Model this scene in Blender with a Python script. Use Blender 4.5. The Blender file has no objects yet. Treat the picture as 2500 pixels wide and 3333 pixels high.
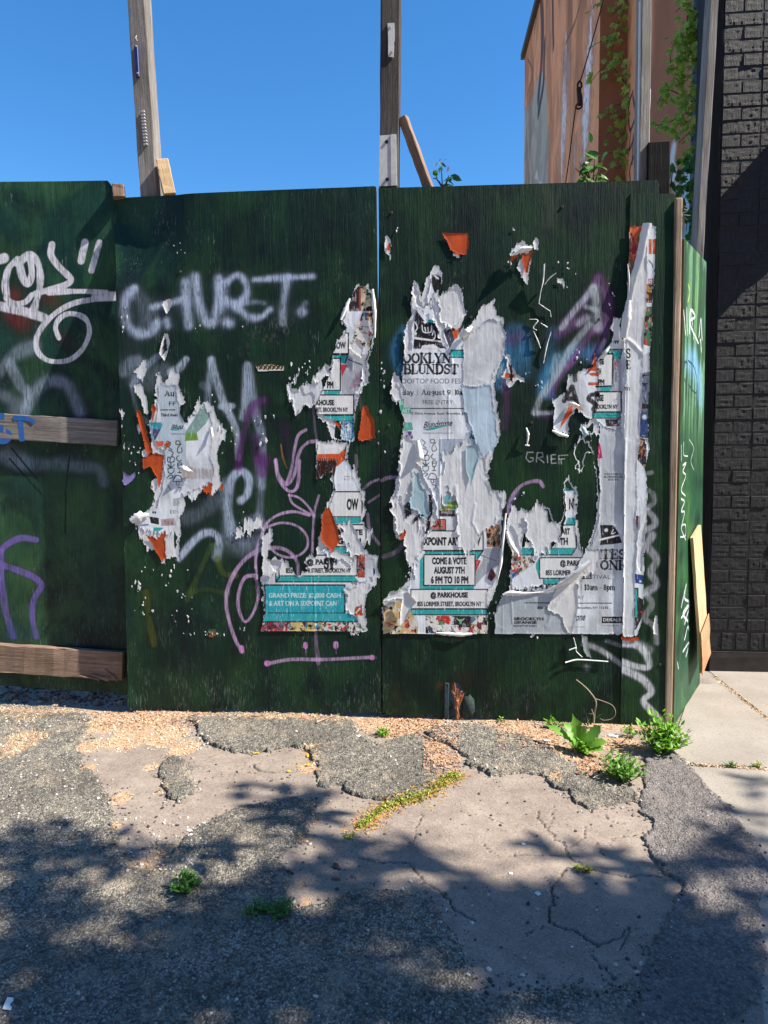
import bpy, bmesh, math, random
import numpy as np
from mathutils import Vector, Matrix, Quaternion

R = math.radians
sc = bpy.context.scene
COL = sc.collection
random.seed(7)
RNG = np.random.RandomState(11)

# ------------------------------------------------------------------ camera, sky, sun, exposure
F_PX, PW, PH = 2250.0, 2500.0, 3333.0
YAW, PITCH, ROLL = R(5.2), R(3.9), R(-0.4)
CAM = np.array([0.0, -3.2, 1.2])
_fw = np.array([-math.sin(YAW) * math.cos(PITCH), math.cos(YAW) * math.cos(PITCH), -math.sin(PITCH)])
_r0 = np.array([math.cos(YAW), math.sin(YAW), 0.0])
_u0 = np.cross(_r0, _fw)
_rt = _r0 * math.cos(ROLL) + _u0 * math.sin(ROLL)
_up = -_r0 * math.sin(ROLL) + _u0 * math.cos(ROLL)
cam_d = bpy.data.cameras.new('camera')
cam = bpy.data.objects.new('camera', cam_d)
COL.objects.link(cam)
cam_d.sensor_fit = 'VERTICAL'
cam_d.sensor_height = 36.0
cam_d.lens = F_PX / PH * 36.0
cam_d.clip_start = 0.05
cam_d.clip_end = 500
M = Matrix.Identity(4)
for i in range(3):
    M[i][0], M[i][1], M[i][2], M[i][3] = _rt[i], _up[i], -_fw[i], CAM[i]
cam.matrix_world = M
sc.camera = cam

SUN_TO = Vector((0.9, -0.158, 1.0)).normalized()
world = bpy.data.worlds.new('World')
sc.world = world
world.use_nodes = True
wn = world.node_tree
sky = wn.nodes.new('ShaderNodeTexSky')
sky.sky_type = 'NISHITA'
sky.sun_disc = False
sky.sun_elevation = math.asin(SUN_TO.z)
sky.sun_rotation = math.atan2(SUN_TO.x, SUN_TO.y)
sky.altitude = 0
sky.air_density = 1.0
sky.dust_density = 0.1
sky.ozone_density = 4.0
bg = wn.nodes['Background']
bg.inputs['Strength'].default_value = 0.103
deep = wn.nodes.new('ShaderNodeHueSaturation')      # a deep, clean spring sky
deep.inputs['Saturation'].default_value = 1.27
wn.links.new(sky.outputs[0], deep.inputs['Color'])
wn.links.new(deep.outputs[0], bg.inputs[0])
sun_d = bpy.data.lights.new('sun', 'SUN')
sun_d.energy = 5.0
sun_d.angle = R(0.53)
sun_d.color = (1.0, 0.93, 0.82)
sun = bpy.data.objects.new('sun', sun_d)
COL.objects.link(sun)
sun.rotation_euler = SUN_TO.to_track_quat('Z', 'Y').to_euler()
sun.location = (6, -2, 9)
sc.view_settings.view_transform = 'Standard'
sc.view_settings.look = 'None'
sc.view_settings.exposure = 1.15
sc.view_settings.gamma = 1.0
sc.view_settings.use_curve_mapping = False
sc.render.engine = 'CYCLES'
sc.cycles.max_bounces = 6
sc.cycles.use_denoising = True

# ------------------------------------------------------------------ planes and pixel look-up
def rays(uv):
    uv = np.atleast_2d(np.asarray(uv, float))
    return (_fw[None] + _rt[None] * ((uv[:, :1] - PW / 2) / F_PX) - _up[None] * ((uv[:, 1:] - PH / 2) / F_PX))

class Plane:
    """A real surface: origin, two axes along it, and the outward normal."""
    def __init__(s, o, a, b, n):
        s.o, s.a, s.b, s.n = (np.array(v, float) for v in (o, a, b, n))
    def st(s, uv):
        d = rays(uv)
        t = ((s.o - CAM) @ s.n) / (d @ s.n)
        p = CAM + d * t[:, None]
        q = p - s.o
        return np.stack([q @ s.a, q @ s.b], 1)
    def w(s, st, h=0.0):
        st = np.atleast_2d(st)
        h = np.broadcast_to(np.asarray(h, float), (len(st),))
        return s.o + st[:, :1] * s.a + st[:, 1:] * s.b + h[:, None] * s.n
    def at(s, u, v, h=0.0):
        return Vector(s.w(s.st([(u, v)]), h)[0])

def zoomer(x0, y0, k):
    return lambda *p: [(x0 + x / k, y0 + y / k) for x, y in p]
FU = zoomer(0, 0, 1659 / 2500)
Z1 = zoomer(0, 0, 1659 / 1250); Z2 = zoomer(1200, 0, 1659 / 1300)
Z3 = zoomer(0, 560, 1659 / 800); Z4 = zoomer(0, 1300, 1659 / 800)
Z5 = zoomer(350, 850, 1659 / 900); Z6 = zoomer(350, 1500, 1659 / 900)
Z7 = zoomer(1200, 700, 1659 / 800); Z8 = zoomer(1200, 1400, 1659 / 800)
Y1 = zoomer(1900, 600, 1475 / 600); Y2 = zoomer(1900, 1400, 1207 / 600)
Y5 = zoomer(1680, 0, 1659 / 820)
G1 = zoomer(0, 2200, 1659 / 1250); G2 = zoomer(1250, 2200, 1659 / 1250)
G6 = zoomer(600, 2200, 1659 / 1100); G7 = zoomer(1600, 2200, 1659 / 900)

FENCE = Plane((0, 0, 0), (1, 0, 0), (0, 0, 1), (0, -1, 0))
CORNER = Plane((0, -0.0045, 0), (1, 0, 0), (0, 0, 1), (0, -1, 0))
_ly = R(3.2)
LEFT = Plane((-1.575, 0.105, 0), (math.cos(_ly), math.sin(_ly), 0), (0, 0, 1), (math.sin(_ly), -math.cos(_ly), 0))
_sa = np.array([0.43, 0.80, 0]) / np.hypot(0.43, 0.80)
SIDE = Plane((1.035, 0.0, 0), _sa, (0, 0, 1), (_sa[1], -_sa[0], 0))
GROUND = Plane((0, 0, 0), (1, 0, 0), (0, 1, 0), (0, 0, 1))
def yplane(y): return Plane((0, y, 0), (1, 0, 0), (0, 0, 1), (0, -1, 0))
def xplane(x): return Plane((x, 0, 0), (0, -1, 0), (0, 0, 1), (-1, 0, 0))

# ------------------------------------------------------------------ noise
_TAB = np.random.RandomState(3).rand(256, 256)
def vnoise(x, y, seed=0):
    x = np.asarray(x, float) + seed * 17.31; y = np.asarray(y, float) + seed * 9.77
    xi = np.floor(x).astype(int); yi = np.floor(y).astype(int)
    fx = x - xi; fy = y - yi
    fx = fx * fx * (3 - 2 * fx); fy = fy * fy * (3 - 2 * fy)
    g = lambda a, b: _TAB[a & 255, b & 255]
    return (g(xi, yi) * (1 - fx) + g(xi + 1, yi) * fx) * (1 - fy) + (g(xi, yi + 1) * (1 - fx) + g(xi + 1, yi + 1) * fx) * fy
def fbm(x, y, seed=0, o=4):
    r = 0; a = .5; t = 0
    for k in range(o):
        r = r + a * vnoise(x * 2 ** k, y * 2 ** k, seed + k); t += a; a *= .5
    return r / t
def sstep(a, b, x):
    t = np.clip((x - a) / (b - a), 0, 1); return t * t * (3 - 2 * t)
def blur(m, n):
    m = m.astype(float)
    for _ in range(n):
        p = np.pad(m, 1, mode='edge')
        m = (p[1:-1, 1:-1] * 2 + p[:-2, 1:-1] + p[2:, 1:-1] + p[1:-1, :-2] + p[1:-1, 2:]) / 6
    return m

def smooth_line(pts, n=6):
    p = np.asarray(pts, float)
    if len(p) < 3: return p
    q = np.vstack([2 * p[0] - p[1], p, 2 * p[-1] - p[-2]])
    out = []
    for i in range(1, len(q) - 2):
        a, b, c, d = q[i - 1], q[i], q[i + 1], q[i + 2]
        for k in range(n):
            t = k / n
            out.append(.5 * ((2 * b) + (-a + c) * t + (2 * a - 5 * b + 4 * c - d) * t * t + (-a + 3 * b - 3 * c + d) * t ** 3))
    out.append(p[-1])
    return np.array(out)

def scan_fill(segs, W, H, ss=3):
    """Even-odd coverage (H, W) of the segments (N, 2, 2), in cell units."""
    segs = np.asarray(segs, float)
    cov = np.zeros((H, W * ss + 1))
    acc = np.zeros((H, W))
    ya, yb = segs[:, 0, 1], segs[:, 1, 1]; xa, xb = segs[:, 0, 0], segs[:, 1, 0]
    r0 = max(0, int(np.floor(min(ya.min(), yb.min())))); r1 = min(H - 1, int(np.ceil(max(ya.max(), yb.max()))))
    for r in range(r0, r1 + 1):
        for k in range(ss):
            y = r + (k + .5) / ss
            hit = ((ya <= y) & (yb > y)) | ((yb <= y) & (ya > y))
            if not hit.any(): continue
            xs = np.sort(xa[hit] + (y - ya[hit]) / (yb[hit] - ya[hit]) * (xb[hit] - xa[hit])) * ss
            row = np.zeros(W * ss + 1)
            ix = np.clip(np.round(xs).astype(int), 0, W * ss)
            for a, b in zip(ix[::2], ix[1::2]): row[a:b] = 1
            acc[r] += row[:-1].reshape(W, ss).mean(1) / ss
    return acc
def poly_segs(p):
    p = np.asarray(p, float); return np.stack([p, np.roll(p, -1, 0)], 1)

# ------------------------------------------------------------------ lettering
_txt = {}
def text_segs(s, bold=0.0):
    key = (s, bold)
    if key in _txt: return _txt[key]
    cu = bpy.data.curves.new('lettering_outline', 'FONT'); cu.body = s; cu.resolution_u = 3; cu.offset = bold
    cu.size = 1; cu.fill_mode = 'FRONT'
    ob = bpy.data.objects.new('lettering_outline', cu); COL.objects.link(ob)
    dg = bpy.context.evaluated_depsgraph_get(); me = ob.evaluated_get(dg).to_mesh()
    v = np.zeros(len(me.vertices) * 3); me.vertices.foreach_get('co', v); v = v.reshape(-1, 3)[:, :2]
    cnt = {}
    for p in me.polygons:
        vs = list(p.vertices)
        for a, b in zip(vs, vs[1:] + vs[:1]):
            k = (min(a, b), max(a, b)); cnt[k] = cnt.get(k, 0) + 1
    e = np.array([k for k, c in cnt.items() if c == 1])
    ob.evaluated_get(dg).to_mesh_clear()
    bpy.data.objects.remove(ob); bpy.data.curves.remove(cu)
    lo, hi = v.min(0), v.max(0)
    segs = ((v - lo) / (hi - lo))[e]
    _txt[key] = segs
    return segs

# stroke lettering with heavy stems and thin joins (0..1 box, y up): (points, width)
_T, _H = .20, .07
def _arc(cx, cy, rx, ry, a0, a1, n=12):
    return [(cx + rx * math.cos(R(a0 + (a1 - a0) * i / n)), cy + ry * math.sin(R(a0 + (a1 - a0) * i / n))) for i in range(n + 1)]
_stem = lambda x: [([(x, 0), (x, 1)], _T), ([(x - .16, .03), (x + .16, .03)], _H), ([(x - .16, .97), (x + .16, .97)], _H)]
SERIF = {
    'B': (.72, _stem(.16) + [([(.16, .97), (.4, .97)], _H), ([(.16, .52), (.4, .52)], _H), ([(.16, .03), (.42, .03)], _H), (_arc(.4, .75, .18, .22, 90, -90), .15), (_arc(.42, .27, .22, .24, 90, -90), .17)]),
    'O': (.85, [(_arc(.42, .5, .32, .46, 60, 300), .17), (_arc(.42, .5, .32, .46, -60, 60), .17), (_arc(.42, .5, .32, .46, 0, 360, 24), _H)]),
    'K': (.8, _stem(.16) + [([(.24, .48), (.66, .97)], _H), ([(.34, .58), (.68, .03)], .17), ([(.52, .97), (.78, .97)], _H), ([(.54, .03), (.8, .03)], _H)]),
    'L': (.64, _stem(.16) + [([(.16, .03), (.58, .03)], _H), ([(.57, .03), (.6, .25)], _H)]),
    'Y': (.76, [([(.08, .97), (.38, .45)], .17), ([(.38, .45), (.66, .97)], _H), ([(.38, .5), (.38, .03)], .18), ([(.22, .03), (.54, .03)], _H), ([(0, .97), (.26, .97)], _H), ([(.55, .97), (.78, .97)], _H)]),
    'N': (.86, [([(.14, 0), (.14, .97)], _H), ([(.14, .97), (.7, .03)], .19), ([(.7, 0), (.7, 1)], _H), ([(0, .03), (.28, .03)], _H), ([(0, .97), (.2, .97)], _H), ([(.56, .97), (.84, .97)], _H)]),
    'U': (.8, [([(.18, .97), (.18, .3)], _T), (_arc(.42, .28, .24, .25, 180, 360), .1), ([(.66, .28), (.66, .97)], _H), ([(.02, .97), (.34, .97)], _H), ([(.54, .97), (.8, .97)], _H)]),
    'D': (.82, _stem(.16) + [([(.16, .97), (.4, .97)], _H), ([(.16, .03), (.4, .03)], _H), (_arc(.38, .5, .32, .46, 90, -90, 16), .17)]),
    'S': (.62, [(_arc(.3, .74, .2, .23, 20, 270, 12) + _arc(.3, .27, .22, .24, 90, -160, 12), .14), ([(.5, .7), (.52, .97)], _H), ([(.07, .03), (.08, .3)], _H)]),
    'T': (.76, [([(.38, 0), (.38, .97)], _T), ([(.04, .95), (.72, .95)], _H), ([(.05, .95), (.02, .72)], _H), ([(.71, .95), (.74, .72)], _H), ([(.2, .03), (.56, .03)], _H)]),
    'E': (.7, _stem(.16) + [([(.16, .96), (.58, .96)], _H), ([(.16, .5), (.46, .5)], _H), ([(.16, .04), (.62, .04)], _H), ([(.58, .96), (.6, .75)], _H), ([(.62, .04), (.64, .27)], _H), ([(.46, .4), (.46, .62)], _H)]),
    'I': (.36, _stem(.18)),
    'R': (.8, _stem(.16) + [([(.16, .97), (.4, .97)], _H), ([(.16, .48), (.4, .48)], _H), (_arc(.4, .73, .2, .24, 90, -90), .15), ([(.4, .48), (.7, .03)], .17)]),
    'W': (1.1, [([(.06, .97), (.3, .03)], .17), ([(.3, .03), (.54, .9)], _H), ([(.5, .97), (.76, .03)], .17), ([(.76, .03), (1, .97)], _H)]),
    'A': (.8, [([(.1, .03), (.38, .97)], _H), ([(.38, .97), (.66, .03)], .19), ([(.2, .34), (.56, .34)], _H), ([(0, .03), (.24, .03)], _H), ([(.5, .03), (.82, .03)], _H)]),
    'u': (.62, [([(.14, .64), (.14, .2)], .16), (_arc(.3, .17, .16, .15, 180, 330), .1), ([(.48, .66), (.48, 0)], .16)]),
    'g': (.56, [(_arc(.27, .42, .17, .21, 0, 360, 16), .12), ([(.48, .66), (.48, .02)], .13), (_arc(.27, -.02, .2, .2, 0, -160), .11)]),
    's': (.46, [(_arc(.24, .49, .14, .15, 30, 270) + _arc(.24, .17, .15, .15, 90, -160), .12)]),
    't': (.42, [([(.2, .9), (.2, .15)], .16), (_arc(.3, .14, .1, .12, 180, 330), .09), ([(.03, .62), (.4, .62)], .08)]),
    'd': (.62, [(_arc(.26, .32, .17, .29, 0, 360, 16), .13), ([(.48, 1), (.48, 0)], .16)]),
    'a': (.56, [(_arc(.26, .48, .18, .17, 150, 0), .11), ([(.44, .5), (.44, 0)], .16), (_arc(.25, .18, .17, .16, 0, 360, 14), .1)]),
    'y': (.6, [([(.1, .66), (.32, .03)], .16), ([(.52, .66), (.24, -.24)], .09), ([(.24, -.24), (.08, -.2)], .11)]),
    'm': (.94, [([(.12, .66), (.12, 0)], .16), (_arc(.3, .42, .18, .2, 160, 0), .1), ([(.48, .44), (.48, 0)], .16), (_arc(.66, .42, .18, .2, 160, 0), .1), ([(.84, .44), (.84, 0)], .16)]),
    'p': (.62, [([(.12, .66), (.12, -.25)], .16), (_arc(.34, .32, .17, .28, 0, 360, 16), .13)]),
    'X': (.8, [([(.1, .97), (.66, .03)], .19), ([(.66, .97), (.1, .03)], _H), ([(0, .97), (.28, .97)], _H), ([(.5, .97), (.78, .97)], _H), ([(0, .03), (.24, .03)], _H), ([(.5, .03), (.8, .03)], _H)]),
    'P': (.7, _stem(.16) + [([(.16, .97), (.4, .97)], _H), ([(.16, .45), (.4, .45)], _H), (_arc(.4, .71, .2, .26, 90, -90), .15)]),
    'l': (.3, [([(.15, 1), (.15, 0)], .16)]), 'n': (.62, [([(.12, .66), (.12, 0)], .16), (_arc(.3, .42, .18, .2, 160, 0), .1), ([(.48, .44), (.48, 0)], .16)]),
    '9': (.6, [(_arc(.28, .66, .19, .26, 0, 360, 16), .12), ([(.48, .66), (.42, .3), (.2, .03)], .13)]),
    '1': (.4, [([(.22, 0), (.22, .95)], .17), ([(.22, .95), (.06, .8)], .08), ([(.06, .03), (.38, .03)], .07)]),
    '0': (.66, [(_arc(.3, .48, .21, .43, 0, 360, 20), .14)]),
    '8': (.62, [(_arc(.29, .7, .17, .2, 0, 360, 14), .12), (_arc(.29, .25, .2, .22, 0, 360, 14), .13)]),
    '-': (.5, [([(.08, .35), (.42, .35)], .06)]), '|': (.4, [([(.2, -.1), (.2, 1)], .03)]), ' ': (.34, []),
}

# ------------------------------------------------------------------ painted or printed surfaces
MPP = CAM[1] * -1 / F_PX      # metres one photo pixel spans on the fence
class Canvas:
    def __init__(s, pl, s0, s1, t0, t1, res, col=(0, 0, 0), a=0.0):
        s.pl, s.s0, s.s1, s.t0, s.t1, s.res = pl, s0, s1, t0, t1, res
        s.W = int((s1 - s0) / res); s.H = int((t1 - t0) / res)
        s.rgb = np.empty((s.H, s.W, 3)); s.rgb[:] = np.array(col) / 255.0
        s.al = np.full((s.H, s.W), float(a))
    def c(s, px):
        q = s.pl.st(px); return (q - (s.s0, s.t0)) / s.res
    def grid(s):
        x = s.s0 + (np.arange(s.W) + .5) * s.res; z = s.t0 + (np.arange(s.H) + .5) * s.res
        return np.meshgrid(x, z)
    def put(s, y0, y1, x0, x1, a, col):
        a = np.clip(a, 0, 1)[..., None]
        s.rgb[y0:y1, x0:x1] = s.rgb[y0:y1, x0:x1] * (1 - a) + np.array(col) / 255.0 * a
        s.al[y0:y1, x0:x1] = 1 - (1 - s.al[y0:y1, x0:x1]) * (1 - a[..., 0])
    def stroke(s, px, r, col, a=1.0, soft=.35, sm=True, rm=None):
        """r in photo pixels; soft = share of r that fades, outside as overspray."""
        p = s.c(px)
        if sm: p = smooth_line(p)
        r = (r * MPP if rm is None else rm) / s.res
        R1 = r * (1 + soft) + 1.0
        x0, y0 = np.floor(p.min(0) - R1).astype(int); x1, y1 = np.ceil(p.max(0) + R1).astype(int) + 1
        x0, y0 = max(x0, 0), max(y0, 0); x1, y1 = min(x1, s.W), min(y1, s.H)
        if x1 <= x0 or y1 <= y0: return
        d = np.full((y1 - y0, x1 - x0), 1e9)
        hand = sm and rm is None and r * s.res > .007
        if len(p) == 1: p = np.vstack([p, p + .01])
        for i in range(len(p) - 1):
            a0, b0 = p[i], p[i + 1]
            lo = np.floor(np.minimum(a0, b0) - R1).astype(int); hi = np.ceil(np.maximum(a0, b0) + R1).astype(int) + 1
            ax, ay = max(lo[0], x0), max(lo[1], y0); bx, by = min(hi[0], x1), min(hi[1], y1)
            if bx <= ax or by <= ay: continue
            X, Y = np.meshgrid(np.arange(ax, bx) + .5, np.arange(ay, by) + .5)
            v = b0 - a0; L = max(v @ v, 1e-9)
            t = np.clip(((X - a0[0]) * v[0] + (Y - a0[1]) * v[1]) / L, 0, 1)
            dd = np.hypot(X - a0[0] - t * v[0], Y - a0[1] - t * v[1])
            if hand: dd = dd / (.80 + .40 * float(vnoise(i * .21, p[0, 0] * .37, 7)))      # the can comes nearer and goes further off
            sub = d[ay - y0:by - y0, ax - x0:bx - x0]
            np.minimum(sub, dd, out=sub)
        e = max(soft * r, .6)
        s.put(y0, y1, x0, x1, a * (1 - sstep(r - e, r + e, d)), col)
    def fill_segs(s, segs, col, a=1.0):
        segs = np.asarray(segs, float)
        lo = np.floor(segs.reshape(-1, 2).min(0)).astype(int) - 1; hi = np.ceil(segs.reshape(-1, 2).max(0)).astype(int) + 2
        x0, y0 = max(lo[0], 0), max(lo[1], 0); x1, y1 = min(hi[0], s.W), min(hi[1], s.H)
        if x1 <= x0 or y1 <= y0: return
        s.put(y0, y1, x0, x1, a * scan_fill(segs - (x0, y0), x1 - x0, y1 - y0), col)
    def poly(s, px, col, a=1.0):
        s.fill_segs(poly_segs(s.c(px)), col, a)
    def rect(s, Z, x0, y0, x1, y1, col, a=1.0, edge=None, ew=2.0):
        p = Z((x0, y0), (x1, y0), (x1, y1), (x0, y1))
        s.poly(p, col, a)
        if edge is not None: s.stroke(p + [p[0]], ew, edge, soft=.2, sm=False)
    def text(s, Z, x0, y0, x1, y1, t, col=(22, 22, 28), bold=.0, a=1.0, slant=0.0, rot=0.0):
        g = text_segs(t, bold); q = g.reshape(-1, 2)
        px = x0 + q[:, 0] * (x1 - x0) + slant * q[:, 1] * (y1 - y0); py = y1 - q[:, 1] * (y1 - y0) + rot * q[:, 0] * (x1 - x0)
        c = s.c(Z(*zip(px, py))); s.fill_segs(c.reshape(-1, 2, 2), col, a)
    def serif(s, Z, x0, y0, x1, y1, t, col=(20, 20, 26), a=1.0):
        tw = sum(SERIF[ch][0] for ch in t); k = (x1 - x0) / tw; h = y1 - y0; x = x0
        zk = 1.0 / (Z((1, 0))[0][0] - Z((0, 0))[0][0])
        for ch in t:
            w, st = SERIF[ch]
            for pts, wd in st:
                s.stroke(Z(*[(x + px * k, y1 - py * h) for px, py in pts]), (wd * 1.12 + .03) * h * .52 / zk, col, a, soft=.15, sm=False)
            x += w * k
    def collage(s, px, pal, seed, cell=.03):
        """bits of a many-coloured illustrated print, cut to an outline"""
        p = s.c(px); lo = np.floor(p.min(0)).astype(int); hi = np.ceil(p.max(0)).astype(int) + 1
        x0, y0 = max(lo[0], 0), max(lo[1], 0); x1, y1 = min(hi[0], s.W), min(hi[1], s.H)
        if x1 <= x0 or y1 <= y0: return
        cov = scan_fill(poly_segs(p) - (x0, y0), x1 - x0, y1 - y0)
        w, h = x1 - x0, y1 - y0; rng = np.random.RandomState(seed)
        s.put(y0, y1, x0, x1, cov, pal[seed % len(pal)])
        c = cell / s.res
        for k in range(int(3.2 * w * h / c ** 2) + 8):
            o = rng.rand(2) * (w, h); n = rng.randint(3, 8); a = np.sort(rng.rand(n)) * 6.283; r = c * rng.uniform(.15, .8) * rng.uniform(.5, 1.2, n)
            q = o + np.stack([r * np.cos(a), r * np.sin(a) * rng.uniform(.5, 1.6)], 1)
            m = scan_fill(poly_segs(q), w, h, 2) * cov
            s.put(y0, y1, x0, x1, m, pal[rng.randint(len(pal))] if k % 5 else (30, 26, 30))
    def image(s, name, sprayed=False):
        im = bpy.data.images.new(name, s.W, s.H, alpha=True)
        al = s.al
        if sprayed:      # paint sits unevenly: thin where the grain is open, speckled at its fringe
            X, Z = s.grid(); g = fbm(X / .004, Z / .035, 401, 3); p = vnoise(X / .0026, Z / .0026, 405); b = fbm(X / .06, Z / .09, 409, 3)
            al = np.clip(al * (.72 + .7 * b) - .55 * sstep(.50, .30, g) * al - .35 * (p - .5) * (al > .02) * (1 - al), 0, 1)
        buf = np.empty((s.H, s.W, 4), np.float32); buf[..., :3] = s.rgb; buf[..., 3] = al
        im.pixels.foreach_set(buf.ravel()); im.alpha_mode = 'CHANNEL_PACKED'; im.update(); im.pack()
        return im
    def uv(s, st):
        return np.stack([(st[:, 0] - s.s0) / (s.W * s.res), (st[:, 1] - s.t0) / (s.H * s.res)], 1)

# ------------------------------------------------------------------ meshes and the object tree
def fast_mesh(name, v, f, uv=None, mat=None, smooth=True, attr=None):
    v = np.ascontiguousarray(v, np.float32); f = np.ascontiguousarray(f, np.int32)
    me = bpy.data.meshes.new(name); k = f.shape[1]
    me.vertices.add(len(v)); me.vertices.foreach_set('co', v.ravel())
    me.loops.add(f.size); me.loops.foreach_set('vertex_index', f.ravel())
    me.polygons.add(len(f)); me.polygons.foreach_set('loop_start', np.arange(0, f.size, k, dtype=np.int32))
    me.polygons.foreach_set('loop_total', np.full(len(f), k, np.int32))
    sm = np.broadcast_to(np.asarray(smooth, bool), (len(f),))
    me.polygons.foreach_set('use_smooth', np.ascontiguousarray(sm))
    if uv is not None:
        l = me.uv_layers.new(name='surface'); l.data.foreach_set('uv', np.ascontiguousarray(uv[f.ravel()], np.float32).ravel())
    if attr is not None:
        for nm, arr in attr.items():
            at = me.attributes.new(nm, 'FLOAT_COLOR', 'POINT'); at.data.foreach_set('color', np.ascontiguousarray(arr, np.float32).ravel())
    me.update(); me.validate()
    if mat is not None: me.materials.append(mat)
    return me
def adopt(o, parent):
    if parent is not None:
        o.parent = parent
        m = Matrix.Identity(4); q = parent
        chain = []
        while q is not None: chain.append(q); q = q.parent
        for q in reversed(chain): m = m @ q.matrix_parent_inverse @ q.matrix_basis
        o.matrix_parent_inverse = m.inverted()
    return o
def link(name, me, parent=None, mw=None):
    o = bpy.data.objects.new(name, me); COL.objects.link(o)
    adopt(o, parent)
    if mw is not None: o.matrix_basis = mw
    return o
def tag(o, label=None, cat=None, group=None, kind=None):
    for k, v in (('label', label), ('category', cat), ('group', group), ('kind', kind)):
        if v: o[k] = v
    return o
def thing(name, label, cat, loc, group=None):
    o = bpy.data.objects.new(name, None); COL.objects.link(o); o.location = loc; o.empty_display_size = .05
    return tag(o, label, cat, group)
def bm_obj(name, bm, mat, parent=None, mw=None, smooth=False):
    me = bpy.data.meshes.new(name); bm.to_mesh(me); bm.free()
    if smooth:
        for p in me.polygons: p.use_smooth = True
    me.materials.append(mat)
    return link(name, me, parent, mw)
def box_bm(sx, sy, sz, bev=.0, cz=0, wob=0, cuts=0):
    bm = bmesh.new(); bmesh.ops.create_cube(bm, size=1)
    for v in bm.verts: v.co = Vector((v.co.x * sx, v.co.y * sy, v.co.z * sz + cz))
    if cuts:
        es = [e for e in bm.edges if abs((e.verts[0].co - e.verts[1].co).z) > sz * .9]
        bmesh.ops.subdivide_edges(bm, edges=es, cuts=cuts)
    if bev: bmesh.ops.bevel(bm, geom=bm.edges[:] if not cuts else [e for e in bm.edges if len(e.link_faces) == 2 and e.calc_face_angle(0) > .5], offset=bev, segments=1, affect='EDGES')
    if wob:
        for v in bm.verts: v.co += Vector((random.uniform(-1, 1), random.uniform(-1, 1), random.uniform(-1, 1) * .6)) * wob
    return bm
def beam(name, p0, p1, w, d, mat, parent=None, face=(0, -1, 0), bev=.003, wob=.0012, cuts=8, roll=0):
    """a length of sawn timber from p0 to p1, w wide across the face, d deep"""
    p0, p1 = Vector(p0), Vector(p1); z = (p1 - p0); L = z.length; z.normalize()
    y = -Vector(face); y = (y - z * y.dot(z)).normalized(); x = y.cross(z)
    if roll: q = Quaternion(z, roll); x = q @ x; y = q @ y
    m = Matrix.Identity(4)
    for i in range(3): m[i][0], m[i][1], m[i][2], m[i][3] = x[i], y[i], z[i], (p0[i] + p1[i]) / 2
    return bm_obj(name, box_bm(w, d, L, bev, 0, wob, cuts), mat, parent, m)
def tube_arrays(pts, rad, n=6):
    p = np.asarray(pts, float); rad = np.broadcast_to(rad, (len(p),))
    t = np.gradient(p, axis=0); t /= np.linalg.norm(t, axis=1)[:, None] + 1e-9
    ref = np.array([.13, .21, .97]); a = np.cross(t, ref); a /= np.linalg.norm(a, axis=1)[:, None] + 1e-9
    b = np.cross(t, a); th = np.arange(n) * 2 * math.pi / n
    v = p[:, None] + rad[:, None, None] * (np.cos(th)[None, :, None] * a[:, None] + np.sin(th)[None, :, None] * b[:, None])
    i = np.arange(len(p) - 1)[:, None] * n + np.arange(n)[None]; j = np.arange(len(p) - 1)[:, None] * n + (np.arange(n)[None] + 1) % n
    f = np.stack([i, j, j + n, i + n], -1).reshape(-1, 4)
    return v.reshape(-1, 3), f
def tube(name, pts, rad, mat, parent=None, n=6, sm=True):
    if sm: pts = smooth_line(pts, 5)
    if np.ndim(rad): rad = np.interp(np.linspace(0, 1, len(pts)), np.linspace(0, 1, len(rad)), rad)
    v, f = tube_arrays(pts, rad, n)
    return link(name, fast_mesh(name, v, f, mat=mat), parent)
def join_tubes(name, lst, mat, parent=None, n=5):
    V, Fs, o = [], [], 0
    for pts, rad in lst:
        pts = smooth_line(pts, 4)
        if np.ndim(rad): rad = np.interp(np.linspace(0, 1, len(pts)), np.linspace(0, 1, len(rad)), rad)
        v, f = tube_arrays(pts, rad, n); V.append(v); Fs.append(f + o); o += len(v)
    return link(name, fast_mesh(name, np.vstack(V), np.vstack(Fs), mat=mat), parent)
def scatter_arrays(tv, tf, pos, rot, scale):
    """copies of a little template: pos (N,3), rot (N,3,3), scale (N,) or (N,3)"""
    scale = np.asarray(scale, float); scale = scale[:, None] if scale.ndim == 1 else scale
    v = np.einsum('nij,nkj->nki', rot, tv[None] * scale[:, None, :]) + pos[:, None]
    f = tf[None] + (np.arange(len(pos)) * len(tv))[:, None, None]
    return v.reshape(-1, 3), f.reshape(-1, tf.shape[1])
def rand_rot(n, rng, flat=None):
    q = rng.normal(size=(n, 4))
    if flat is not None:
        ang = rng.rand(n) * 6.283; tx = rng.normal(size=n) * flat; ty = rng.normal(size=n) * flat
        c, s_ = np.cos(ang), np.sin(ang); Z = np.zeros(n); O = np.ones(n)
        rz = np.stack([c, -s_, Z, s_, c, Z, Z, Z, O], 1).reshape(-1, 3, 3)
        rx = np.stack([O, Z, Z, Z, np.cos(tx), -np.sin(tx), Z, np.sin(tx), np.cos(tx)], 1).reshape(-1, 3, 3)
        ry = np.stack([np.cos(ty), Z, np.sin(ty), Z, O, Z, -np.sin(ty), Z, np.cos(ty)], 1).reshape(-1, 3, 3)
        return rx @ ry @ rz
    q /= np.linalg.norm(q, axis=1)[:, None]; w, x, y, z = q.T
    return np.stack([1 - 2 * (y * y + z * z), 2 * (x * y - z * w), 2 * (x * z + y * w), 2 * (x * y + z * w), 1 - 2 * (x * x + z * z), 2 * (y * z - x * w), 2 * (x * z - y * w), 2 * (y * z + x * w), 1 - 2 * (x * x + y * y)], 1).reshape(-1, 3, 3)

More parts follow.
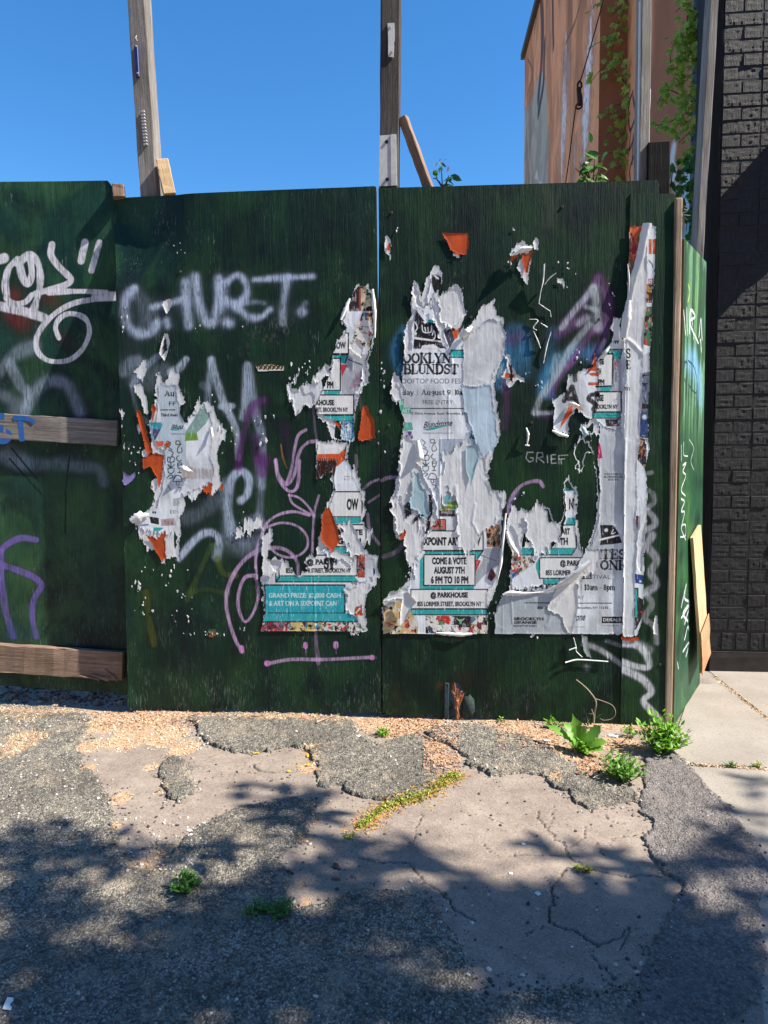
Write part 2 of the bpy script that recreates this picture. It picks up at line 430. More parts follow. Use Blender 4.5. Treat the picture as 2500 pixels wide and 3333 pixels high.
def mask_grid(pl, px=None, st=None, pad=.03, res=.003, jag=0.0, seed=0, holes=(), keep=None, jx=.5):
    p = pl.st(px) if st is None else np.asarray(st, float)
    s0, t0 = p.min(0) - pad; s1, t1 = p.max(0) + pad
    W = int((s1 - s0) / res) + 1; H = int((t1 - t0) / res) + 1
    m = scan_fill((poly_segs(p) - (s0, t0)) / res, W, H, 2) > .5
    for h in holes:
        q = pl.st(h); m &= ~(scan_fill((poly_segs(q) - (s0, t0)) / res, W, H, 2) > .5)
    X, Z = np.meshgrid(s0 + (np.arange(W) + .5) * res, t0 + (np.arange(H) + .5) * res)
    if jag:
        dz = jag * ((vnoise(X / .006, Z / .09, seed) - .5) * 1.5 + (vnoise(X / .022, Z / .05, seed + 1) - .5) * 2.2 + (vnoise(X / .0035, Z / .02, seed + 4) - .5) * .8)
        dx = jag * jx * ((vnoise(X / .02, Z / .012, seed + 2) - .5) * 1.6 + (vnoise(X / .05, Z / .03, seed + 3) - .5) * 1.6)
        if keep is not None:
            k = keep(X, Z); dz = dz * k; dx = dx * k
        ii = np.clip(np.round(np.arange(H)[:, None] + dz / res).astype(int), 0, H - 1); jj = np.clip(np.round(np.arange(W)[None] + dx / res).astype(int), 0, W - 1)
        m = m[ii, jj]
    return m, s0, t0, res
def grid_faces(m):
    """node ids, faces and (st) lattice of the cells set in a mask"""
    H, W = m.shape
    used = np.zeros((H + 1, W + 1), bool)
    for a in (0, 1):
        for b in (0, 1): used[a:a + H, b:b + W] |= m
    ids = np.full((H + 1, W + 1), -1); ids[used] = np.arange(used.sum())
    i, j = np.nonzero(m)
    f = np.stack([ids[i, j], ids[i, j + 1], ids[i + 1, j + 1], ids[i + 1, j]], 1)
    ni, nj = np.nonzero(used)
    return ids, f, ni, nj

# ------------------------------------------------------------------ materials
def srgb(r, g, b):
    f = lambda c: c / 12.92 if c <= .04045 else ((c + .055) / 1.055) ** 2.4
    return (f(r / 255), f(g / 255), f(b / 255), 1)
class Mat:
    def __init__(s, name, rough=.7, spec=.4):
        s.m = bpy.data.materials.new(name); s.m.use_nodes = True; s.t = s.m.node_tree
        s.b = s.t.nodes['Principled BSDF']; s.b.inputs['Roughness'].default_value = rough
        s.b.inputs['Specular IOR Level'].default_value = spec
    def n(s, ty, **kw):
        nd = s.t.nodes.new('ShaderNode' + ty)
        for k, v in kw.items():
            if hasattr(nd, k): setattr(nd, k, v)
        return nd
    def to(s, v, sock):
        if hasattr(v, 'is_linked') or hasattr(v, 'links'): s.t.links.new(v, sock)
        else:
            if isinstance(v, tuple) and len(v) == 3 and sock.type == 'RGBA': v = v + (1,)
            sock.default_value = v
    def coord(s, kind='Object', scale=(1, 1, 1)):
        c = s.n('TexCoord'); mp = s.n('Mapping'); s.t.links.new(c.outputs[kind], mp.inputs[0]); mp.inputs['Scale'].default_value = scale
        return mp.outputs[0]
    def noise(s, vec, scale=5, detail=4, rough=.55, dist=0):
        nd = s.n('TexNoise'); s.t.links.new(vec, nd.inputs['Vector'])
        for k, v in (('Scale', scale), ('Detail', detail), ('Roughness', rough), ('Distortion', dist)): nd.inputs[k].default_value = v
        return nd.outputs['Fac']
    def voro(s, vec, scale, out='Distance', feature='F1'):
        nd = s.n('TexVoronoi', feature=feature); s.t.links.new(vec, nd.inputs['Vector']); nd.inputs['Scale'].default_value = scale
        return nd.outputs[out]
    def ramp(s, fac, stops):
        nd = s.n('ValToRGB'); s.t.links.new(fac, nd.inputs[0]); e = nd.color_ramp.elements
        while len(e) > 1: e.remove(e[-1])
        e[0].position = stops[0][0]; c = stops[0][1]; e[0].color = c if isinstance(c, tuple) else (c, c, c, 1)
        for p, c in stops[1:]:
            q = e.new(p); q.color = c if isinstance(c, tuple) else (c, c, c, 1)
        return nd.outputs[0]
    def math(s, op, a, b=0.0, c=0.0):
        nd = s.n('Math', operation=op); s.to(a, nd.inputs[0]); s.to(b, nd.inputs[1]); s.to(c, nd.inputs[2]); return nd.outputs[0]
    def mix(s, fac, a, b, mode='MIX'):
        nd = s.n('Mix', data_type='RGBA', blend_type=mode); s.to(fac, nd.inputs[0]); s.to(a, nd.inputs[6]); s.to(b, nd.inputs[7]); return nd.outputs[2]
    def sep(s, c):
        nd = s.n('SeparateColor'); s.t.links.new(c, nd.inputs[0]); return nd.outputs
    def color(s, v): s.to(v, s.b.inputs['Base Color'])
    def rough(s, v): s.to(v, s.b.inputs['Roughness'])
    def bump(s, *hs):
        prev = None
        for h, dist, st in hs:
            nd = s.n('Bump'); s.t.links.new(h, nd.inputs['Height']); nd.inputs['Distance'].default_value = dist; nd.inputs['Strength'].default_value = st
            if prev is not None: s.t.links.new(prev, nd.inputs['Normal'])
            prev = nd.outputs[0]
        s.t.links.new(prev, s.b.inputs['Normal'])
    def sheen_back(s, c, amt=.3):
        """thin leaf or paper: some light comes through"""
        tr = s.n('BsdfTranslucent'); s.to(c, tr.inputs[0]); mx = s.n('MixShader'); mx.inputs[0].default_value = amt
        s.t.links.new(s.b.outputs[0], mx.inputs[1]); s.t.links.new(tr.outputs[0], mx.inputs[2])
        s.t.links.new(mx.outputs[0], s.t.nodes['Material Output'].inputs[0])
    def rand(s):
        return s.n('NewGeometry').outputs['Random Per Island']
# ------------------------------------------------------------------ materials in use
def board_material(name, im, base=(30, 62, 48), dark=(14, 34, 26), gloss=.42, wear=1.0):
    m = Mat(name, gloss, .22)
    big = m.coord('Object', (3, 3, 1.6)); gr = m.coord('Object', (150, 150, 5)); fine = m.coord('Object', (420, 420, 14)); fl = m.coord('Object', (230, 230, 22))
    n1 = m.noise(big, 1.6, 5, .6); n2 = m.noise(gr, 1, 5, .65, .4); n3 = m.noise(fine, 1, 3, .6)
    col = m.mix(m.ramp(n1, [(.3, 0.0), (.72, 1.0)]), srgb(*dark), srgb(*base))
    col = m.mix(m.math('MULTIPLY', m.ramp(n2, [(.35, 1.0), (.55, 0.0)]), .34), col, srgb(8, 20, 17))
    col = m.mix(m.math('MULTIPLY', m.ramp(m.noise(m.coord('Object', (1.7, 1.7, 1.1)), 2.2, 5, .65, .5), [(.46, 0.0), (.66, 1.0)]), .7), col, srgb(min(255, base[0] * 1.5 + 8), base[1] * 1.35, base[2] * .95))
    col = m.mix(m.math('MULTIPLY', m.ramp(m.noise(m.coord('Object', (2.3, 2.3, 2)), 1.9, 5, .6, .3), [(.52, 0.0), (.68, 1.0)]), .75), col, srgb(9, 22, 30))
    col = m.mix(m.math('MULTIPLY', m.ramp(m.noise(m.coord('Object', (5, 5, 3.5)), 2.1, 6, .75, .8), [(.57, 0.0), (.72, 1.0)]), .22), col, srgb(60, 88, 74))
    # pale slivers: paint gone, more near the foot, plus painted raking-light glints
    z = m.n('SeparateXYZ'); tc = m.n('TexCoord'); m.t.links.new(tc.outputs['Object'], z.inputs[0])
    low = m.ramp(z.outputs['Z'], [(.0, 1.0), (.2, .6), (.62, .0)])
    patch = m.ramp(m.noise(big, 2.6, 4, .7), [(.52, 0.0), (.67, 1.0)])
    f = m.ramp(m.noise(fl, 1, 4, .7, .3), [(.595, 0.0), (.635, 1.0)])
    f2 = m.ramp(m.noise(fl, 1, 4, .75, .3), [(.54, 0.0), (.60, 1.0)])
    fle = m.math('ADD', m.math('MULTIPLY', f, m.math('MULTIPLY_ADD', patch, .9, .04)), m.math('MULTIPLY', f2, m.math('MULTIPLY', low, m.ramp(m.noise(big, 3, 5, .7), [(.47, 0.0), (.66, .85)]))))
    fle = m.math('MINIMUM', m.math('MULTIPLY', fle, wear), 1.0)
    col = m.mix(m.math('MULTIPLY', fle, .75), col, m.mix(m.noise(gr, 2), srgb(88, 104, 96), srgb(160, 174, 164)))
    h = m.math('MULTIPLY_ADD', n3, .5, n2)
    if im is not None:
        ti = m.n('TexImage', interpolation='Linear', extension='CLIP'); ti.image = im
        uv = m.n('UVMap', uv_map='surface'); m.t.links.new(uv.outputs[0], ti.inputs[0])
        # spray misses the open grain
        groove = m.ramp(m.math('MULTIPLY_ADD', m.noise(m.coord('Object', (330, 330, 11)), 1, 4, .7), 1.0), [(.34, .25), (.46, 1.0)])
        col = m.mix(m.math('MULTIPLY', ti.outputs['Alpha'], groove), col, ti.outputs['Color'])
        m.rough(m.math('MULTIPLY_ADD', ti.outputs['Alpha'], .2, gloss))
    m.color(col)
    m.bump((h, .004, .52), (m.noise(m.coord('Object', (60, 60, 9)), 1, 6, .7), .005, .45))
    return m.m

def timber(name, c0, c1, c2, bump=.6, gloss=.75, dirty=0.0, crack=1.0):
    m = Mat(name, gloss, .25)
    g = m.coord('Object', (95, 95, 3.2)); f = m.coord('Object', (340, 340, 9)); b = m.coord('Object', (7, 7, 2.2))
    ring = m.noise(g, 1, 5, .62, 1.2)
    col = m.mix(m.ramp(ring, [(.32, 0.0), (.66, 1.0)]), srgb(*c0), srgb(*c1))
    col = m.mix(m.ramp(m.noise(b, 1, 5, .6), [(.42, 0.0), (.7, .8)]), col, srgb(*c2))
    ck = m.ramp(m.noise(m.coord('Object', (120, 120, 1.8)), 1, 5, .75, .3), [(.34, 1.0), (.41, 0.0)])
    col = m.mix(m.math('MULTIPLY', ck, .75 * crack), col, srgb(34, 28, 24))
    m.color(col)
    m.bump((m.math('SUBTRACT', m.noise(f, 1, 4, .6), ck), .003, bump), (ring, .003, bump * .7))
    return m.m
WOOD_GREY = timber('weathered_grey_timber', (106, 100, 95), (152, 147, 142), (86, 80, 76))
WOOD_DARK = timber('blackened_timber', (58, 52, 50), (92, 84, 80), (44, 40, 40))
WOOD_BROWN = timber('brown_weathered_timber', (120, 98, 84), (160, 136, 118), (98, 78, 66))
WOOD_FRESH = timber('pale_cut_timber', (190, 162, 124), (214, 188, 150), (166, 138, 104), .5)
WOOD_TAN = timber('sunbleached_timber', (140, 120, 100), (182, 162, 140), (108, 90, 74), .9)
WOOD_BLACKPAINT = timber('black_painted_timber', (12, 12, 15), (20, 20, 23), (30, 28, 28), .6, .95)

def plain(name, col, rough=.6, spec=.4, metal=0, vary=.18, scale=30, bump=0.0):
    m = Mat(name, rough, spec); m.b.inputs['Metallic'].default_value = metal
    c = m.coord('Object'); n = m.noise(c, scale, 4, .6)
    a = tuple(max(0, x * (1 - vary)) for x in srgb(*col)[:3]) + (1,); b = tuple(min(1, x * (1 + vary)) for x in srgb(*col)[:3]) + (1,)
    m.color(m.mix(m.ramp(n, [(.3, 0.0), (.7, 1.0)]), a, b))
    if bump: m.bump((n, .002, bump))
    return m.m
PLY_EDGE = timber('plywood_edge', (92, 72, 56), (140, 112, 86), (60, 46, 36), .8)

def paper(name, im=None, col=(238, 244, 251), grime=.18, vary=.08, bump=.20):
    m = Mat(name, .62, .3)
    o = m.coord('Object'); streak = m.coord('Object', (120, 120, 6))
    n = m.noise(o, 9, 6, .7); n2 = m.noise(streak, 1, 4, .6)
    base = srgb(*col)
    dk = tuple(x * (1 - vary * 1.6) for x in base[:3]) + (1,)
    c = m.mix(m.ramp(n, [(.35, 1.0), (.62, 0.0)]), base, dk)
    if im is not None:
        ti = m.n('TexImage', interpolation='Linear', extension='EXTEND'); ti.image = im
        uv = m.n('UVMap', uv_map='surface'); m.t.links.new(uv.outputs[0], ti.inputs[0])
        scuff = m.ramp(m.noise(m.coord('Object', (260, 260, 30)), 1, 4, .7), [(.33, .15), (.41, 1.0)])
        c = m.mix(m.math('MULTIPLY', ti.outputs['Alpha'], scuff), c, ti.outputs['Color'])
    c = m.mix(m.math('MULTIPLY', m.ramp(n2, [(.30, 1.0), (.45, 0.0)]), grime * .45), c, srgb(120, 116, 108))
    m.color(c)
    m.bump((n2, .0025, bump), (m.noise(m.coord('Object', (45, 45, 22)), 1, 5, .65, .6), .004, bump))
    return m.m
TORN = paper('torn_paper_backing', None, (232, 234, 236), .35, .11, .28)
ORANGE = paper('orange_paper', None, (205, 84, 34), .5, .25)
WHITE_PAPER = paper('blank_white_paper', None, (232, 233, 232), .25, .1)
PALE_BLUE = paper('pale_blue_paper', None, (176, 206, 216), .3, .15)

# ------------------------------------------------------------------ paint on the boards
SIL, SIL2, WHT = (206, 210, 222), (150, 165, 185), (225, 228, 236)
PUR, PNK, BLU, VIO = (150, 120, 205), (214, 160, 216), (52, 124, 176), (108, 52, 122)
c_left = Canvas(LEFT, -.80, .03, -.1, 2.6, .0022)
S = c_left.stroke
for p, r, a in ((Z3((100, 830)), 34, .75), (Z3((150, 1010)), 40, .7), (Z3((60, 950)), 30, .6), (Z3((330, 860), (360, 870)), 28, .6), (Z3((480, 1170), (430, 1100)), 26, .45), (Z3((560, 1250)), 20, .3)):
    S(p, r * 1.15, (110, 38, 34), min(1, a * 1.2), .9)
for p in (Z3((60, 560)), Z3((260, 1330), (150, 1260)), Z3((90, 700)), Z4((150, 720), (170, 900)), Z4((120, 1300))):
    S(p, 45, (34, 78, 44), .5, .9)
S(Z3((0, 1340), (100, 1230), (240, 1170)), 26, SIL2, .7, .7); S(Z3((70, 1290), (130, 1420), (190, 1500), (175, 1620)), 20, SIL2, .75, .5)
S(Z3((190, 1560), (280, 1440), (380, 1410), (470, 1460), (540, 1620)), 26, SIL2, .8, .8); S(Z3((0, 1500), (80, 1540), (100, 1620)), 30, SIL2, .65, .8)
S(Z4((0, 390), (100, 430), (300, 440), (500, 450), (660, 470), (700, 560)), 30, (130, 155, 165), .75, .8); S(Z4((60, 330), (150, 400)), 30, SIL2, .6, .9)
S(Z4((380, 390), (480, 370), (500, 320)), 14, SIL2, .3, .8)
for pts, r in ((((0, 590), (30, 580)), 16), (((50, 850), (35, 760), (60, 650), (120, 590)), 12), (((120, 620), (200, 560), (255, 610), (272, 700), (265, 800), (240, 890), (218, 960)), 13), (((130, 600), (150, 700), (188, 752), (215, 690), (205, 580)), 13),
               (((40, 850), (90, 888), (170, 878), (215, 830)), 10), (((0, 905), (130, 932), (230, 962), (300, 985)), 15), (((352, 490), (345, 560), (390, 630), (450, 690), (482, 728), (440, 762), (330, 795), (240, 820)), 12),
               (((575, 475), (548, 600)), 15), (((672, 478), (618, 665)), 12), (((330, 812), (450, 806), (600, 806), (720, 812)), 10), (((650, 842), (770, 838)), 16),
               (((770, 845), (650, 858), (500, 885), (380, 950), (290, 1040), (245, 1130), (255, 1210), (310, 1265), (390, 1280), (480, 1262), (560, 1190), (602, 1090), (590, 1010), (540, 968), (460, 957), (400, 992), (375, 1050), (398, 1120)), 10)):
    S(Z3(*pts), r, (218, 218, 228), .97, .26)
for pts, r in ((((0, 1020), (70, 965), (150, 935), (245, 948)), 13), (((0, 1112), (100, 1145), (220, 1195), (280, 1255), (235, 1340), (218, 1450), (245, 1600)), 14), (((0, 1120), (20, 1300), (40, 1430), (90, 1600)), 14), (((10, 1030), (0, 1200)), 14)):
    S(Z4(*pts), r, (128, 104, 190), .85, .45)
S(Z4((60, 1590), (130, 1560), (170, 1600)), 34, (50, 60, 130), .5, .9)
for p, q in (((80, 330), (260, 550)), ((65, 400), (280, 640)), ((470, 380), (440, 640)), ((445, 640), (440, 900))):
    S(Z4(p, q), 3, (10, 18, 18), .8, .3, False)
for p, q in (((300, 890), (460, 1090)), ((490, 1180), (545, 1310)), ((520, 1075), (600, 1260))):
    S(Z4(p, q), 2.5, (74, 84, 52), .7, .3, False)

c_p1 = Canvas(FENCE, -1.63, -.28, -.08, 2.55, .0022)
S = c_p1.stroke
for pts, r, a in ((((160, 165), (112, 225), (105, 310), (130, 390), (190, 435), (260, 430), (300, 370)), 17, .85), (((160, 190), (220, 250), (240, 380)), 26, .35), (((270, 275), (340, 262), (455, 228)), 12, .85), (((355, 360), (360, 385)), 15, .8),
                  (((468, 130), (474, 250), (488, 385)), 15, .9), (((528, 95), (545, 230), (580, 340), (612, 375), (650, 340), (668, 230), (665, 105)), 16, .92), (((690, 150), (690, 220), (660, 300)), 18, .5),
                  (((700, 140), (775, 85), (825, 125), (835, 200), (775, 262)), 14, .85), (((715, 240), (780, 280), (850, 335), (920, 335), (975, 290)), 13, .85), (((775, 262), (880, 245), (940, 250)), 10, .5), (((715, 370), (735, 375)), 16, .85),
                  (((880, 112), (1050, 100), (1235, 92)), 12, .85), (((1080, 105), (1058, 230), (1050, 370)), 15, .8), (((1165, 315), (1180, 305)), 16, .75), (((1150, 300), (1190, 250)), 9, .5)):
    S(Z5(*pts), r * 2.1, (165, 185, 215), a * .34, .95); S(Z5(*pts), r * .95, (192, 206, 234), a, .85)
for pts, r, a in ((((625, 590), (612, 700), (600, 850), (600, 1100)), 12, .6), (((622, 595), (690, 830), (770, 1010), (785, 1180)), 13, .7), (((680, 872), (750, 868)), 10, .7), (((840, 630), (832, 780), (812, 940)), 14, .7), (((842, 640), (880, 870), (930, 1090), (925, 1350)), 15, .65),
                  (((90, 660), (140, 610), (190, 600)), 22, .5), (((150, 740), (240, 625), (310, 565)), 11, .6), (((190, 700), (260, 740), (330, 650)), 30, .35), (((472, 588), (430, 640), (380, 668)), 13, .75), (((150, 760), (180, 900), (260, 985)), 10, .4), (((570, 745), (600, 760)), 14, .4)):
    S(Z5(*pts), r * 1.6, SIL2, a * .3, .95); S(Z5(*pts), r, SIL2 if a < .68 else (182, 196, 214), min(1, a * 1.25), .55)
for pts, r, a in ((((740, 420), (722, 260), (740, 120), (800, 62), (848, 110), (838, 200), (800, 240)), 15, .85), (((905, 0), (920, 150), (912, 300), (890, 390)), 17, .5), (((480, 350), (600, 290), (690, 170)), 26, .35), (((720, 130), (715, 350), (760, 430)), 20, .4), (((740, 470), (800, 510)), 34, .4),
                  (((430, 590), (500, 500), (570, 440), (630, 432), (668, 480), (655, 575)), 14, .8), (((830, 500), (900, 470)), 20, .3), (((840, 360), (900, 345), (930, 380)), 20, .5)):
    S(Z6(*pts), r * 1.6, SIL2, a * .3, .95); S(Z6(*pts), r, SIL2 if a < .6 else (176, 190, 212), min(1, a * 1.25), .6)
for pts, r, col, a in ((((230, 790), (250, 950), (280, 1100)), 14, (92, 98, 30), .8), (((480, 830), (560, 650), (620, 510)), 13, (74, 102, 48), .75), (((660, 590), (690, 670), (770, 690)), 12, (84, 102, 42), .75), (((500, 790), (600, 770), (720, 800)), 12, (72, 96, 42), .7), (((1000, 1080), (1200, 950)), 16, (44, 72, 44), .4),
                       (((640, 540), (740, 560), (920, 520)), 20, (54, 74, 60), .35), (((1560, 880), (1620, 930)), 30, (60, 80, 34), .35)):
    S(Z6(*pts), r, col, a, .6)
for pts, r, a in ((((935, 830), (870, 870), (830, 980), (805, 1100), (785, 1230)), 13, .75), (((1060, 990), (1085, 1120), (1060, 1180)), 24, .5), (((880, 1060), (900, 1170), (960, 1190)), 22, .55), (((920, 1200), (930, 1260)), 20, .6), (((960, 840), (900, 900)), 20, .35)):
    S(Z5(*pts), r, (92, 34, 104), a, .6)
PK = (214, 178, 220)
for pts, r, a in ((((1010, 1190), (1030, 1290), (1080, 1340), (1120, 1280), (1150, 1150), (1200, 1090), (1255, 1080)), 7.5, .95), (((1190, 1012), (1145, 1045), (1122, 1130), (1105, 1240), (1080, 1320)), 7.5, .95), (((1235, 870), (1245, 1000), (1258, 1090)), 6, .6), (((1490, 1165), (1495, 1230), (1480, 1280)), 8, .7), (((1510, 810), (1525, 890)), 7, .5), (((1310, 940), (1340, 1050)), 7, .5)):
    S(Z5(*pts), r * .8, PK, a * .92, .4)
for pts, r, a in ((((1005, 0), (1028, 110), (1090, 182), (1140, 150), (1152, 0)), 7.5, .95), (((1090, 205), (1110, 255), (1180, 300), (1242, 332)), 5.5, .95), (((1090, 205), (1150, 222), (1205, 275), (1240, 330)), 5.5, .95), (((1268, 208), (1238, 330), (1228, 560)), 6, .9),
                  (((1210, 328), (1120, 305), (1030, 322), (960, 370), (920, 460), (892, 560), (888, 640)), 7, .95), (((950, 400), (1040, 372), (1130, 388), (1190, 440), (1200, 510), (1160, 560), (1090, 580), (1020, 560), (975, 520)), 6, .95), (((1145, 690), (1135, 600), (1070, 535), (980, 522), (880, 550), (790, 630), (730, 740), (712, 850), (732, 970), (770, 1080), (806, 1145)), 9, .9),
                  (((885, 688), (825, 700), (790, 780), (785, 880), (822, 965), (870, 920), (905, 810), (890, 690)), 8, .9), (((890, 640), (900, 700)), 6, .8), (((1250, 1010), (1252, 1100), (1265, 1215)), 9, .7), (((955, 1218), (1100, 1192), (1300, 1192), (1590, 1178)), 9, .92), (((1530, 175), (1580, 130), (1640, 108)), 7, .7), (((1565, 250), (1640, 200)), 6, .6), (((1560, 320), (1575, 420), (1630, 500)), 8, .7)):
    S(Z6(*pts), r * 1.35, PK, a * .18, .9); S(Z6(*pts), r * .78, PK, a * .92, .4)
for x, y, dr in ((1188, 1108, 45), (1370, 1105, 50)):
    S(Z6((x, y - 8), (x, y + 8)), 9.5, (222, 150, 214), .97, .25); S(Z6((x + 2, y), (x + 2, y + dr)), 2, (222, 150, 214), .9, .3)
S(Z6((1588, 1180)), 10, (222, 150, 214), .95, .3); S(Z6((958, 1215)), 10, (222, 150, 214), .95, .3); S(Z6((805, 1120), (806, 1140)), 9, (222, 150, 214), .9, .3)
S(Z5((1040, 1100), (1050, 1170), (1075, 1240)), 3, (150, 110, 50), .9, .2)
for p, r, a in ((Z5((90, 560), (160, 620)), 60, .3), (Z5((620, 640), (640, 900)), 46, .22), (Z5((850, 760), (900, 1000)), 46, .2), (Z6((480, 330), (640, 210)), 60, .3), (Z6((760, 470), (900, 500)), 56, .3), (Z5((240, 330), (420, 300)), 60, .2), (Z5((1080, 200), (1080, 330)), 40, .2), (Z6((330, 540), (420, 640)), 50, .15), (Z5((200, 700), (330, 680)), 60, .25)): S(p, r, (140, 158, 178), a, .98)
# paint rubbed away below the big silver word
X, Zz = c_p1.grid()
q0 = FENCE.st(Z5((420, 380), (1150, 640)))
wearm = sstep(q0[0, 0] - .05, q0[0, 0] + .08, X) * (1 - sstep(q0[1, 0] - .06, q0[1, 0] + .1, X)) * sstep(q0[1, 1] - .05, q0[1, 1] + .06, Zz) * (1 - sstep(q0[0, 1] - .03, q0[0, 1] + .06, Zz))
wm = wearm * sstep(.50, .62, fbm(X / .09, Zz / .1, 40)) * sstep(.47, .56, fbm(X / .007, Zz / .02, 44, 3)) * .55
c_p1.put(0, c_p1.H, 0, c_p1.W, wm, (120, 126, 120))

c_p2 = Canvas(FENCE, -.345, .93, -.12, 2.5, .0022)
S = c_p2.stroke
for pts, r, a in ((((235, 770), (185, 860), (178, 960), (225, 1060)), 22, .75), (((925, 860), (975, 770), (1035, 790), (1065, 900)), 22, .7), (((930, 940), (1050, 940)), 30, .7), (((920, 1040), (1050, 1050)), 30, .65), (((900, 960), (880, 1150)), 20, .7), (((1240, 780), (1210, 1000), (1185, 1130)), 20, .6), (((1180, 1170), (1260, 1020), (1400, 930), (1520, 945)), 24, .8), (((1200, 1200), (1280, 1260), (1380, 1290)), 16, .6), (((1500, 900), (1520, 1000)), 26, .5)):
    S(Z7(*pts), r * 1.1, (60, 138, 186), a, .8)
for pts, r, a in ((((1555, 420), (1595, 500), (1622, 620), (1595, 800), (1535, 960)), 16, .9), (((1545, 430), (1470, 560), (1320, 725)), 11, .8), (((1290, 810), (1450, 690)), 15, .8), (((935, 1090), (928, 1290), (912, 1430)), 15, .7), (((1350, 1030), (1500, 800), (1545, 780)), 11, .8), (((1230, 1210), (1330, 1040), (1400, 960)), 10, .7), (((960, 840), (1010, 820)), 16, .5), (((1150, 1350), (1240, 1360)), 14, .5)):
    S(Z7(*pts), r * 1.25, (132, 76, 140), a * .5, .9); S(Z7(*pts), r * .9, (132, 76, 140), a * .6, .7)
for pts, r, a in ((((1520, 490), (1400, 630), (1305, 760)), 11, .9), (((1525, 500), (1540, 620), (1548, 760)), 15, .85), (((1490, 740), (1370, 890), (1270, 1070), (1160, 1240), (1122, 1330)), 12, .85), (((1120, 1338), (1260, 1332)), 10, .85), (((1470, 620), (1530, 640)), 10, .8), (((1590, 850), (1560, 930)), 9, .7), (((1270, 950), (1240, 1060)), 14, .5), (((900, 1060), (930, 1110)), 22, .6), (((1420, 730), (1480, 690)), 14, .7)):
    S(Z7(*pts), r * 1.3, (176, 190, 204), a * .4, .95); S(Z7(*pts), r * .85, (196, 206, 214), a * .75, .6)
for pts in (((1110, 150), (1070, 150), (1062, 190), (1085, 215), (1112, 205), (1110, 188), (1092, 186)), ((1132, 215), (1138, 152), (1172, 152), (1176, 180), (1142, 186), (1185, 220)), ((1205, 165), (1208, 220)), ((1262, 165), (1232, 168), (1234, 225), (1266, 222)), ((1232, 196), (1258, 194)), ((1284, 228), (1282, 172), (1345, 168)), ((1284, 196), (1322, 194)), ((1300, 228), (1298, 200))):
    S(Z8(*pts), 2.2, (210, 214, 214), .85, .4, False)
S(Z8((945, 560), (955, 480), (1010, 392), (1080, 352), (1150, 346), (1178, 380)), 7, PK, .85, .5)
S(Z8((88, 340), (130, 322), (185, 318)), 7, PK, .7, .5); S(Z8((100, 855), (190, 820), (240, 755)), 8, PK, .6, .5); S(Z8((1010, 420), (960, 500), (935, 600)), 8, (150, 130, 180), .5, .6)
S(Z8((1470, 1600), (1470, 1612)), 16, WHT, .6, .8)
S(Y2((0, 1400), (110, 1440), (260, 1545)), 12, WHT, .75, .7); S(Y2((150, 1380), (260, 1420)), 10, WHT, .6, .7)
S(Z2((740, 790), (760, 850), (750, 930)), 22, (110, 136, 112), .5, .95); S(Z2((1000, 770), (1100, 775)), 8, (90, 110, 92), .35, .9); S(Z8((180, 1780), (190, 1880)), 40, (58, 44, 30), .55, .9); S(Z8((800, 1700), (820, 1820)), 50, (40, 36, 26), .5, .9); S(Z8((480, 1720), (520, 1740)), 14, (150, 78, 34), .6, .7)
S(Z8((640, 1660), (560, 1800), (620, 1920)), 30, (64, 38, 24), .6, .8)

c_cor = Canvas(CORNER, .74, 1.06, -.12, 2.5, .0022)
S = c_cor.stroke
for pts, r, a in ((((425, 282), (445, 278)), 9, .6), (((412, 390), (452, 415), (462, 470), (425, 505)), 9, .55), (((418, 530), (458, 570), (465, 620), (400, 655)), 11, .65), (((450, 690), (420, 760), (478, 850), (440, 930), (478, 1010), (410, 1060)), 13, .7), (((410, 1080), (448, 1140), (400, 1230), (465, 1290), (480, 1390)), 11, .6),
                  (((245, 1395), (350, 1410), (410, 1470), (425, 1550), (340, 1545), (245, 1512)), 11, .9), (((240, 1560), (330, 1600), (400, 1645), (442, 1715), (392, 1770), (440, 1835), (505, 1900)), 12, .9), (((360, 1400), (430, 1440)), 16, .5)):
    S(Y2(*pts), r * 1.8, WHT, a * .3, .9); S(Y2(*pts), r, WHT, a, .5)
S(Y1((530, 1950), (560, 2150)), 16, (150, 170, 170), .4, .8)

c_sd = Canvas(SIDE, -.02, 1.0, -.05, 2.55, .003)
S = c_sd.stroke
X, Zz = c_sd.grid()
st_ = fbm(X / .035, Zz / .9, 70, 3)
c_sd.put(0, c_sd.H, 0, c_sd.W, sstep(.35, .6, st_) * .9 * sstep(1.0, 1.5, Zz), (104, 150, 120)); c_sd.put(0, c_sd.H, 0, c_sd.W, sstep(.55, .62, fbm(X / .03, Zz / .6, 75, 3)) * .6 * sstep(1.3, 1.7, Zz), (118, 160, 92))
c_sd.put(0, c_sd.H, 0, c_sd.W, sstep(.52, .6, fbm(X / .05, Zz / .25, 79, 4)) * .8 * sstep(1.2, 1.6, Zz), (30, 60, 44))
def on_side(pts): return [tuple(p) for p in pts]
S(Y1((830, 1400), (900, 1500), (930, 1700)), 46, (120, 175, 225), .6, .8); S(Y1((880, 1380), (930, 1520)), 40, (120, 175, 225), .5, .8)
for pts, r in ((((800, 1010), (815, 1200)), 4), (((825, 990), (830, 1210)), 4), (((845, 1190), (855, 1010), (890, 1060), (850, 1110), (915, 1270)), 5), (((920, 1220), (935, 1080), (945, 1240)), 5), (((930, 1240), (940, 1340)), 5), (((860, 1000), (880, 1240)), 3)):
    S(Y1(*pts), r, WHT, .95, .3)
for pts, r in ((((810, 1430), (800, 1530), (825, 1600), (830, 1440), (800, 1420)), 3), (((835, 1410), (880, 1460), (905, 1580), (895, 1670), (835, 1600)), 3), (((880, 1680), (888, 1800)), 3)):
    S(Y1(*pts), r, (30, 44, 74), .95, .3)
S(Y1((835, 800), (850, 860), (835, 940)), 3, (200, 220, 60), .9, .3)
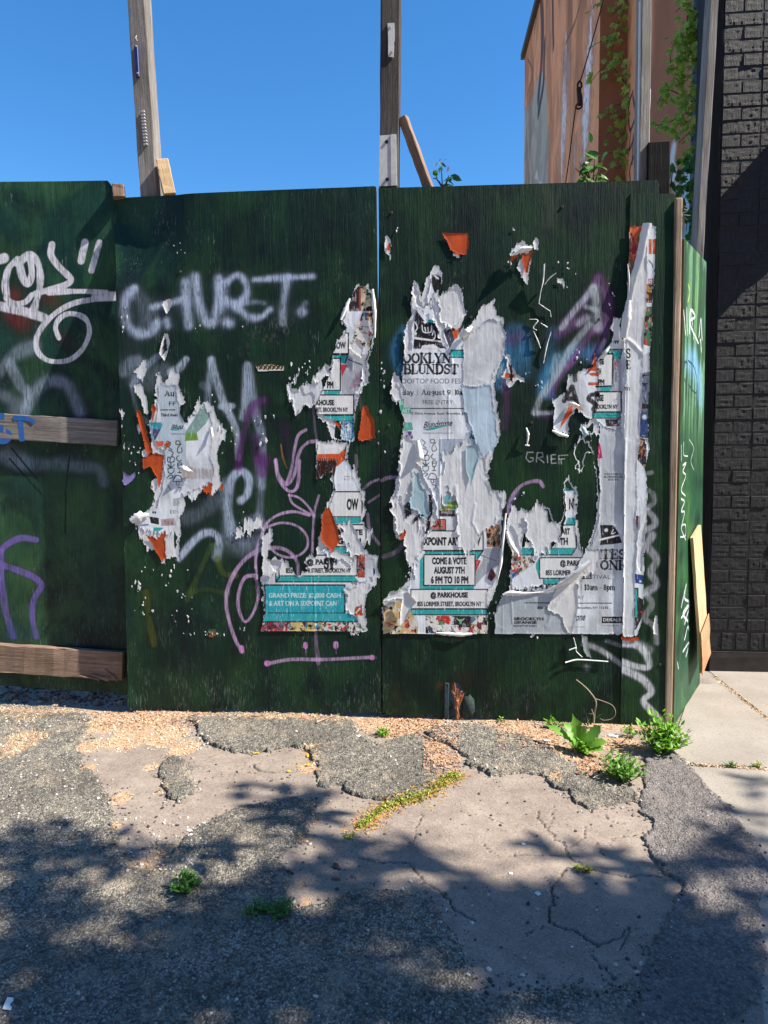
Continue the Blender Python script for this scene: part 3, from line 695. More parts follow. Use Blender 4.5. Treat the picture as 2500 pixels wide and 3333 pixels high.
for pts, r in ((((640, 100), (640, 200)), 3), (((655, 80), (655, 160), (680, 170)), 2.5), (((690, 60), (720, 120), (700, 200), (720, 260)), 2), (((650, 230), (670, 215), (650, 270), (668, 300), (640, 390), (665, 430)), 3.5), (((640, 450), (660, 470), (640, 530), (660, 540), (640, 640)), 4), (((635, 700), (665, 690), (665, 620), (640, 640), (668, 720)), 3.5),
               (((640, 1160), (670, 1010), (660, 1100), (690, 1130), (650, 1200), (680, 1250)), 5), (((640, 1230), (690, 1150), (660, 1270)), 5), (((660, 1370), (680, 1290), (690, 1310)), 5), (((650, 1450), (690, 1390), (670, 1480)), 5), (((615, 1520), (620, 1560)), 4)):
    S(Y2(*pts), r, WHT, .92, .3)

# ------------------------------------------------------------------ the fence boards
def board(name, parent, pl, px, thick, im_canvas, mat, label=None, res=.006, jag=.0, keep=None, holes=(), warp=None, seed=0, st=None):
    m, s0, t0, rs = mask_grid(pl, px, st, .03, res, jag, seed, holes, keep)
    ids, f, ni, nj = grid_faces(m)
    st_ = np.stack([s0 + nj * rs, t0 + ni * rs], 1)
    # the sawn edges are straight: move border nodes onto the outline where they lie next to it
    pp = pl.st(px) if st is None else np.asarray(st, float)
    full = np.zeros((m.shape[0] + 1, m.shape[1] + 1))
    for a_ in (0, 1):
        for b_ in (0, 1): full[a_:a_ + m.shape[0], b_:b_ + m.shape[1]] += m
    bi = np.nonzero(full[ni, nj] < 4)[0]; q_ = st_[bi]; best = np.full(len(bi), 1e9); tgt = q_.copy()
    for a0, b0 in zip(pp, np.roll(pp, -1, 0)):
        v_ = b0 - a0; t_ = np.clip(((q_ - a0) @ v_) / max(v_ @ v_, 1e-12), 0, 1); c_ = a0 + t_[:, None] * v_; d_ = np.hypot(*(q_ - c_).T); k_ = d_ < best; best[k_] = d_[k_]; tgt[k_] = c_[k_]
    ok_ = best < rs * .95; st_[bi[ok_]] = tgt[ok_]
    h = (fbm(st_[:, 0] / .35, st_[:, 1] / .8, seed + 3, 3) - .5) * .006 + (vnoise(st_[:, 0] / .011, st_[:, 1] / .3, seed) - .5) * .0007
    if warp is not None: h = h + warp(st_)
    sx = np.array(st_); sx[:, 0] += .487 * np.minimum(h + .012, 0) if warp is not None else 0; sx[:, 1] -= .37 * np.minimum(h + .012, 0) * sstep(1.9, 2.4, sx[:, 1]) if warp is not None else 0
    v = pl.w(sx, h); n = len(v)
    vb = pl.w(sx, h - thick)
    # rim faces along every border of the mask
    P_ = np.pad(m, 1); rim = []
    H, W = m.shape
    for di, dj, a, b in ((-1, 0, (0, 0), (0, 1)), (1, 0, (1, 1), (1, 0)), (0, -1, (1, 0), (0, 0)), (0, 1, (0, 1), (1, 1))):
        e = m & ~P_[1 + di:1 + di + H, 1 + dj:1 + dj + W]
        i, j = np.nonzero(e)
        rim.append(np.stack([ids[i + a[0], j + a[1]], ids[i + b[0], j + b[1]]], 1))
    rim = np.vstack(rim)
    rv = np.vstack([v[rim[:, 0]], v[rim[:, 1]], vb[rim[:, 1]], vb[rim[:, 0]]]); k = len(rim)
    rf = np.stack([np.arange(k), np.arange(k) + 3 * k, np.arange(k) + 2 * k, np.arange(k) + k], 1) + 2 * n
    V = np.vstack([v, vb, rv]); Fc = np.vstack([f, f[:, ::-1] + n, rf])
    uv = np.full((len(V), 2), -1.0)
    if im_canvas is not None: uv[:n] = im_canvas.uv(st_)
    sm = np.concatenate([np.ones(2 * len(f), bool), np.zeros(k, bool)])
    me = fast_mesh(name, V, Fc, uv, mat, sm)
    me.materials.append(PLY_EDGE)
    mi = np.zeros(len(Fc), np.int32); mi[len(f):] = 1; me.polygons.foreach_set('material_index', mi)
    o = link(name, me, parent)
    return tag(o, label)

fence = thing('plywood_fence', 'dark green plywood street fence covered in graffiti and torn posters', 'fence', (-.3, .03, 0))
M_LEFT = board_material('left_board_paint', c_left.image('left_board_spray', True), (34, 72, 60), (14, 42, 38), .40, 1.0)
M_P1 = board_material('middle_board_paint', c_p1.image('middle_board_spray', True), (19, 53, 41), (8, 31, 26), .46, 1.0)
M_P2 = board_material('poster_board_paint', c_p2.image('poster_board_spray', True), (17, 50, 37), (7, 29, 24), .47, .6)
M_COR = board_material('corner_board_paint', c_cor.image('corner_board_spray', True), (18, 54, 37), (8, 32, 23), .47, .5)
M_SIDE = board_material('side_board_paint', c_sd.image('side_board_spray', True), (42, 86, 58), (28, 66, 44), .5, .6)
foot = lambda z1: (lambda X, Z: (1 - sstep(z1, z1 + .1, Z)) + .06)
def warp_p1(st):
    # top left corner bent back, shaped to throw a diagonal shadow on the recessed sheet
    x = st[:, 0] + 1.56; d = 2.46 - st[:, 1]
    return -.098 * (1 - sstep(.0, .40, x)) * (lambda t: 1 - .45 * t - .55 * t * t * (3 - 2 * t))(np.clip((d - .12) / .30, 0, 1)) + .012 * (1 - sstep(0, .08, x)) * (1 - sstep(.0, .14, st[:, 1]))
edge_l = LEFT.st([(355, 590), (404, 2258)])
board('plywood_panel', fence, LEFT, [(-60, 592), (220, 590), (350, 588), (364, 606), (390, 760), (400, 900), (445, 2262), (-60, 2226)], .018, c_left, M_LEFT, 'recessed left plywood panel with white scroll tag and purple letters', seed=2, jag=.004, keep=foot(.12))
p1px = [(365, 640), (800, 622), (1225, 606), (1233, 1200), (1241, 2322), (1000, 2315), (700, 2310), (418, 2308), (397, 1450)]
p1 = board('plywood_panel', fence, FENCE, p1px, .018, c_p1, M_P1, 'plywood panel with silver spray word and pink face drawing', seed=5, jag=.012, keep=foot(.03), warp=warp_p1)
hole = Z8((560, 1722), (600, 1700), (640, 1760), (665, 1760), (640, 1800), (625, 1850), (600, 1960), (560, 1960), (565, 1850), (548, 1790))
p2px = [(1232, 612), (1700, 599), (2144, 586), (2148, 700), (2146, 2372), (1640, 2340), (1246, 2326), (1237, 1400)]
board('plywood_panel', fence, FENCE, p2px, .018, c_p2, M_P2, 'plywood panel with broken foot, mostly hidden under layered white posters', seed=9, jag=.008, keep=foot(.02), holes=[hole])
board('corner_board', fence, CORNER, [(2053, 628), (2195, 630), (2186, 1500), (2166, 2392), (2020, 2384), (2036, 1500)], .0052, c_cor, M_COR, 'narrow green board at the right corner with white wavy spray', seed=13, jag=.004, keep=foot(.0))
q = SIDE.st([(2228, 775), (2297, 852), (2302, 1000), (2279, 2185), (2215, 2362)])
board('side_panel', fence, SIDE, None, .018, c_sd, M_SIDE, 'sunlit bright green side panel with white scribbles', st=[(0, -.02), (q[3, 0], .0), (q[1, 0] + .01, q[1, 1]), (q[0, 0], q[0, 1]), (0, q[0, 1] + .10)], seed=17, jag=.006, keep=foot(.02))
# corner post, rails
def stud_px(name, pl, t0, t1, b0, b1, d, mat, parent=None, h=0.0, **kw):
    T = (pl.at(*t0, h) + pl.at(*t1, h)) / 2; B = (pl.at(*b0, h) + pl.at(*b1, h)) / 2
    w = ((pl.at(*t0) - pl.at(*t1)).length + (pl.at(*b0) - pl.at(*b1)).length) / 2
    n = Vector(pl.n); off = -n * d / 2
    return beam(name, B + off, T + off, w, d, mat, parent, tuple(pl.n), **kw)
cp = stud_px('corner_post', yplane(-.011), (2199, 645), (2225, 640), (2166, 2374), (2186, 2374), .052, WOOD_TAN, fence, wob=.0014, cuts=9, bev=.005)
r1 = beam('rail', LEFT.at(-60, 1384, .02), LEFT.at(392, 1411, .02), .124, .036, WOOD_GREY, fence, tuple(LEFT.n), cuts=14, wob=.002)
tag(r1, 'grey wooden rail across the recessed panel with blue letters')
r2 = beam('rail', LEFT.at(-60, 2132, .022), LEFT.at(409, 2162, .022), .142, .040, WOOD_BROWN, fence, tuple(LEFT.n), cuts=14, wob=.003)
tag(r2, 'splintered brown wooden rail near the foot of the recessed panel')
# blue letters brushed on the rail
BLUE_PAINT = plain('blue_marker_paint', (40, 92, 160), .5)
def ribbon(name, px, r, pl, h, mat, parent):
    p = smooth_line(pl.st(px)); t = np.gradient(p, axis=0); t /= np.linalg.norm(t, axis=1)[:, None]
    nrm = np.stack([-t[:, 1], t[:, 0]], 1) * r * MPP
    v = np.vstack([pl.w(p + nrm, h), pl.w(p - nrm, h)]); k = len(p); i = np.arange(k - 1)
    return link(name, fast_mesh(name, v, np.stack([i, i + 1, i + 1 + k, i + k], 1), mat=mat), parent)
ribbon('painted_letter', Z4((60, 118), (0, 120), (-20, 170), (40, 200), (95, 245), (60, 282), (-10, 275)), 11, LEFT, .0395, BLUE_PAINT, r1)
ribbon('painted_letter', Z4((180, 285), (172, 200), (165, 130)), 9, LEFT, .0395, BLUE_PAINT, r1); ribbon('painted_letter', Z4((120, 132), (180, 128), (230, 140), (262, 160)), 8, LEFT, .0402, BLUE_PAINT, r1)
for a, b, w in (((735, 505), (820, 570), .010), ((640, 540), (765, 565), .013), ((690, 560), (780, 545), .008), ((560, 545), (700, 560), .007)):
    beam('splinter', LEFT.at(*Z4((a[0], a[1] + 1300))[0], .045), LEFT.at(*Z4((b[0], b[1] + 1310))[0], .052), w, .006, WOOD_BROWN, r2, tuple(LEFT.n), cuts=2, wob=.002)
# broken wood showing in the hole at the foot of the poster panel
SPL = timber('split_wood', (150, 84, 50), (206, 146, 108), (92, 48, 30), 1.0)
for k, (a, b, w) in enumerate((((575, 1700), (600, 1950), .016), ((600, 1745), (585, 1880), .012), ((630, 1760), (590, 1830), .010), ((655, 1770), (600, 1830), .012), ((565, 1760), (612, 1830), .01), ((600, 1820), (612, 1940), .014), ((590, 1900), (640, 1960), .012), ((640, 1790), (605, 1870), .008))):
    beam('splinter', FENCE.at(*Z8(b)[0], .001 - .002 * (k % 3)), FENCE.at(*Z8(a)[0], -.006 + .004 * (k % 3)), w, .006, SPL, fence, roll=random.uniform(-.5, .5), cuts=3, wob=.0025)
GREYW = plain('grey_green_wood', (44, 58, 54), .8, vary=.45, scale=90, bump=.8)
bm = bmesh.new(); c0 = FENCE.st(Z8((675, 1870), (722, 1870), (675, 1950)))
ring = []
for i in range(18):
    a = i / 18 * 2 * math.pi; rr = random.uniform(.8, 1.12); ring.append(bm.verts.new(FENCE.w([(c0[0, 0] + rr * math.cos(a) * (c0[1, 0] - c0[0, 0]), c0[0, 1] + rr * math.sin(a) * (c0[0, 1] - c0[2, 1]))], .002)[0]))
cen = bm.verts.new(FENCE.w([c0[0]], .0026)[0]); back = [bm.verts.new(Vector(v.co) + Vector((0, .02, 0))) for v in ring]
for i in range(18):
    bm.faces.new((ring[i], ring[(i + 1) % 18], cen)); bm.faces.new((ring[(i + 1) % 18], ring[i], back[i], back[(i + 1) % 18]))
bm.normal_update(); bm_obj('wood_plug', bm, GREYW, fence, smooth=True)
beam('patch_strip', FENCE.at(*Z8((525, 1950))[0], .001), FENCE.at(*Z8((528, 1705))[0], .001), .022, .006, plain('blue_grey_wood', (40, 60, 66), .7, vary=.3, bump=.5), fence, cuts=4)
# nails and screws
STEEL = plain('rusty_steel', (90, 78, 70), .5, .5, .6)
def screw(px, pl, r=.006, h=.001, parent=fence, mat=STEEL):
    bm = bmesh.new(); bmesh.ops.create_cone(bm, cap_ends=True, segments=10, radius1=r, radius2=r * .75, depth=.004)
    q = Vector(pl.n).to_track_quat('Z', 'Y').to_matrix().to_4x4(); q.translation = pl.at(px[0], px[1], h)
    return bm_obj('screw_head', bm, mat, parent, q)
for p in Z7((1555, 703), (690, 690), (135, 1420), (1100, 1400)) + Y2((500, 1535)) + Z5((1435, 1190), (435, 65)) + Z2((95, 883), (805, 858)): screw(p, FENCE if p[0] < 2060 else CORNER, .007)
for a, b in (((805, 178), (830, 186)), ((800, 200), (832, 205)), ((800, 245), (852, 250)), ((805, 268), (830, 285))):
    pa = yplane(-.01).at(*Y1(a)[0]); pb = yplane(-.0).at(*Y1(b)[0]); tube('nail', [pa, pb], .0016, STEEL, fence, sm=False)
# ------------------------------------------------------------------ what is printed on the posters
INK, TEAL, TEAL2, PAP, ORG = (20, 20, 26), (44, 172, 172), (30, 126, 132), (234, 235, 233), (214, 88, 36)
PAL = [(196, 60, 48), (226, 214, 196), (60, 72, 100), (92, 140, 96), (214, 150, 96), (110, 50, 70), (230, 226, 220), (70, 130, 170), (150, 110, 80)]
PAL_L = [(224, 220, 214), (190, 190, 196), (210, 180, 150), (170, 80, 70), (120, 130, 150), (226, 226, 224)]
PAL_R = [(150, 46, 56), (70, 40, 60), (180, 110, 120), (226, 220, 214), (60, 90, 120), (206, 150, 110)]
def teal_box(C, Z, x0, y0, x1, y1, band, shift=14, t=2.0, fill=PAP):
    """white lettering panel with a teal block edge below and beside it"""
    C.rect(Z, x0 - shift, y1, x1 - shift * .3, y1 + band, TEAL, 1, INK, t)
    C.poly(Z((x0 - shift, y0 + 12), (x0, y0), (x0, y1), (x0 - shift, y1 + band)), TEAL2)
    C.rect(Z, x0, y0, x1, y1, fill, 1, INK, t)
def doodles(C, Z, x, y, k=1.0):
    S = lambda pts: C.stroke(Z(*[(x + a * k, y + b * k) for a, b in pts]), 1.5, INK, .9, .3)
    S([(0, 0), (22, 22), (10, 40), (32, 60)]); S([(60, 0), (60, 22), (84, 22), (84, 2), (60, 0)]); S([(95, 20), (70, 50), (75, 80), (100, 70), (95, 45)]); S([(10, 60), (40, 80), (20, 120)])
    S([(5, 110), (45, 110), (45, 140), (5, 140), (5, 110)]); S([(20, 110), (20, 140)]); S([(75, 100), (62, 118), (80, 138), (95, 130)])
    S([(5, 185), (45, 185), (38, 215), (10, 215), (5, 185)]); S([(25, 185), (5, 160), (25, 175), (25, 150), (32, 175), (48, 160), (25, 185)])
    S([(70, 150), (98, 150), (92, 185), (76, 185), (70, 150)]); S([(84, 185), (84, 212)]); S([(72, 214), (96, 214)]); S([(70, 162), (98, 162)])
    S([(40, 270), (60, 235), (90, 240), (98, 272), (40, 272)]); S([(62, 272), (64, 296), (80, 296), (80, 272)]); S([(0, 250), (20, 230), (40, 240), (15, 255)]); S([(5, 300), (25, 330)]); S([(70, 310), (95, 320), (80, 345)])
def logo_stripe(C, Z, x0, y0, x1, y1, t):
    C.text(Z, x0, y0, x1, y1, t, (26, 40, 60), .025, 1, .3, -.08)

# --- posters on the panel with the silver word
q1 = Canvas(FENCE, -1.62, -.27, .1, 2.2, .0016)
T = q1.text
X, Zz = q1.grid(); q1.put(0, q1.H, 0, q1.W, sstep(.5, .7, fbm(X / .12, Zz / .2, 90)) * .35, (190, 204, 220))
# left remnant
q1.poly(Z3((1040, 1420), (1200, 1440), (1230, 1680), (1260, 1760), (1250, 2074), (1120, 2074), (1080, 1800), (1090, 1640)), (198, 216, 228), .9)
q1.serif(Z3, 1112, 1476, 1180, 1512, 'Au'); T(Z3, 1142, 1550, 1188, 1578, 'FF', INK); q1.stroke(Z3((1085, 1606), (1182, 1606)), 1.6, INK, 1, .2, False)
T(Z3, 1086, 1630, 1200, 1650, 'Third Aven', INK, .036); T(Z3, 1300, 1632, 1362, 1650, 'Brool', INK, .036)
logo_stripe(q1, Z3, 1155, 1706, 1232, 1740, 'Bluu'); q1.poly(Z3((1150, 1742), (1240, 1732), (1190, 1748)), TEAL); T(Z3, 1155, 1762, 1250, 1774, 'TASMANIA AU', (70, 80, 100))
doodles(q1, Z3, 1130, 1815, 1.0)
q1.poly(Z3((1010, 1690), (1090, 1690), (1100, 1710), (1050, 1810), (1020, 1800), (1000, 1740)), (50, 150, 165)); q1.poly(Z3((1025, 1735), (1085, 1735), (1045, 1815)), (70, 60, 110))
q1.poly(Z3((1380, 1545), (1440, 1600), (1390, 1700), (1300, 1790), (1250, 1820), (1250, 1760), (1310, 1670)), (110, 178, 160), .8); q1.poly(Z3((1260, 1760), (1330, 1760), (1340, 1810), (1250, 1815)), (110, 160, 60)); T(Z3, 1355, 1560, 1390, 1600, 'S', (180, 210, 200), .03)
q1.poly(Z3((1040, 1820), (1110, 1815), (1100, 1850), (1050, 1860)), (206, 90, 60)); q1.serif(Z3, 1030, 1815, 1060, 1840, 'ST')
for x in range(1240, 1470, 26): q1.stroke(Z3((x, 1960 + (x * 7) % 60), (x + 4, 2060)), 4 + (x % 3), (206, 120, 100), .5, .8)
q1.poly(Z4((1010, 790), (1075, 800), (1075, 845), (1020, 835)), (30, 30, 36)); T(Z4, 1108, 818, 1172, 850, 'TH A', (60, 20, 18), .02); q1.poly(Z4((1090, 810), (1180, 800), (1180, 850), (1090, 855)), (206, 96, 70), .6)
q1.poly(Z4((1040, 865), (1110, 865), (1075, 890), (1035, 890)), TEAL); q1.stroke(Z4((920, 855), (1000, 845)), 3, (120, 140, 180), .9, .3); T(Z4, 1150, 750, 1190, 770, 'EE', (90, 40, 36)); T(Z4, 1030, 755, 1056, 770, 'II', INK, .05)
q1.poly(Z4((1170, 670), (1240, 660), (1230, 720), (1170, 720)), (150, 176, 160), .5)
# upper right remnant
q1.poly(Z5((1440, 130), (1600, 130), (1600, 300), (1450, 300)), (48, 32, 40)); T(Z5, 1460, 216, 1494, 242, 'URE', (220, 215, 205)); T(Z5, 1453, 286, 1512, 304, 'LAGER', (220, 215, 205)); q1.poly(Z5((1510, 145), (1518, 145), (1518, 300), (1510, 300)), (190, 60, 60))
q1.collage(Z5((1520, 140), (1600, 140), (1604, 300), (1520, 300)), [(196, 160, 130), (120, 160, 120), (70, 40, 40), (226, 200, 170)], 3, .03)
q1.collage(Z5((1530, 310), (1606, 300), (1606, 520), (1460, 520), (1490, 400)), PAL, 6, .022)
q1.rect(Z5, 1330, 432, 1446, 556, PAP, 1, INK, 2); T(Z5, 1352, 484, 1430, 528, 'HOW', INK, .05)
q1.poly(Z5((1340, 562), (1444, 562), (1428, 612), (1340, 612)), TEAL); q1.stroke(Z5((1340, 562), (1444, 562), (1428, 612)), 2, INK, 1, .2, False)
q1.rect(Z5, 1250, 584, 1398, 776, PAP, 1, INK, 2); T(Z5, 1330, 620, 1346, 652, 'E', INK, .05); T(Z5, 1318, 722, 1356, 764, 'PM', INK, .05)
q1.poly(Z5((1300, 778), (1400, 778), (1392, 800), (1300, 800)), TEAL); q1.poly(Z5((1400, 620), (1440, 622), (1405, 700)), (190, 50, 60)); q1.poly(Z5((1500, 655), (1546, 740), (1450, 770)), (96, 40, 70)); q1.collage(Z5((1500, 655), (1546, 740), (1450, 770)), [(96, 40, 70), (130, 60, 100), (160, 90, 110)], 8, .015)
q1.poly(Z5((1440, 560), (1560, 560), (1580, 680), (1480, 800), (1404, 800), (1404, 700), (1440, 622)), (178, 182, 196), .55); q1.stroke(Z5((1445, 590), (1525, 622)), 2, INK, .8, .3, False)
q1.rect(Z5, 1200, 803, 1478, 922, PAP, 1, INK, 2); T(Z5, 1236, 832, 1360, 866, 'RKHOUSE', INK, .05); T(Z5, 1250, 878, 1444, 910, 'EET, BROOKLYN NY', INK, .036); q1.rect(Z5, 1250, 926, 1478, 960, TEAL, 1, INK, 1.5)
q1.collage(Z5((1400, 965), (1480, 965), (1476, 1076), (1405, 1076)), [(70, 140, 190), (220, 225, 225), (40, 60, 90), (170, 200, 220)], 4, .02)
for k in range(5): q1.stroke(Z5((1420 + k * 10, 1000), (1412 + k * 12, 1060)), 1.4, (235, 238, 238), .9, .3)
# lower right remnant
q1.poly(Z5((1262, 1080), (1450, 1080), (1390, 1155), (1256, 1160)), PAP); q1.poly(Z5((1255, 1158), (1390, 1156), (1450, 1100), (1440, 1180), (1380, 1230), (1260, 1220)), ORG)
for p in (((1256, 1200), (1380, 1190), (1360, 1300), (1330, 1382), (1250, 1382)),): q1.poly(Z5(*p), (56, 24, 18))
for k in range(16): q1.stroke(Z5((1262 + k * 7, 1185), (1266 + k * 6, 1230 + (k * 17) % 30)), 1.6, (186, 110, 60) if k % 2 else (40, 18, 14), .9, .3)
q1.poly(Z6((1244, 0), (1370, 0), (1330, 130), (1300, 210), (1255, 200), (1244, 120)), (46, 22, 18)); q1.stroke(Z6((1280, 10), (1270, 190)), 2, (120, 50, 36), .6, .4)
T(Z6, 1420, 88, 1452, 100, 'WIN', (70, 80, 100)); T(Z6, 1420, 104, 1452, 116, 'BLU', (70, 80, 100))
q1.rect(Z6, 1300, 185, 1528, 336, PAP, 1, INK, 2); T(Z6, 1436, 226, 1506, 296, 'OW', INK, .05); q1.poly(Z6((1345, 340), (1545, 340), (1510, 376), (1345, 376)), TEAL)
q1.rect(Z6, 1335, 382, 1552, 514, PAP, 1, INK, 2); T(Z6, 1372, 410, 1532, 446, '& VOTE', INK, .05); T(Z6, 1380, 464, 1522, 502, 'G 7TH', INK, .05); q1.poly(Z6((1310, 518), (1556, 518), (1550, 556), (1310, 556)), TEAL)
q1.poly(Z6((1395, 385), (1450, 385), (1475, 480), (1440, 500), (1415, 460)), (30, 30, 36)); q1.serif(Z6, 1450, 534, 1490, 580, 'TE'); q1.stroke(Z6((1470, 545), (1560, 560), (1620, 570)), 14, (214, 222, 226), .9, .4)
q1.rect(Z6, 1030, 565, 1498, 690, PAP, 1, INK, 2); T(Z6, 1195, 588, 1376, 632, '@ PARKH', INK, .05); q1.serif(Z6, 1300, 584, 1362, 648, 'ST'); T(Z6, 1070, 642, 1112, 674, '855', INK, .036); T(Z6, 1205, 644, 1462, 676, 'R STREET, BROOKLYN NY', INK, .036)
q1.poly(Z6((1010, 692), (1480, 692), (1510, 726), (1010, 726)), TEAL); q1.stroke(Z6((1010, 660), (1010, 726), (1500, 726)), 2, INK, 1, .2, False); q1.stroke(Z6((1010, 726), (1040, 690)), 2, INK, 1, .2, False)
q1.serif(Z6, 1350, 738, 1420, 756, 'am  n'); q1.serif(Z6, 1460, 728, 1500, 758, '8p'); q1.collage(Z6((1500, 560), (1545, 560), (1545, 700), (1500, 700)), [(180, 80, 60), (70, 40, 40), (130, 150, 170)], 9, .02); q1.poly(Z6((1595, 640), (1625, 640), (1625, 710), (1595, 710)), (50, 90, 150))
q1.rect(Z6, 945, 744, 1425, 914, (38, 168, 182), 1, INK, 2.4); q1.poly(Z6((928, 740), (945, 744), (945, 914), (928, 960)), TEAL2); q1.poly(Z6((945, 914), (1470, 914), (1510, 966), (930, 966)), (50, 170, 178)); q1.stroke(Z6((930, 966), (1510, 966)), 2.4, INK, 1, .2, False); q1.stroke(Z6((930, 962), (945, 914), (945, 744)), 2.4, INK, 1, .2, False)
T(Z6, 968, 792, 1400, 826, 'GRAND PRIZE: $2,000 CASH', (214, 226, 224), .03); T(Z6, 970, 838, 1376, 870, '& ART ON A SIXPOINT CAN', (214, 226, 224), .03)
q1.poly(Z6((1440, 760), (1530, 760), (1530, 900), (1440, 900)), (206, 214, 220)); 
q1.collage(Z6((925, 968), (1100, 968), (1080, 1024), (915, 1024)), PAL_R, 12, .02); q1.collage(Z6((1100, 968), (1300, 968), (1300, 1024), (1080, 1024)), [(224, 226, 224), (70, 150, 180), (90, 40, 90), (214, 190, 110)], 15, .02); q1.collage(Z6((1300, 968), (1520, 968), (1570, 1024), (1300, 1024)), [(80, 140, 70), (40, 40, 50), (220, 220, 215), (190, 60, 50)], 18, .02)
q1.poly(Z6((925, 430), (944, 430), (944, 500), (972, 540), (940, 555)), TEAL); T(Z6, 980, 412, 992, 446, 'S', INK, .05); q1.rect(Z6, 946, 405, 990, 514, PAP, 0, INK, 2); q1.collage(Z6((932, 560), (970, 560), (985, 660), (930, 706)), [(190, 50, 50), (226, 224, 222), (60, 40, 50)], 21, .02)

# --- posters on the next panel
q2 = Canvas(FENCE, -.34, .94, .1, 2.3, .0016)
T = q2.text
X, Zz = q2.grid(); q2.put(0, q2.H, 0, q2.W, sstep(.46, .7, fbm(X / .15, Zz / .25, 95)) * .45, (186, 204, 224))
# festival poster, upper left
q2.poly(Z7((318, 640), (380, 720), (300, 715)), INK); q2.poly(Z7((305, 715), (330, 690), (380, 735), (430, 700), (470, 780), (500, 880), (525, 900), (300, 905), (310, 800)), INK); q2.poly(Z7((305, 822), (500, 850), (500, 862), (305, 838)), PAP)
q2.poly(Z7((350, 905), (362, 880), (440, 872), (490, 905)), PAP); q2.stroke(Z7((360, 745), (370, 790), (420, 790), (425, 750)), 2, PAP, 1, .3); q2.stroke(Z7((310, 720), (330, 760), (310, 790)), 2, PAP, 1, .3); q2.stroke(Z7((430, 810), (440, 780), (450, 820), (430, 850)), 2, PAP, 1, .3); q2.stroke(Z7((380, 760), (385, 785)), 2, PAP, 1, .3); q2.stroke(Z7((400, 758), (402, 785)), 2, PAP, 1, .3); q2.stroke(Z7((315, 800)), 5, PAP, 1, .3)
q2.poly(Z7((425, 385), (490, 420), (490, 500), (450, 540), (425, 470)), INK); T(Z7, 410, 560, 432, 640, '0', INK, .0); q2.stroke(Z7((430, 400), (470, 430)), 3, PAP, 1, .3); q2.stroke(Z7((358, 600), (400, 606)), 4, INK, .9, .3)
q2.poly(Z7((385, 705), (450, 705), (480, 740), (400, 725)), TEAL); q2.poly(Z7((500, 770), (560, 765), (640, 735), (640, 755), (590, 830), (575, 850), (545, 900), (520, 830)), (60, 62, 80)); q2.poly(Z7((560, 775), (612, 758), (600, 830), (575, 840)), ORG); q2.stroke(Z7((490, 780), (560, 775), (640, 735)), 4, INK, 1, .3)
q2.rect(Z7, 555, 912, 640, 962, TEAL, 1, INK, 1.5)
q2.serif(Z7, 230, 934, 556, 998, 'OOKLYN'); q2.serif(Z7, 236, 1008, 606, 1072, 'BLUNDST'); T(Z7, 222, 1104, 622, 1138, 'OOFTOP FOOD FES', INK); q2.serif(Z7, 226, 1180, 556, 1214, 'day | August 9'); q2.serif(Z7, 560, 1180, 652, 1212, '| 10am'); T(Z7, 364, 1250, 568, 1278, 'FREE ENTRY', INK)
q2.stroke(Z7((285, 1306), (640, 1306)), 1.6, INK, 1, .2, False); T(Z7, 288, 1332, 648, 1352, '0 Third Avenue. Roof, Brooklyn, N', INK, .036)
logo_stripe(q2, Z7, 368, 1394, 560, 1440, 'Blundstone'); q2.poly(Z7((365, 1446), (570, 1412), (440, 1448), (400, 1456)), (50, 160, 170)); T(Z7, 366, 1466, 568, 1478, 'TASMANIA AUSTRALIA 1870', (60, 74, 96))
q2.poly(Z7((200, 1240), (240, 1240), (236, 1300), (280, 1300), (290, 1340), (205, 1340)), (80, 160, 140)); T(Z7, 190, 1252, 235, 1285, 'GRA', (190, 220, 210), .03); T(Z7, 225, 1305, 280, 1338, 'ART', (190, 220, 210), .03); q2.poly(Z7((225, 1400), (290, 1400), (300, 1450), (230, 1460)), (90, 170, 150)); q2.collage(Z7((215, 1460), (290, 1460), (300, 1510), (220, 1510)), [(100, 60, 130), (40, 40, 60), (190, 190, 200)], 23, .02)
q2.rect(Z7, 275, 1520, 352, 1640, (200, 150, 130), .5); q2.poly(Z7((245, 1600), (290, 1600), (290, 1640), (245, 1640)), (206, 110, 70)); doodles(q2, Z7, 360, 1515, .98)
q2.rect(Z7, 480, 1512, 652, 1659, (186, 204, 228), .8); q2.rect(Z7, 655, 1470, 728, 1550, (160, 196, 220), .9); T(Z7, 680, 1478, 728, 1512, 'AD', INK, .05); T(Z7, 690, 1455, 720, 1470, 'SI', INK, .05)
q2.poly(Z7((860, 1170), (886, 1180), (886, 1300), (860, 1230)), (16, 16, 20)); q2.poly(Z7((640, 1160), (820, 1150), (800, 1280), (700, 1420), (650, 1400)), (150, 186, 212), .55); q2.poly(Z7((880, 720), (920, 760), (640, 1100), (640, 1000)), (232, 232, 230), .5)
q2.poly(Z7((600, 800), (690, 740), (720, 760), (640, 860)), (214, 206, 186), .6)
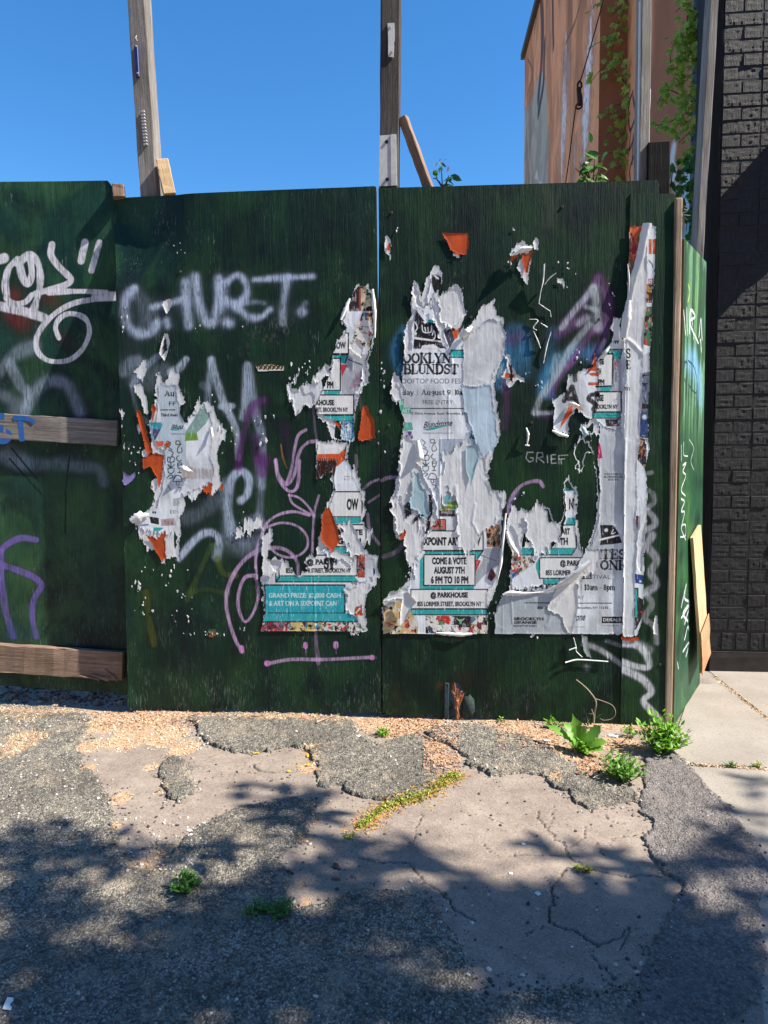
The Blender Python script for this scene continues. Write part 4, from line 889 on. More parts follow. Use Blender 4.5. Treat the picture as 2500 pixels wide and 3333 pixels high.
# art show poster, lower left
q2.rect(Z8, 485, 380, 600, 585, (206, 206, 206), .6); q2.poly(Z8((530, 400), (548, 470), (570, 520), (580, 545), (486, 545), (500, 500), (515, 460)), (96, 176, 196)); q2.poly(Z8((500, 490), (570, 480), (600, 470), (600, 530), (500, 535)), (96, 140, 60)); q2.stroke(Z8((505, 500), (560, 510)), 3, (214, 180, 80), 1, .3); T(Z8, 520, 386, 544, 408, '(P)', (190, 60, 60)); q2.rect(Z8, 476, 542, 586, 582, (60, 44, 56)); T(Z8, 494, 548, 580, 568, 'PRIZE |', (226, 222, 216), .02); q2.rect(Z8, 480, 530, 560, 542, (196, 170, 90)); T(Z8, 500, 531, 532, 541, '2022', INK)
q2.rect(Z8, 380, 602, 520, 680, (206, 112, 96), 1, INK, 1.4); T(Z8, 430, 606, 498, 656, 'CAL', (50, 24, 26), .02); q2.rect(Z8, 375, 668, 520, 680, TEAL2)
q2.poly(Z8((300, 770), (322, 740), (322, 860), (340, 900), (310, 870)), TEAL); q2.rect(Z8, 322, 680, 773, 812, PAP, 1, INK, 1.8); T(Z8, 342, 722, 756, 778, 'SIXPOINT ART SHOW', INK, .05)
q2.poly(Z8((380, 815), (772, 815), (730, 874), (700, 840), (380, 840)), TEAL); q2.stroke(Z8((380, 815), (772, 815), (730, 874)), 1.8, INK, 1, .2, False)
q2.poly(Z8((345, 880), (373, 840), (373, 1072), (345, 1072)), TEAL); q2.rect(Z8, 373, 840, 718, 1048, PAP, 1, INK, 1.8); T(Z8, 428, 858, 660, 906, 'COME & VOTE', INK, .05); T(Z8, 440, 922, 648, 970, 'AUGUST 7TH', INK, .05); T(Z8, 420, 984, 672, 1036, '6 PM TO 10 PM', INK, .05)
q2.poly(Z8((373, 1048), (718, 1048), (706, 1074), (373, 1074)), TEAL); q2.stroke(Z8((373, 1048), (718, 1048)), 1.8, INK, 1, .2, False)
q2.rect(Z8, 285, 1074, 803, 1205, PAP, 1, INK, 1.8); T(Z8, 418, 1092, 670, 1140, '@ PARKHOUSE', INK, .05); T(Z8, 328, 1156, 764, 1194, '855 LORIMER STREET, BROOKLYN NY', INK, .036); q2.rect(Z8, 275, 1207, 800, 1246, TEAL, 1, INK, 1.6)
q2.collage(Z8((790, 650), (890, 620), (890, 790), (800, 790)), [(70, 70, 50), (120, 60, 50), (190, 140, 110), (40, 40, 40), (90, 110, 70)], 27, .018); q2.poly(Z8((720, 870), (758, 880), (722, 960)), (196, 56, 60)); q2.collage(Z8((826, 920), (862, 980), (830, 1020), (800, 1000)), [(110, 50, 60), (150, 70, 80)], 28, .02); q2.stroke(Z8((760, 845), (860, 882)), 1.8, INK, .8, .3, False); q2.poly(Z8((780, 800), (890, 790), (890, 900), (840, 930), (770, 990), (725, 1040), (722, 960), (770, 880)), (178, 184, 206), .6)
q2.stroke(Z8((880, 985), (895, 930)), 5, ORG, .8, .3)
q2.collage(Z8((95, 1180), (240, 1150), (335, 1310), (330, 1375), (90, 1375)), [(222, 216, 206), (206, 176, 120), (190, 60, 50), (226, 224, 220), (214, 196, 160)], 31, .03); q2.collage(Z8((385, 1252), (800, 1252), (800, 1372), (385, 1372)), PAL, 33, .03)
q2.rect(Z8, 575, 1255, 690, 1330, (44, 34, 38)); q2.poly(Z8((610, 1275), (632, 1275), (626, 1310), (614, 1310)), (120, 190, 140)); q2.stroke(Z8((595, 1270), (610, 1285)), 1.5, (200, 220, 200), 1, .3); q2.stroke(Z8((645, 1270), (632, 1285)), 1.5, (200, 220, 200), 1, .3)
for k in range(8):
    a = k * math.pi / 4; q2.stroke(Z8((530, 1283), (530 + 20 * math.cos(a), 1283 + 20 * math.sin(a))), 2.6, (206, 50, 40), 1, .2, False)
q2.serif(Z8, 450, 1316, 606, 1350, 'SIXPOINT', (238, 238, 236)); q2.rect(Z8, 775, 1265, 855, 1290, INK); T(Z8, 790, 1270, 830, 1284, 'DEK', PAP, .03)
# art show poster, middle
q2.rect(Z8, 1318, 455, 1410, 545, PAP, 1); T(Z8, 1352, 460, 1408, 535, 'NT', INK, .05); q2.poly(Z8((1320, 385), (1392, 385), (1396, 410), (1320, 410)), TEAL); q2.poly(Z8((1330, 372), (1380, 376), (1392, 386), (1322, 386)), ORG); q2.poly(Z8((1340, 590), (1404, 590), (1400, 640), (1330, 640)), TEAL)
q2.rect(Z8, 1035, 640, 1400, 795, PAP, 1, INK, 1.8); T(Z8, 1300, 662, 1358, 704, 'ART', INK, .05); T(Z8, 1268, 726, 1344, 776, '7TH', INK, .05); q2.poly(Z8((1044, 797), (1400, 797), (1370, 842), (1020, 842), (1020, 760), (1035, 740)), TEAL); q2.rect(Z8, 1035, 740, 1400, 795, PAP, 1); q2.stroke(Z8((1020, 842), (1370, 842), (1400, 797), (1400, 640)), 1.8, INK, 1, .2, False); T(Z8, 1268, 726, 1344, 776, '7TH', INK, .05)
q2.poly(Z8((1128, 900), (1150, 862), (1150, 1000), (1128, 930)), TEAL); q2.rect(Z8, 1152, 860, 1500, 1000, PAP, 1, INK, 1.8); T(Z8, 1292, 876, 1450, 926, '@ PARKH', INK, .05); T(Z8, 1194, 944, 1366, 980, '855 LORIMER', INK, .036); q2.rect(Z8, 1180, 1000, 1290, 1040, TEAL, 1, INK, 1.4)
q2.collage(Z8((960, 815), (1030, 850), (1130, 850), (1120, 900), (960, 1008)), [(190, 70, 60), (226, 220, 214), (140, 120, 110), (206, 180, 150), (80, 80, 90)], 36, .024); q2.poly(Z8((965, 970), (1008, 950), (968, 1010)), (40, 90, 160)); q2.poly(Z8((1140, 620), (1155, 600), (1155, 650), (1140, 665)), (40, 80, 190))
q2.serif(Z8, 1160, 1040, 1270, 1085, '9 10ay')
# festival poster, lower right
q2.poly(Z8((905, 1110), (1250, 1060), (1400, 960), (1410, 1375), (850, 1375), (850, 1240)), (206, 220, 232), .7); T(Z8, 1138, 1190, 1242, 1208, '850 Third', INK, .036); q2.stroke(Z8((1054, 1165), (1250, 1165)), 1.5, INK, 1, .2, False); q2.stroke(Z8((1400, 1167), (1640, 1167)), 1.5, INK, 1, .2, False)
T(Z8, 980, 1262, 1180, 1284, 'BROOKLYN', INK, .06); T(Z8, 980, 1287, 1134, 1308, 'GRANGE', INK, .06); T(Z8, 980, 1314, 1132, 1328, 'ROOFTOP FARM', INK, .036); T(Z8, 1410, 1190, 1615, 1210, 'Brooklyn, NY 11232', INK, .036); logo_stripe(q2, Z8, 1362, 1246, 1456, 1292, 'stone'); q2.poly(Z8((1360, 1290), (1420, 1278), (1370, 1296)), TEAL); T(Z8, 1340, 1322, 1456, 1332, 'AUSTRALIA 1870', (60, 74, 96))
T(Z8, 1414, 1116, 1454, 1140, 'RY', INK); q2.serif(Z8, 1396, 1040, 1660, 1078, '9 | 10am - 8pm'); T(Z8, 1355, 976, 1632, 1004, 'OD FESTIVAL', INK); q2.serif(Z8, 1540, 806, 1736, 868, 'ITES'); q2.serif(Z8, 1560, 880, 1736, 940, 'ONE')
q2.poly(Z8((1560, 640), (1650, 640), (1690, 700), (1710, 760), (1640, 770), (1560, 775), (1570, 730)), INK); q2.poly(Z8((1548, 735), (1700, 700), (1702, 712), (1550, 750)), PAP); q2.stroke(Z8((1602, 675)), 6, PAP, 1, .4); q2.stroke(Z8((1650, 670), (1640, 700), (1665, 690)), 1.6, PAP, 1, .3)
q2.rect(Z8, 1572, 1258, 1720, 1302, INK); T(Z8, 1582, 1268, 1706, 1290, 'DEKALB', PAP, .03); T(Z8, 1580, 1314, 1690, 1324, 'POWERED BY', (60, 74, 96))
T(Y2, 132, 282, 255, 294, 'WIN A PAIR OF', INK, .036); T(Y2, 132, 300, 255, 312, 'BLUNDSTONE', INK, .036); T(Y2, 160, 318, 225, 330, 'BOOTS!', INK, .036)
# upper right remnant and marker letters
q2.rect(Z7, 1400, 1080, 1440, 1080, PAP); q2.poly(Z7((1600, 830), (1720, 800), (1720, 900), (1600, 900)), PAP); T(Y1, 210, 1240, 284, 1278, 'OW', INK, .05); q2.poly(Y1((170, 1330), (306, 1330), (290, 1400), (170, 1400)), TEAL); q2.stroke(Y1((170, 1325), (306, 1322), (290, 1395)), 2, INK, 1, .2, False)
q2.poly(Y1((100, 1360), (235, 1355), (235, 1620), (90, 1620)), PAP); q2.stroke(Y1((100, 1356), (234, 1356), (230, 1616), (100, 1620)), 3, INK, 1, .2, False); T(Y1, 118, 1398, 160, 1442, 'TE', INK, .05); T(Y1, 106, 1474, 138, 1522, 'TH', INK, .05); T(Y1, 112, 1560, 164, 1606, 'PM', INK, .05); q2.poly(Y1((130, 1624), (230, 1620), (210, 1656), (130, 1656)), TEAL); q2.poly(Y1((240, 1410), (284, 1412), (244, 1500)), (190, 56, 70)); q2.poly(Y1((240, 1400), (300, 1400), (300, 1656), (220, 1656), (236, 1500)), (178, 182, 196), .6)
q2.rect(Y1, 90, 1660, 298, 1822, PAP, 1, INK, 2); T(Y1, 100, 1684, 158, 1736, 'USE', INK, .05); T(Y1, 106, 1762, 272, 1798, 'OOKLYN NY', INK, .036); q2.rect(Y1, 70, 1824, 290, 1872, TEAL, 1, INK, 1.5)
q2.poly(Y1((170, 1880), (285, 1880), (285, 1935), (180, 1938)), (70, 40, 40)); q2.collage(Y1((170, 1880), (285, 1880), (285, 1935), (180, 1938)), [(70, 110, 150), (150, 60, 50), (220, 220, 220), (40, 40, 50)], 39, .014); T(Y1, 170, 1948, 285, 1962, 'POWERED BY', (60, 74, 96)); q2.poly(Y1((75, 2070), (130, 2070), (150, 2190), (110, 2200)), (190, 40, 100)); q2.collage(Y1((0, 2050), (60, 2060), (90, 2200), (0, 2212)), PAL_L, 41, .02)
for pts in (((1318, 1255), (1345, 1200), (1372, 1160), (1390, 1220), (1412, 1295)), ((1345, 1240), (1395, 1238))): q2.stroke(Z7(*pts), 7.5, (16, 16, 18), .96, .25, False)
q2.stroke(Z7((1542, 1212), (1500, 1215), (1484, 1240), (1510, 1262), (1530, 1285), (1518, 1312)), 7.5, (16, 16, 18), .96, .3); q2.stroke(Z7((1390, 1080), (1392, 1115)), 8, (16, 16, 18), .9, .3); q2.poly(Z7((920, 1075), (965, 1050), (990, 1100), (920, 1100)), ORG); q2.poly(Z7((935, 1000), (960, 1000), (960, 1080), (935, 1070)), (24, 20, 20))
q2.poly(Z7((1350, 1290), (1380, 1285), (1370, 1340), (1290, 1440), (1300, 1400)), ORG); q2.poly(Z7((1370, 1290), (1420, 1290), (1450, 1320), (1400, 1310)), (206, 140, 100)); q2.poly(Z7((1500, 960), (1530, 935), (1540, 1060), (1500, 1050), (1470, 1080)), ORG); q2.poly(Z7((1480, 1130), (1550, 1130), (1545, 1150), (1480, 1150)), ORG); q2.poly(Z7((1480, 1070), (1550, 1060), (1550, 1090), (1500, 1085)), ORG)

# --- the column of paper on the corner board
q3 = Canvas(CORNER, .74, 1.0, .2, 2.3, .0016)
q3.collage(Y1((365, 335), (480, 335), (440, 620), (355, 900), (350, 700)), [(190, 60, 50), (214, 110, 50), (220, 214, 206), (110, 100, 50), (150, 44, 44)], 43, .04)
q3.poly(Y1((370, 335), (470, 335), (425, 430), (420, 500)), ORG); q3.text(Y1, 520, 440, 572, 560, 'II', ORG, .05); q3.serif(Y1, 512, 758, 600, 796, 'SIX', (190, 70, 60)); q3.collage(Y1((500, 800), (560, 800), (548, 950), (490, 950)), [(226, 222, 216), (90, 150, 110), (50, 40, 40), (200, 130, 60)], 46, .03)
q3.collage(Y1((460, 980), (550, 980), (535, 1300), (470, 1280)), [(190, 60, 50), (196, 150, 110), (80, 120, 80), (50, 90, 150), (60, 40, 40)], 47, .03); q3.stroke(Y1((520, 610), (545, 640), (550, 665)), 2, INK, .8, .3); q3.poly(Y1((470, 1380), (530, 1340), (525, 1510), (470, 1500)), (206, 208, 216)); q3.collage(Y1((465, 1510), (525, 1500), (510, 2030), (445, 2030)), [(60, 70, 100), (110, 120, 140), (170, 174, 186), (40, 40, 56)], 49, .04)
q3.poly(Y1((470, 1830), (512, 1850), (508, 2010), (445, 2000)), (40, 70, 130)); q3.stroke(Y1((487, 1862)), 7, (226, 226, 230), 1, .4)
q3.collage(Y2((355, 50), (415, 60), (405, 260), (350, 190)), [(206, 110, 50), (60, 50, 60), (190, 150, 110), (40, 40, 50)], 51, .03); q3.poly(Y2((340, 560), (360, 560), (355, 640), (340, 660)), (90, 60, 56)); q3.poly(Y2((335, 940), (395, 950), (392, 1010), (335, 1000)), (40, 70, 140)); q3.stroke(Y2((370, 990)), 4, (226, 226, 230), 1, .4)
q3.rect(Y2, 330, 1036, 354, 1230, TEAL, 1, INK, 2); q3.poly(Y2((355, 1090), (390, 1110), (388, 1210), (345, 1300), (332, 1310), (332, 1235), (355, 1230)), (44, 36, 40)); q3.collage(Y2((355, 1170), (388, 1190), (380, 1230), (345, 1260)), [(190, 60, 50), (44, 36, 40), (44, 36, 40)], 53, .03)
q3.serif(Y1, 336, 1320, 372, 1390, 'S'); q3.serif(Y1, 336, 1410, 372, 1480, 'E'); q3.serif(Y1, 326, 1610, 366, 1654, 'm')
PM1, PM2, PM3 = paper('poster_print_middle', q1.image('middle_poster_print')), paper('poster_print_right', q2.image('right_poster_print')), paper('poster_print_corner', q3.image('corner_poster_print'))

# ------------------------------------------------------------------ torn sheets of paper
def sheet(name, parent, pl, px, mat, off=.0022, jag=.012, seed=1, lift=.0035, wr=1.0, canvas=None, holes=(), creases=(), keep=None, res=.0028, grow=0):
    m, s0, t0, rs = mask_grid(pl, px, None, .05, res, jag * (.6 + .5 * (seed % 3) / 2), seed, holes, keep)
    if not m.any(): return None
    if mat is TORN:      # shredded fringe: little holes and loose slivers near every torn edge
        H_, W_ = m.shape; X_, Z_ = np.meshgrid(s0 + np.arange(W_) * rs, t0 + np.arange(H_) * rs); e_ = blur(m, 14)
        m = m & ~((e_ < .93) & (vnoise(X_ / .008, Z_ / .035, seed + 77) * .6 + vnoise(X_ / .02, Z_ / .03, seed + 79) * .4 > .50 + .25 * e_))
    b = blur(m, 7)
    ids, f, ni, nj = grid_faces(m)
    st = np.stack([s0 + nj * rs, t0 + ni * rs], 1)
    x, z = st.T
    bb = np.pad(b, ((0, 1), (0, 1)), mode='edge')[ni, nj]
    n = fbm(x / .05, z / .22, seed + 20, 3); rid = 1 - np.abs(2 * fbm(x / .09 + z * 1.3, z / .16, seed + 30, 3) - 1) * 3
    h = off + .62 * min(wr, .95) * (.0020 * (n - .5) + .0006 * np.clip(rid, 0, 1) ** 3 + .0004 * (vnoise(x / .009, z / .11, seed + 8) - .5)) + (.4 * lift) * np.clip(1.1 - bb * 1.1, 0, 1) * (.3 + 1.1 * vnoise(x / .05, z / .05, seed + 60))
    for pts, hh, w in creases:
        p = pl.st(pts); d = np.full(len(x), 1e9)
        for a0, b0 in zip(p[:-1], p[1:]):
            v = b0 - a0; t = np.clip(((x - a0[0]) * v[0] + (z - a0[1]) * v[1]) / max(v @ v, 1e-9), 0, 1)
            d = np.minimum(d, np.hypot(x - a0[0] - t * v[0], z - a0[1] - t * v[1]))
        h = h + .35 * hh * np.exp(-(d / w) ** 2)
    h = np.maximum(h, .0006)
    uv = canvas.uv(st) if canvas is not None else None
    return link(name, fast_mesh(name, pl.w(st, h), f, uv, mat, True), parent)
def flap(name, parent, pl, px, widths, heights, mat, seed=0, tilt=0.0):
    """a strip peeled off the wall: centre line in the picture of the wall, width and stand-off along it"""
    c = smooth_line(pl.st(px), 8); n = len(c); t = np.gradient(c, axis=0); t /= np.linalg.norm(t, axis=1)[:, None] + 1e-9
    nr = np.stack([-t[:, 1], t[:, 0]], 1); u = np.linspace(0, 1, n)
    w = np.interp(u, np.linspace(0, 1, len(widths)), widths) * MPP; h = np.interp(u, np.linspace(0, 1, len(heights)), heights)
    K = 7; V = []
    for k in range(K):
        e = (k / (K - 1) - .5) * 2
        j = (vnoise(u * 14, u * 0 + k, seed) - .5) * .35 * (abs(e) == 1)
        V.append(pl.w(c + nr * (w * (e * .5 + j))[:, None], h * (1 - .45 * e * e) + tilt * e * w + .002))
    V = np.stack(V, 1).reshape(-1, 3); i = (np.arange(n - 1)[:, None] * K + np.arange(K - 1)[None]).ravel()
    return link(name, fast_mesh(name, V, np.stack([i, i + 1, i + 1 + K, i + K], 1), mat=mat), parent)
def poster(name, label, cat, pl, centre, group=None):
    return thing(name, label, cat, pl.at(*centre, .001), group)

# left remnant on the silver-word panel
po = poster('torn_poster', 'ragged torn poster remnant with orange strips, left of the pink face', 'poster', FENCE, Z3((1230, 2000))[0])
body = Z3((1060, 1345), (1100, 1410), (1165, 1335), (1205, 1350), (1210, 1440), (1225, 1490), (1245, 1560), (1205, 1630), (1250, 1690), (1300, 1630), (1330, 1520), (1390, 1540), (1425, 1530), (1445, 1620), (1480, 1700), (1545, 1770), (1500, 1830), (1465, 1900), (1470, 1990), (1500, 2074)) + Z4((1475, 490), (1505, 560), (1500, 605), (1440, 640), (1380, 600), (1310, 680), (1240, 655), (1250, 720), (1230, 800), (1222, 900), (1215, 1000), (1205, 1100), (1160, 1040), (1108, 1120), (1060, 1020), (1000, 1030), (975, 960), (930, 900), (890, 825), (960, 770), (1030, 720), (1050, 650), (1020, 570), (1060, 520), (1060, 420), (1000, 330), (1020, 250), (1005, 150), (1040, 50))
sheet('paper_layer', po, FENCE, body, TORN, .0012, .022, 3, .003)
sheet('printed_layer', po, FENCE, Z3((1075, 1420), (1190, 1430), (1215, 1620), (1250, 1700), (1310, 1650), (1380, 1560), (1420, 1620), (1440, 1760), (1420, 1900), (1450, 2050)) + Z4((1440, 560), (1300, 620), (1220, 650), (1200, 800), (1180, 900), (1060, 900), (940, 880), (930, 800), (1060, 730), (1110, 540), (1120, 330), (1040, 280), (1010, 170), (1060, 120)), PM1, .0028, .014, 4, .004, canvas=q1)
sheet('orange_strip', po, FENCE, Z4((925, 70), (955, 80), (985, 190), (1015, 300), (1035, 365), (995, 375), (965, 260), (940, 170)), ORANGE, .0032, .004, 5, .006)
for k, p in enumerate(((((965, 395), (1060, 355), (1110, 380), (1100, 480), (1082, 610), (1055, 520), (1020, 450), (970, 480))), (((985, 915), (1060, 935), (1120, 890), (1125, 1080), (1095, 1090), (1040, 1000))), (((1365, 590), (1440, 575), (1432, 640), (1385, 625))), (((1480, 590), (1508, 565), (1508, 605), (1480, 612))), (((1030, 30), (1060, 60), (1040, 130), (1030, 170))), (((1110, 300), (1160, 290), (1130, 340), (1120, 360))))):
    sheet('orange_strip', po, FENCE, Z4(*p), ORANGE, .0034, .009, 6 + k, .005)
sheet('paper_shred', po, FENCE, Z3((905, 1350), (960, 1280), (985, 1270), (990, 1360), (970, 1420), (930, 1390)), TORN, .0012, .014, 12, .003)
sheet('paper_shred', po, FENCE, Z3((905, 1440), (960, 1430), (975, 1500), (1000, 1560), (1005, 1640), (970, 1640), (950, 1540), (910, 1490)), TORN, .0012, .014, 13, .003)
sheet('paper_shred', po, FENCE, Z3((930, 1690), (955, 1740), (940, 1760), (925, 1720)), TORN, .0012, .01, 14)
sheet('paper_shred', po, FENCE, Z4((925, 350), (1000, 320), (1000, 380), (960, 390)), TORN, .0012, .014, 15)
sheet('paper_shred', po, FENCE, Z4((810, 60), (835, 80), (825, 170), (835, 210), (850, 320), (840, 330), (825, 230)), TORN, .0012, .012, 16)['kind'] = 'stuff'
flap('curled_flap', po, FENCE, Z4((1215, 465), (1250, 470), (1300, 492)), [16, 22, 10], [.006, .022, .010], WHITE_PAPER, 2)
flap('curled_flap', po, FENCE, Z4((1270, 500), (1305, 485)), [16, 14], [.010, .018], WHITE_PAPER, 3)
flap('curled_flap', po, FENCE, Z4((1425, 190), (1440, 250)), [9, 6], [.004, .016], WHITE_PAPER, 4)
flap('curled_flap', po, FENCE, Z4((890, 820), (940, 790), (1010, 780)), [18, 34, 12], [.014, .016, .004], WHITE_PAPER, 5)
sheet('violet_scrap', po, FENCE, Z4((830, 470), (870, 505), (917, 510), (912, 545), (870, 565), (832, 580)), paper('violet_paper', None, (150, 136, 196), .6), .002, .008, 17, .005)

# upper right remnant
po = poster('torn_poster', 'torn poster strip with a dark illustrated top, upper right of silver-word panel', 'poster', FENCE, Z5((1450, 600))[0])
up = Z5((1500, 140), (1560, 138), (1590, 190), (1602, 300), (1606, 440), (1585, 530), (1560, 590), (1575, 640), (1560, 720), (1520, 790), (1500, 840), (1482, 930), (1485, 1078), (1390, 1080), (1345, 1060), (1310, 965), (1262, 930), (1240, 860), (1185, 860), (1130, 925), (1090, 830), (1075, 720), (1110, 775), (1160, 745), (1230, 725), (1290, 640), (1342, 620), (1350, 560), (1372, 490), (1412, 450), (1432, 400), (1402, 360), (1430, 290), (1465, 200))
sheet('paper_layer', po, FENCE, up, TORN, .0012, .014, 21, .004)
sheet('printed_layer', po, FENCE, Z5((1505, 150), (1555, 148), (1580, 200), (1590, 300), (1596, 440), (1570, 520), (1550, 600), (1560, 640), (1545, 720), (1500, 800), (1490, 850), (1478, 930), (1480, 1074), (1400, 1074), (1400, 962), (1265, 925), (1245, 850), (1290, 790), (1350, 640), (1356, 560), (1380, 490), (1425, 440), (1440, 390), (1412, 360), (1440, 290), (1470, 200)), PM1, .0028, .008, 22, .005, canvas=q1)
sheet('orange_strip', po, FENCE, Z5((1535, 880), (1558, 865), (1575, 920), (1600, 950), (1610, 1060), (1560, 1075), (1505, 1078), (1520, 960)), ORANGE, .003, .006, 23, .008)
sheet('orange_strip', po, FENCE, Z5((1345, 958), (1395, 970), (1400, 1020), (1380, 990)), ORANGE, .003, .005, 24)
sheet('folded_flap', po, FENCE, Z5((1455, 500), (1500, 470), (1540, 510), (1530, 560), (1545, 580), (1500, 565), (1480, 550), (1450, 530)), WHITE_PAPER, .010, .006, 25, .010)
flap('curled_flap', po, FENCE, Z5((1590, 170), (1604, 300), (1604, 460)), [8, 12, 5], [.006, .014, .006], WHITE_PAPER, 6)
flap('curled_flap', po, FENCE, Z5((1402, 355), (1430, 290), (1455, 225)), [6, 14, 6], [.014, .012, .004], WHITE_PAPER, 7)
for k, p in enumerate((((1540, 600), (1575, 640), (1560, 720), (1530, 790), (1500, 800), (1530, 700)), ((1075, 720), (1090, 790), (1130, 930), (1180, 860), (1250, 870), (1240, 800), (1170, 770), (1120, 790)), ((1115, 690), (1145, 660), (1140, 700), (1120, 725)), ((1280, 640), (1340, 620), (1330, 700), (1260, 720), (1230, 700)))):
    sheet('paper_shred', po, FENCE, Z5(*p), TORN, .003, .02, 26 + k, .008)

# lower right remnant with the teal prize panel
po = poster('torn_poster', 'torn poster with wide teal prize panel beneath, above the pink face eyes', 'poster', FENCE, Z6((1250, 850))[0])
low = Z5((1260, 1080), (1455, 1080), (1440, 1180), (1470, 1240)) + Z6((1470, 0), (1500, 80), (1520, 140), (1545, 200), (1555, 300), (1530, 340), (1550, 380), (1600, 420), (1592, 480), (1540, 500), (1560, 540), (1622, 560), (1630, 700), (1600, 770), (1560, 800), (1545, 900), (1565, 1020), (1500, 1035), (1440, 1022), (920, 1022), (940, 900), (922, 700), (930, 600), (925, 440), (992, 410), (980, 520), (962, 580), (1045, 580), (1110, 635), (1150, 692), (1200, 655), (1185, 590), (1250, 560), (1270, 480), (1285, 330), (1330, 250), (1350, 180), (1345, 60), (1245, 120), (1250, 0))
kb = FENCE.st(Z6((1000, 1012)))[0, 1]
kp = lambda X, Z: sstep(kb - .005, kb + .03, Z)
sheet('paper_layer', po, FENCE, low, TORN, .0012, .016, 31, .004, keep=kp)
sheet('printed_layer', po, FENCE, Z5((1262, 1084), (1440, 1084), (1425, 1180), (1440, 1240)) + Z6((1440, 0), (1470, 80), (1500, 140), (1530, 200), (1540, 300), (1520, 340), (1540, 390), (1580, 430), (1530, 500), (1550, 560), (1600, 580), (1605, 690), (1560, 740), (1480, 720), (1420, 770), (1460, 900), (1500, 960), (1550, 1020), (925, 1020), (945, 900), (935, 720), (990, 690), (1010, 650), (1050, 600), (1100, 640), (1150, 696), (1205, 660), (1195, 590), (1260, 570), (1300, 520), (1300, 330), (1350, 250), (1370, 180), (1350, 60), (1250, 120)), PM1, .0028, .008, 32, .004, canvas=q1, keep=kp,
      creases=((Z6((1240, 690), (1245, 1000)), .003, .004), (Z6((1080, 750), (1100, 960)), .002, .006)))
sheet('orange_strip', po, FENCE, Z6((1292, 320), (1330, 275), (1385, 400), (1392, 480), (1350, 545), (1278, 470)), ORANGE, .0045, .008, 33, .007)
sheet('orange_strip', po, FENCE, Z6((1488, 875), (1530, 870), (1532, 930), (1490, 925)), ORANGE, .0045, .008, 34, .004)
sheet('paper_shred', po, FENCE, Z6((1395, 380), (1460, 360), (1500, 460), (1540, 560), (1480, 600), (1420, 480)), TORN, .004, .022, 35, .007, wr=1.4)
sheet('paper_shred', po, FENCE, Z6((1400, 770), (1530, 730), (1600, 700), (1560, 820), (1540, 880), (1500, 900), (1470, 940), (1430, 900), (1440, 800)), TORN, .004, .022, 36, .006)
sheet('folded_flap', po, FENCE, Z6((970, 600), (1010, 588), (1050, 600), (1045, 650), (1010, 670), (985, 640)), TORN, .012, .006, 37, .012)
sheet('paper_shred', po, FENCE, Z6((770, 400), (830, 380), (870, 340), (910, 340), (940, 400), (860, 420), (800, 450), (775, 460)), TORN, .0014, .016, 38, .004)
sheet('paper_shred', po, FENCE, Z6((1290, 530), (1400, 540), (1480, 590), (1470, 650), (1430, 600), (1330, 580)), TORN, .004, .012, 39, .006)

# sticker
stk = poster('sticker', 'small white sticker with black and yellow squiggle letters, on the silver-word panel', 'sticker', FENCE, Z5((975, 640))[0])
qs = Canvas(FENCE, FENCE.st(Z5((880, 620)))[0, 0], FENCE.st(Z5((1070, 620)))[0, 0], FENCE.st(Z5((900, 670)))[0, 1], FENCE.st(Z5((900, 610)))[0, 1], .0008)
qs.stroke(Z5((910, 632), (950, 640), (990, 630), (1040, 634)), 8, (226, 196, 110), .9, .2)
for k in range(6): qs.stroke(Z5((900 + k * 26, 645), (905 + k * 26, 625), (920 + k * 26, 640), (910 + k * 26, 650), (925 + k * 26, 628)), 1.6, INK, 1, .2)
qs.stroke(Z5((892, 632), (930, 620), (985, 618), (1058, 626)), 1.8, INK, 1, .2)
sheet('printed_face', stk, FENCE, Z5((890, 630), (930, 618), (985, 615), (1060, 625), (1058, 656), (905, 662)), paper('sticker_paper', qs.image('sticker_print'), (228, 228, 224), .1), .0014, .0, 40, .001, .2, canvas=qs, res=.0018)

# big white remnant, left of the poster panel
po = poster('torn_poster', 'large white torn poster with boot picture and rooftop food lettering', 'poster', FENCE, Z7((560, 1200))[0])
A = Z7((300, 440), (335, 470), (362, 560), (380, 430), (430, 375), (455, 345), (500, 340), (500, 450), (470, 520), (492, 610), (540, 500), (592, 465), (632, 510), (645, 600), (668, 630), (640, 700), (615, 810), (680, 745), (760, 640), (850, 570), (862, 690), (905, 690), (932, 780), (912, 950), (872, 1050), (850, 1150), (872, 1300), (890, 1500)) + Z8((880, 60), (815, 220), (805, 330), (840, 410), (922, 425), (925, 520), (900, 600), (896, 760), (888, 900), (870, 1010), (845, 1120), (800, 1200), (760, 1374), (92, 1374), (95, 1150), (180, 1085), (250, 1030), (305, 980), (255, 890), (240, 820), (300, 755), (185, 740), (165, 640), (190, 520), (142, 480), (182, 380), (210, 190), (225, 60)) + Z7((225, 1460), (242, 1400), (200, 1260), (152, 1240), (172, 1070), (222, 1130), (240, 900), (272, 730), (290, 560))
kb2 = FENCE.st(Z8((500, 1368)))[0, 1]; kp2 = lambda X, Z: sstep(kb2 - .004, kb2 + .03, Z)
sheet('paper_layer', po, FENCE, A, TORN, .0012, .018, 51, .004, keep=kp2)
cr = ((Z7((480, 740), (520, 850), (560, 960), (570, 1060)), .005, .006), (Z8((485, 60), (480, 400), (485, 660)), .0035, .0035), (Z7((540, 1180), (540, 1510)), .003, .004), (Z8((590, 380), (590, 640), (620, 860)), .004, .008), (Z8((430, 440), (400, 700), (280, 960)), .005, .008), (Z8((720, 500), (700, 620), (740, 700)), .003, .006), (Z7((640, 820), (720, 740), (850, 690)), .004, .006), (Z8((100, 1120), (240, 1140), (300, 1160)), .004, .006))
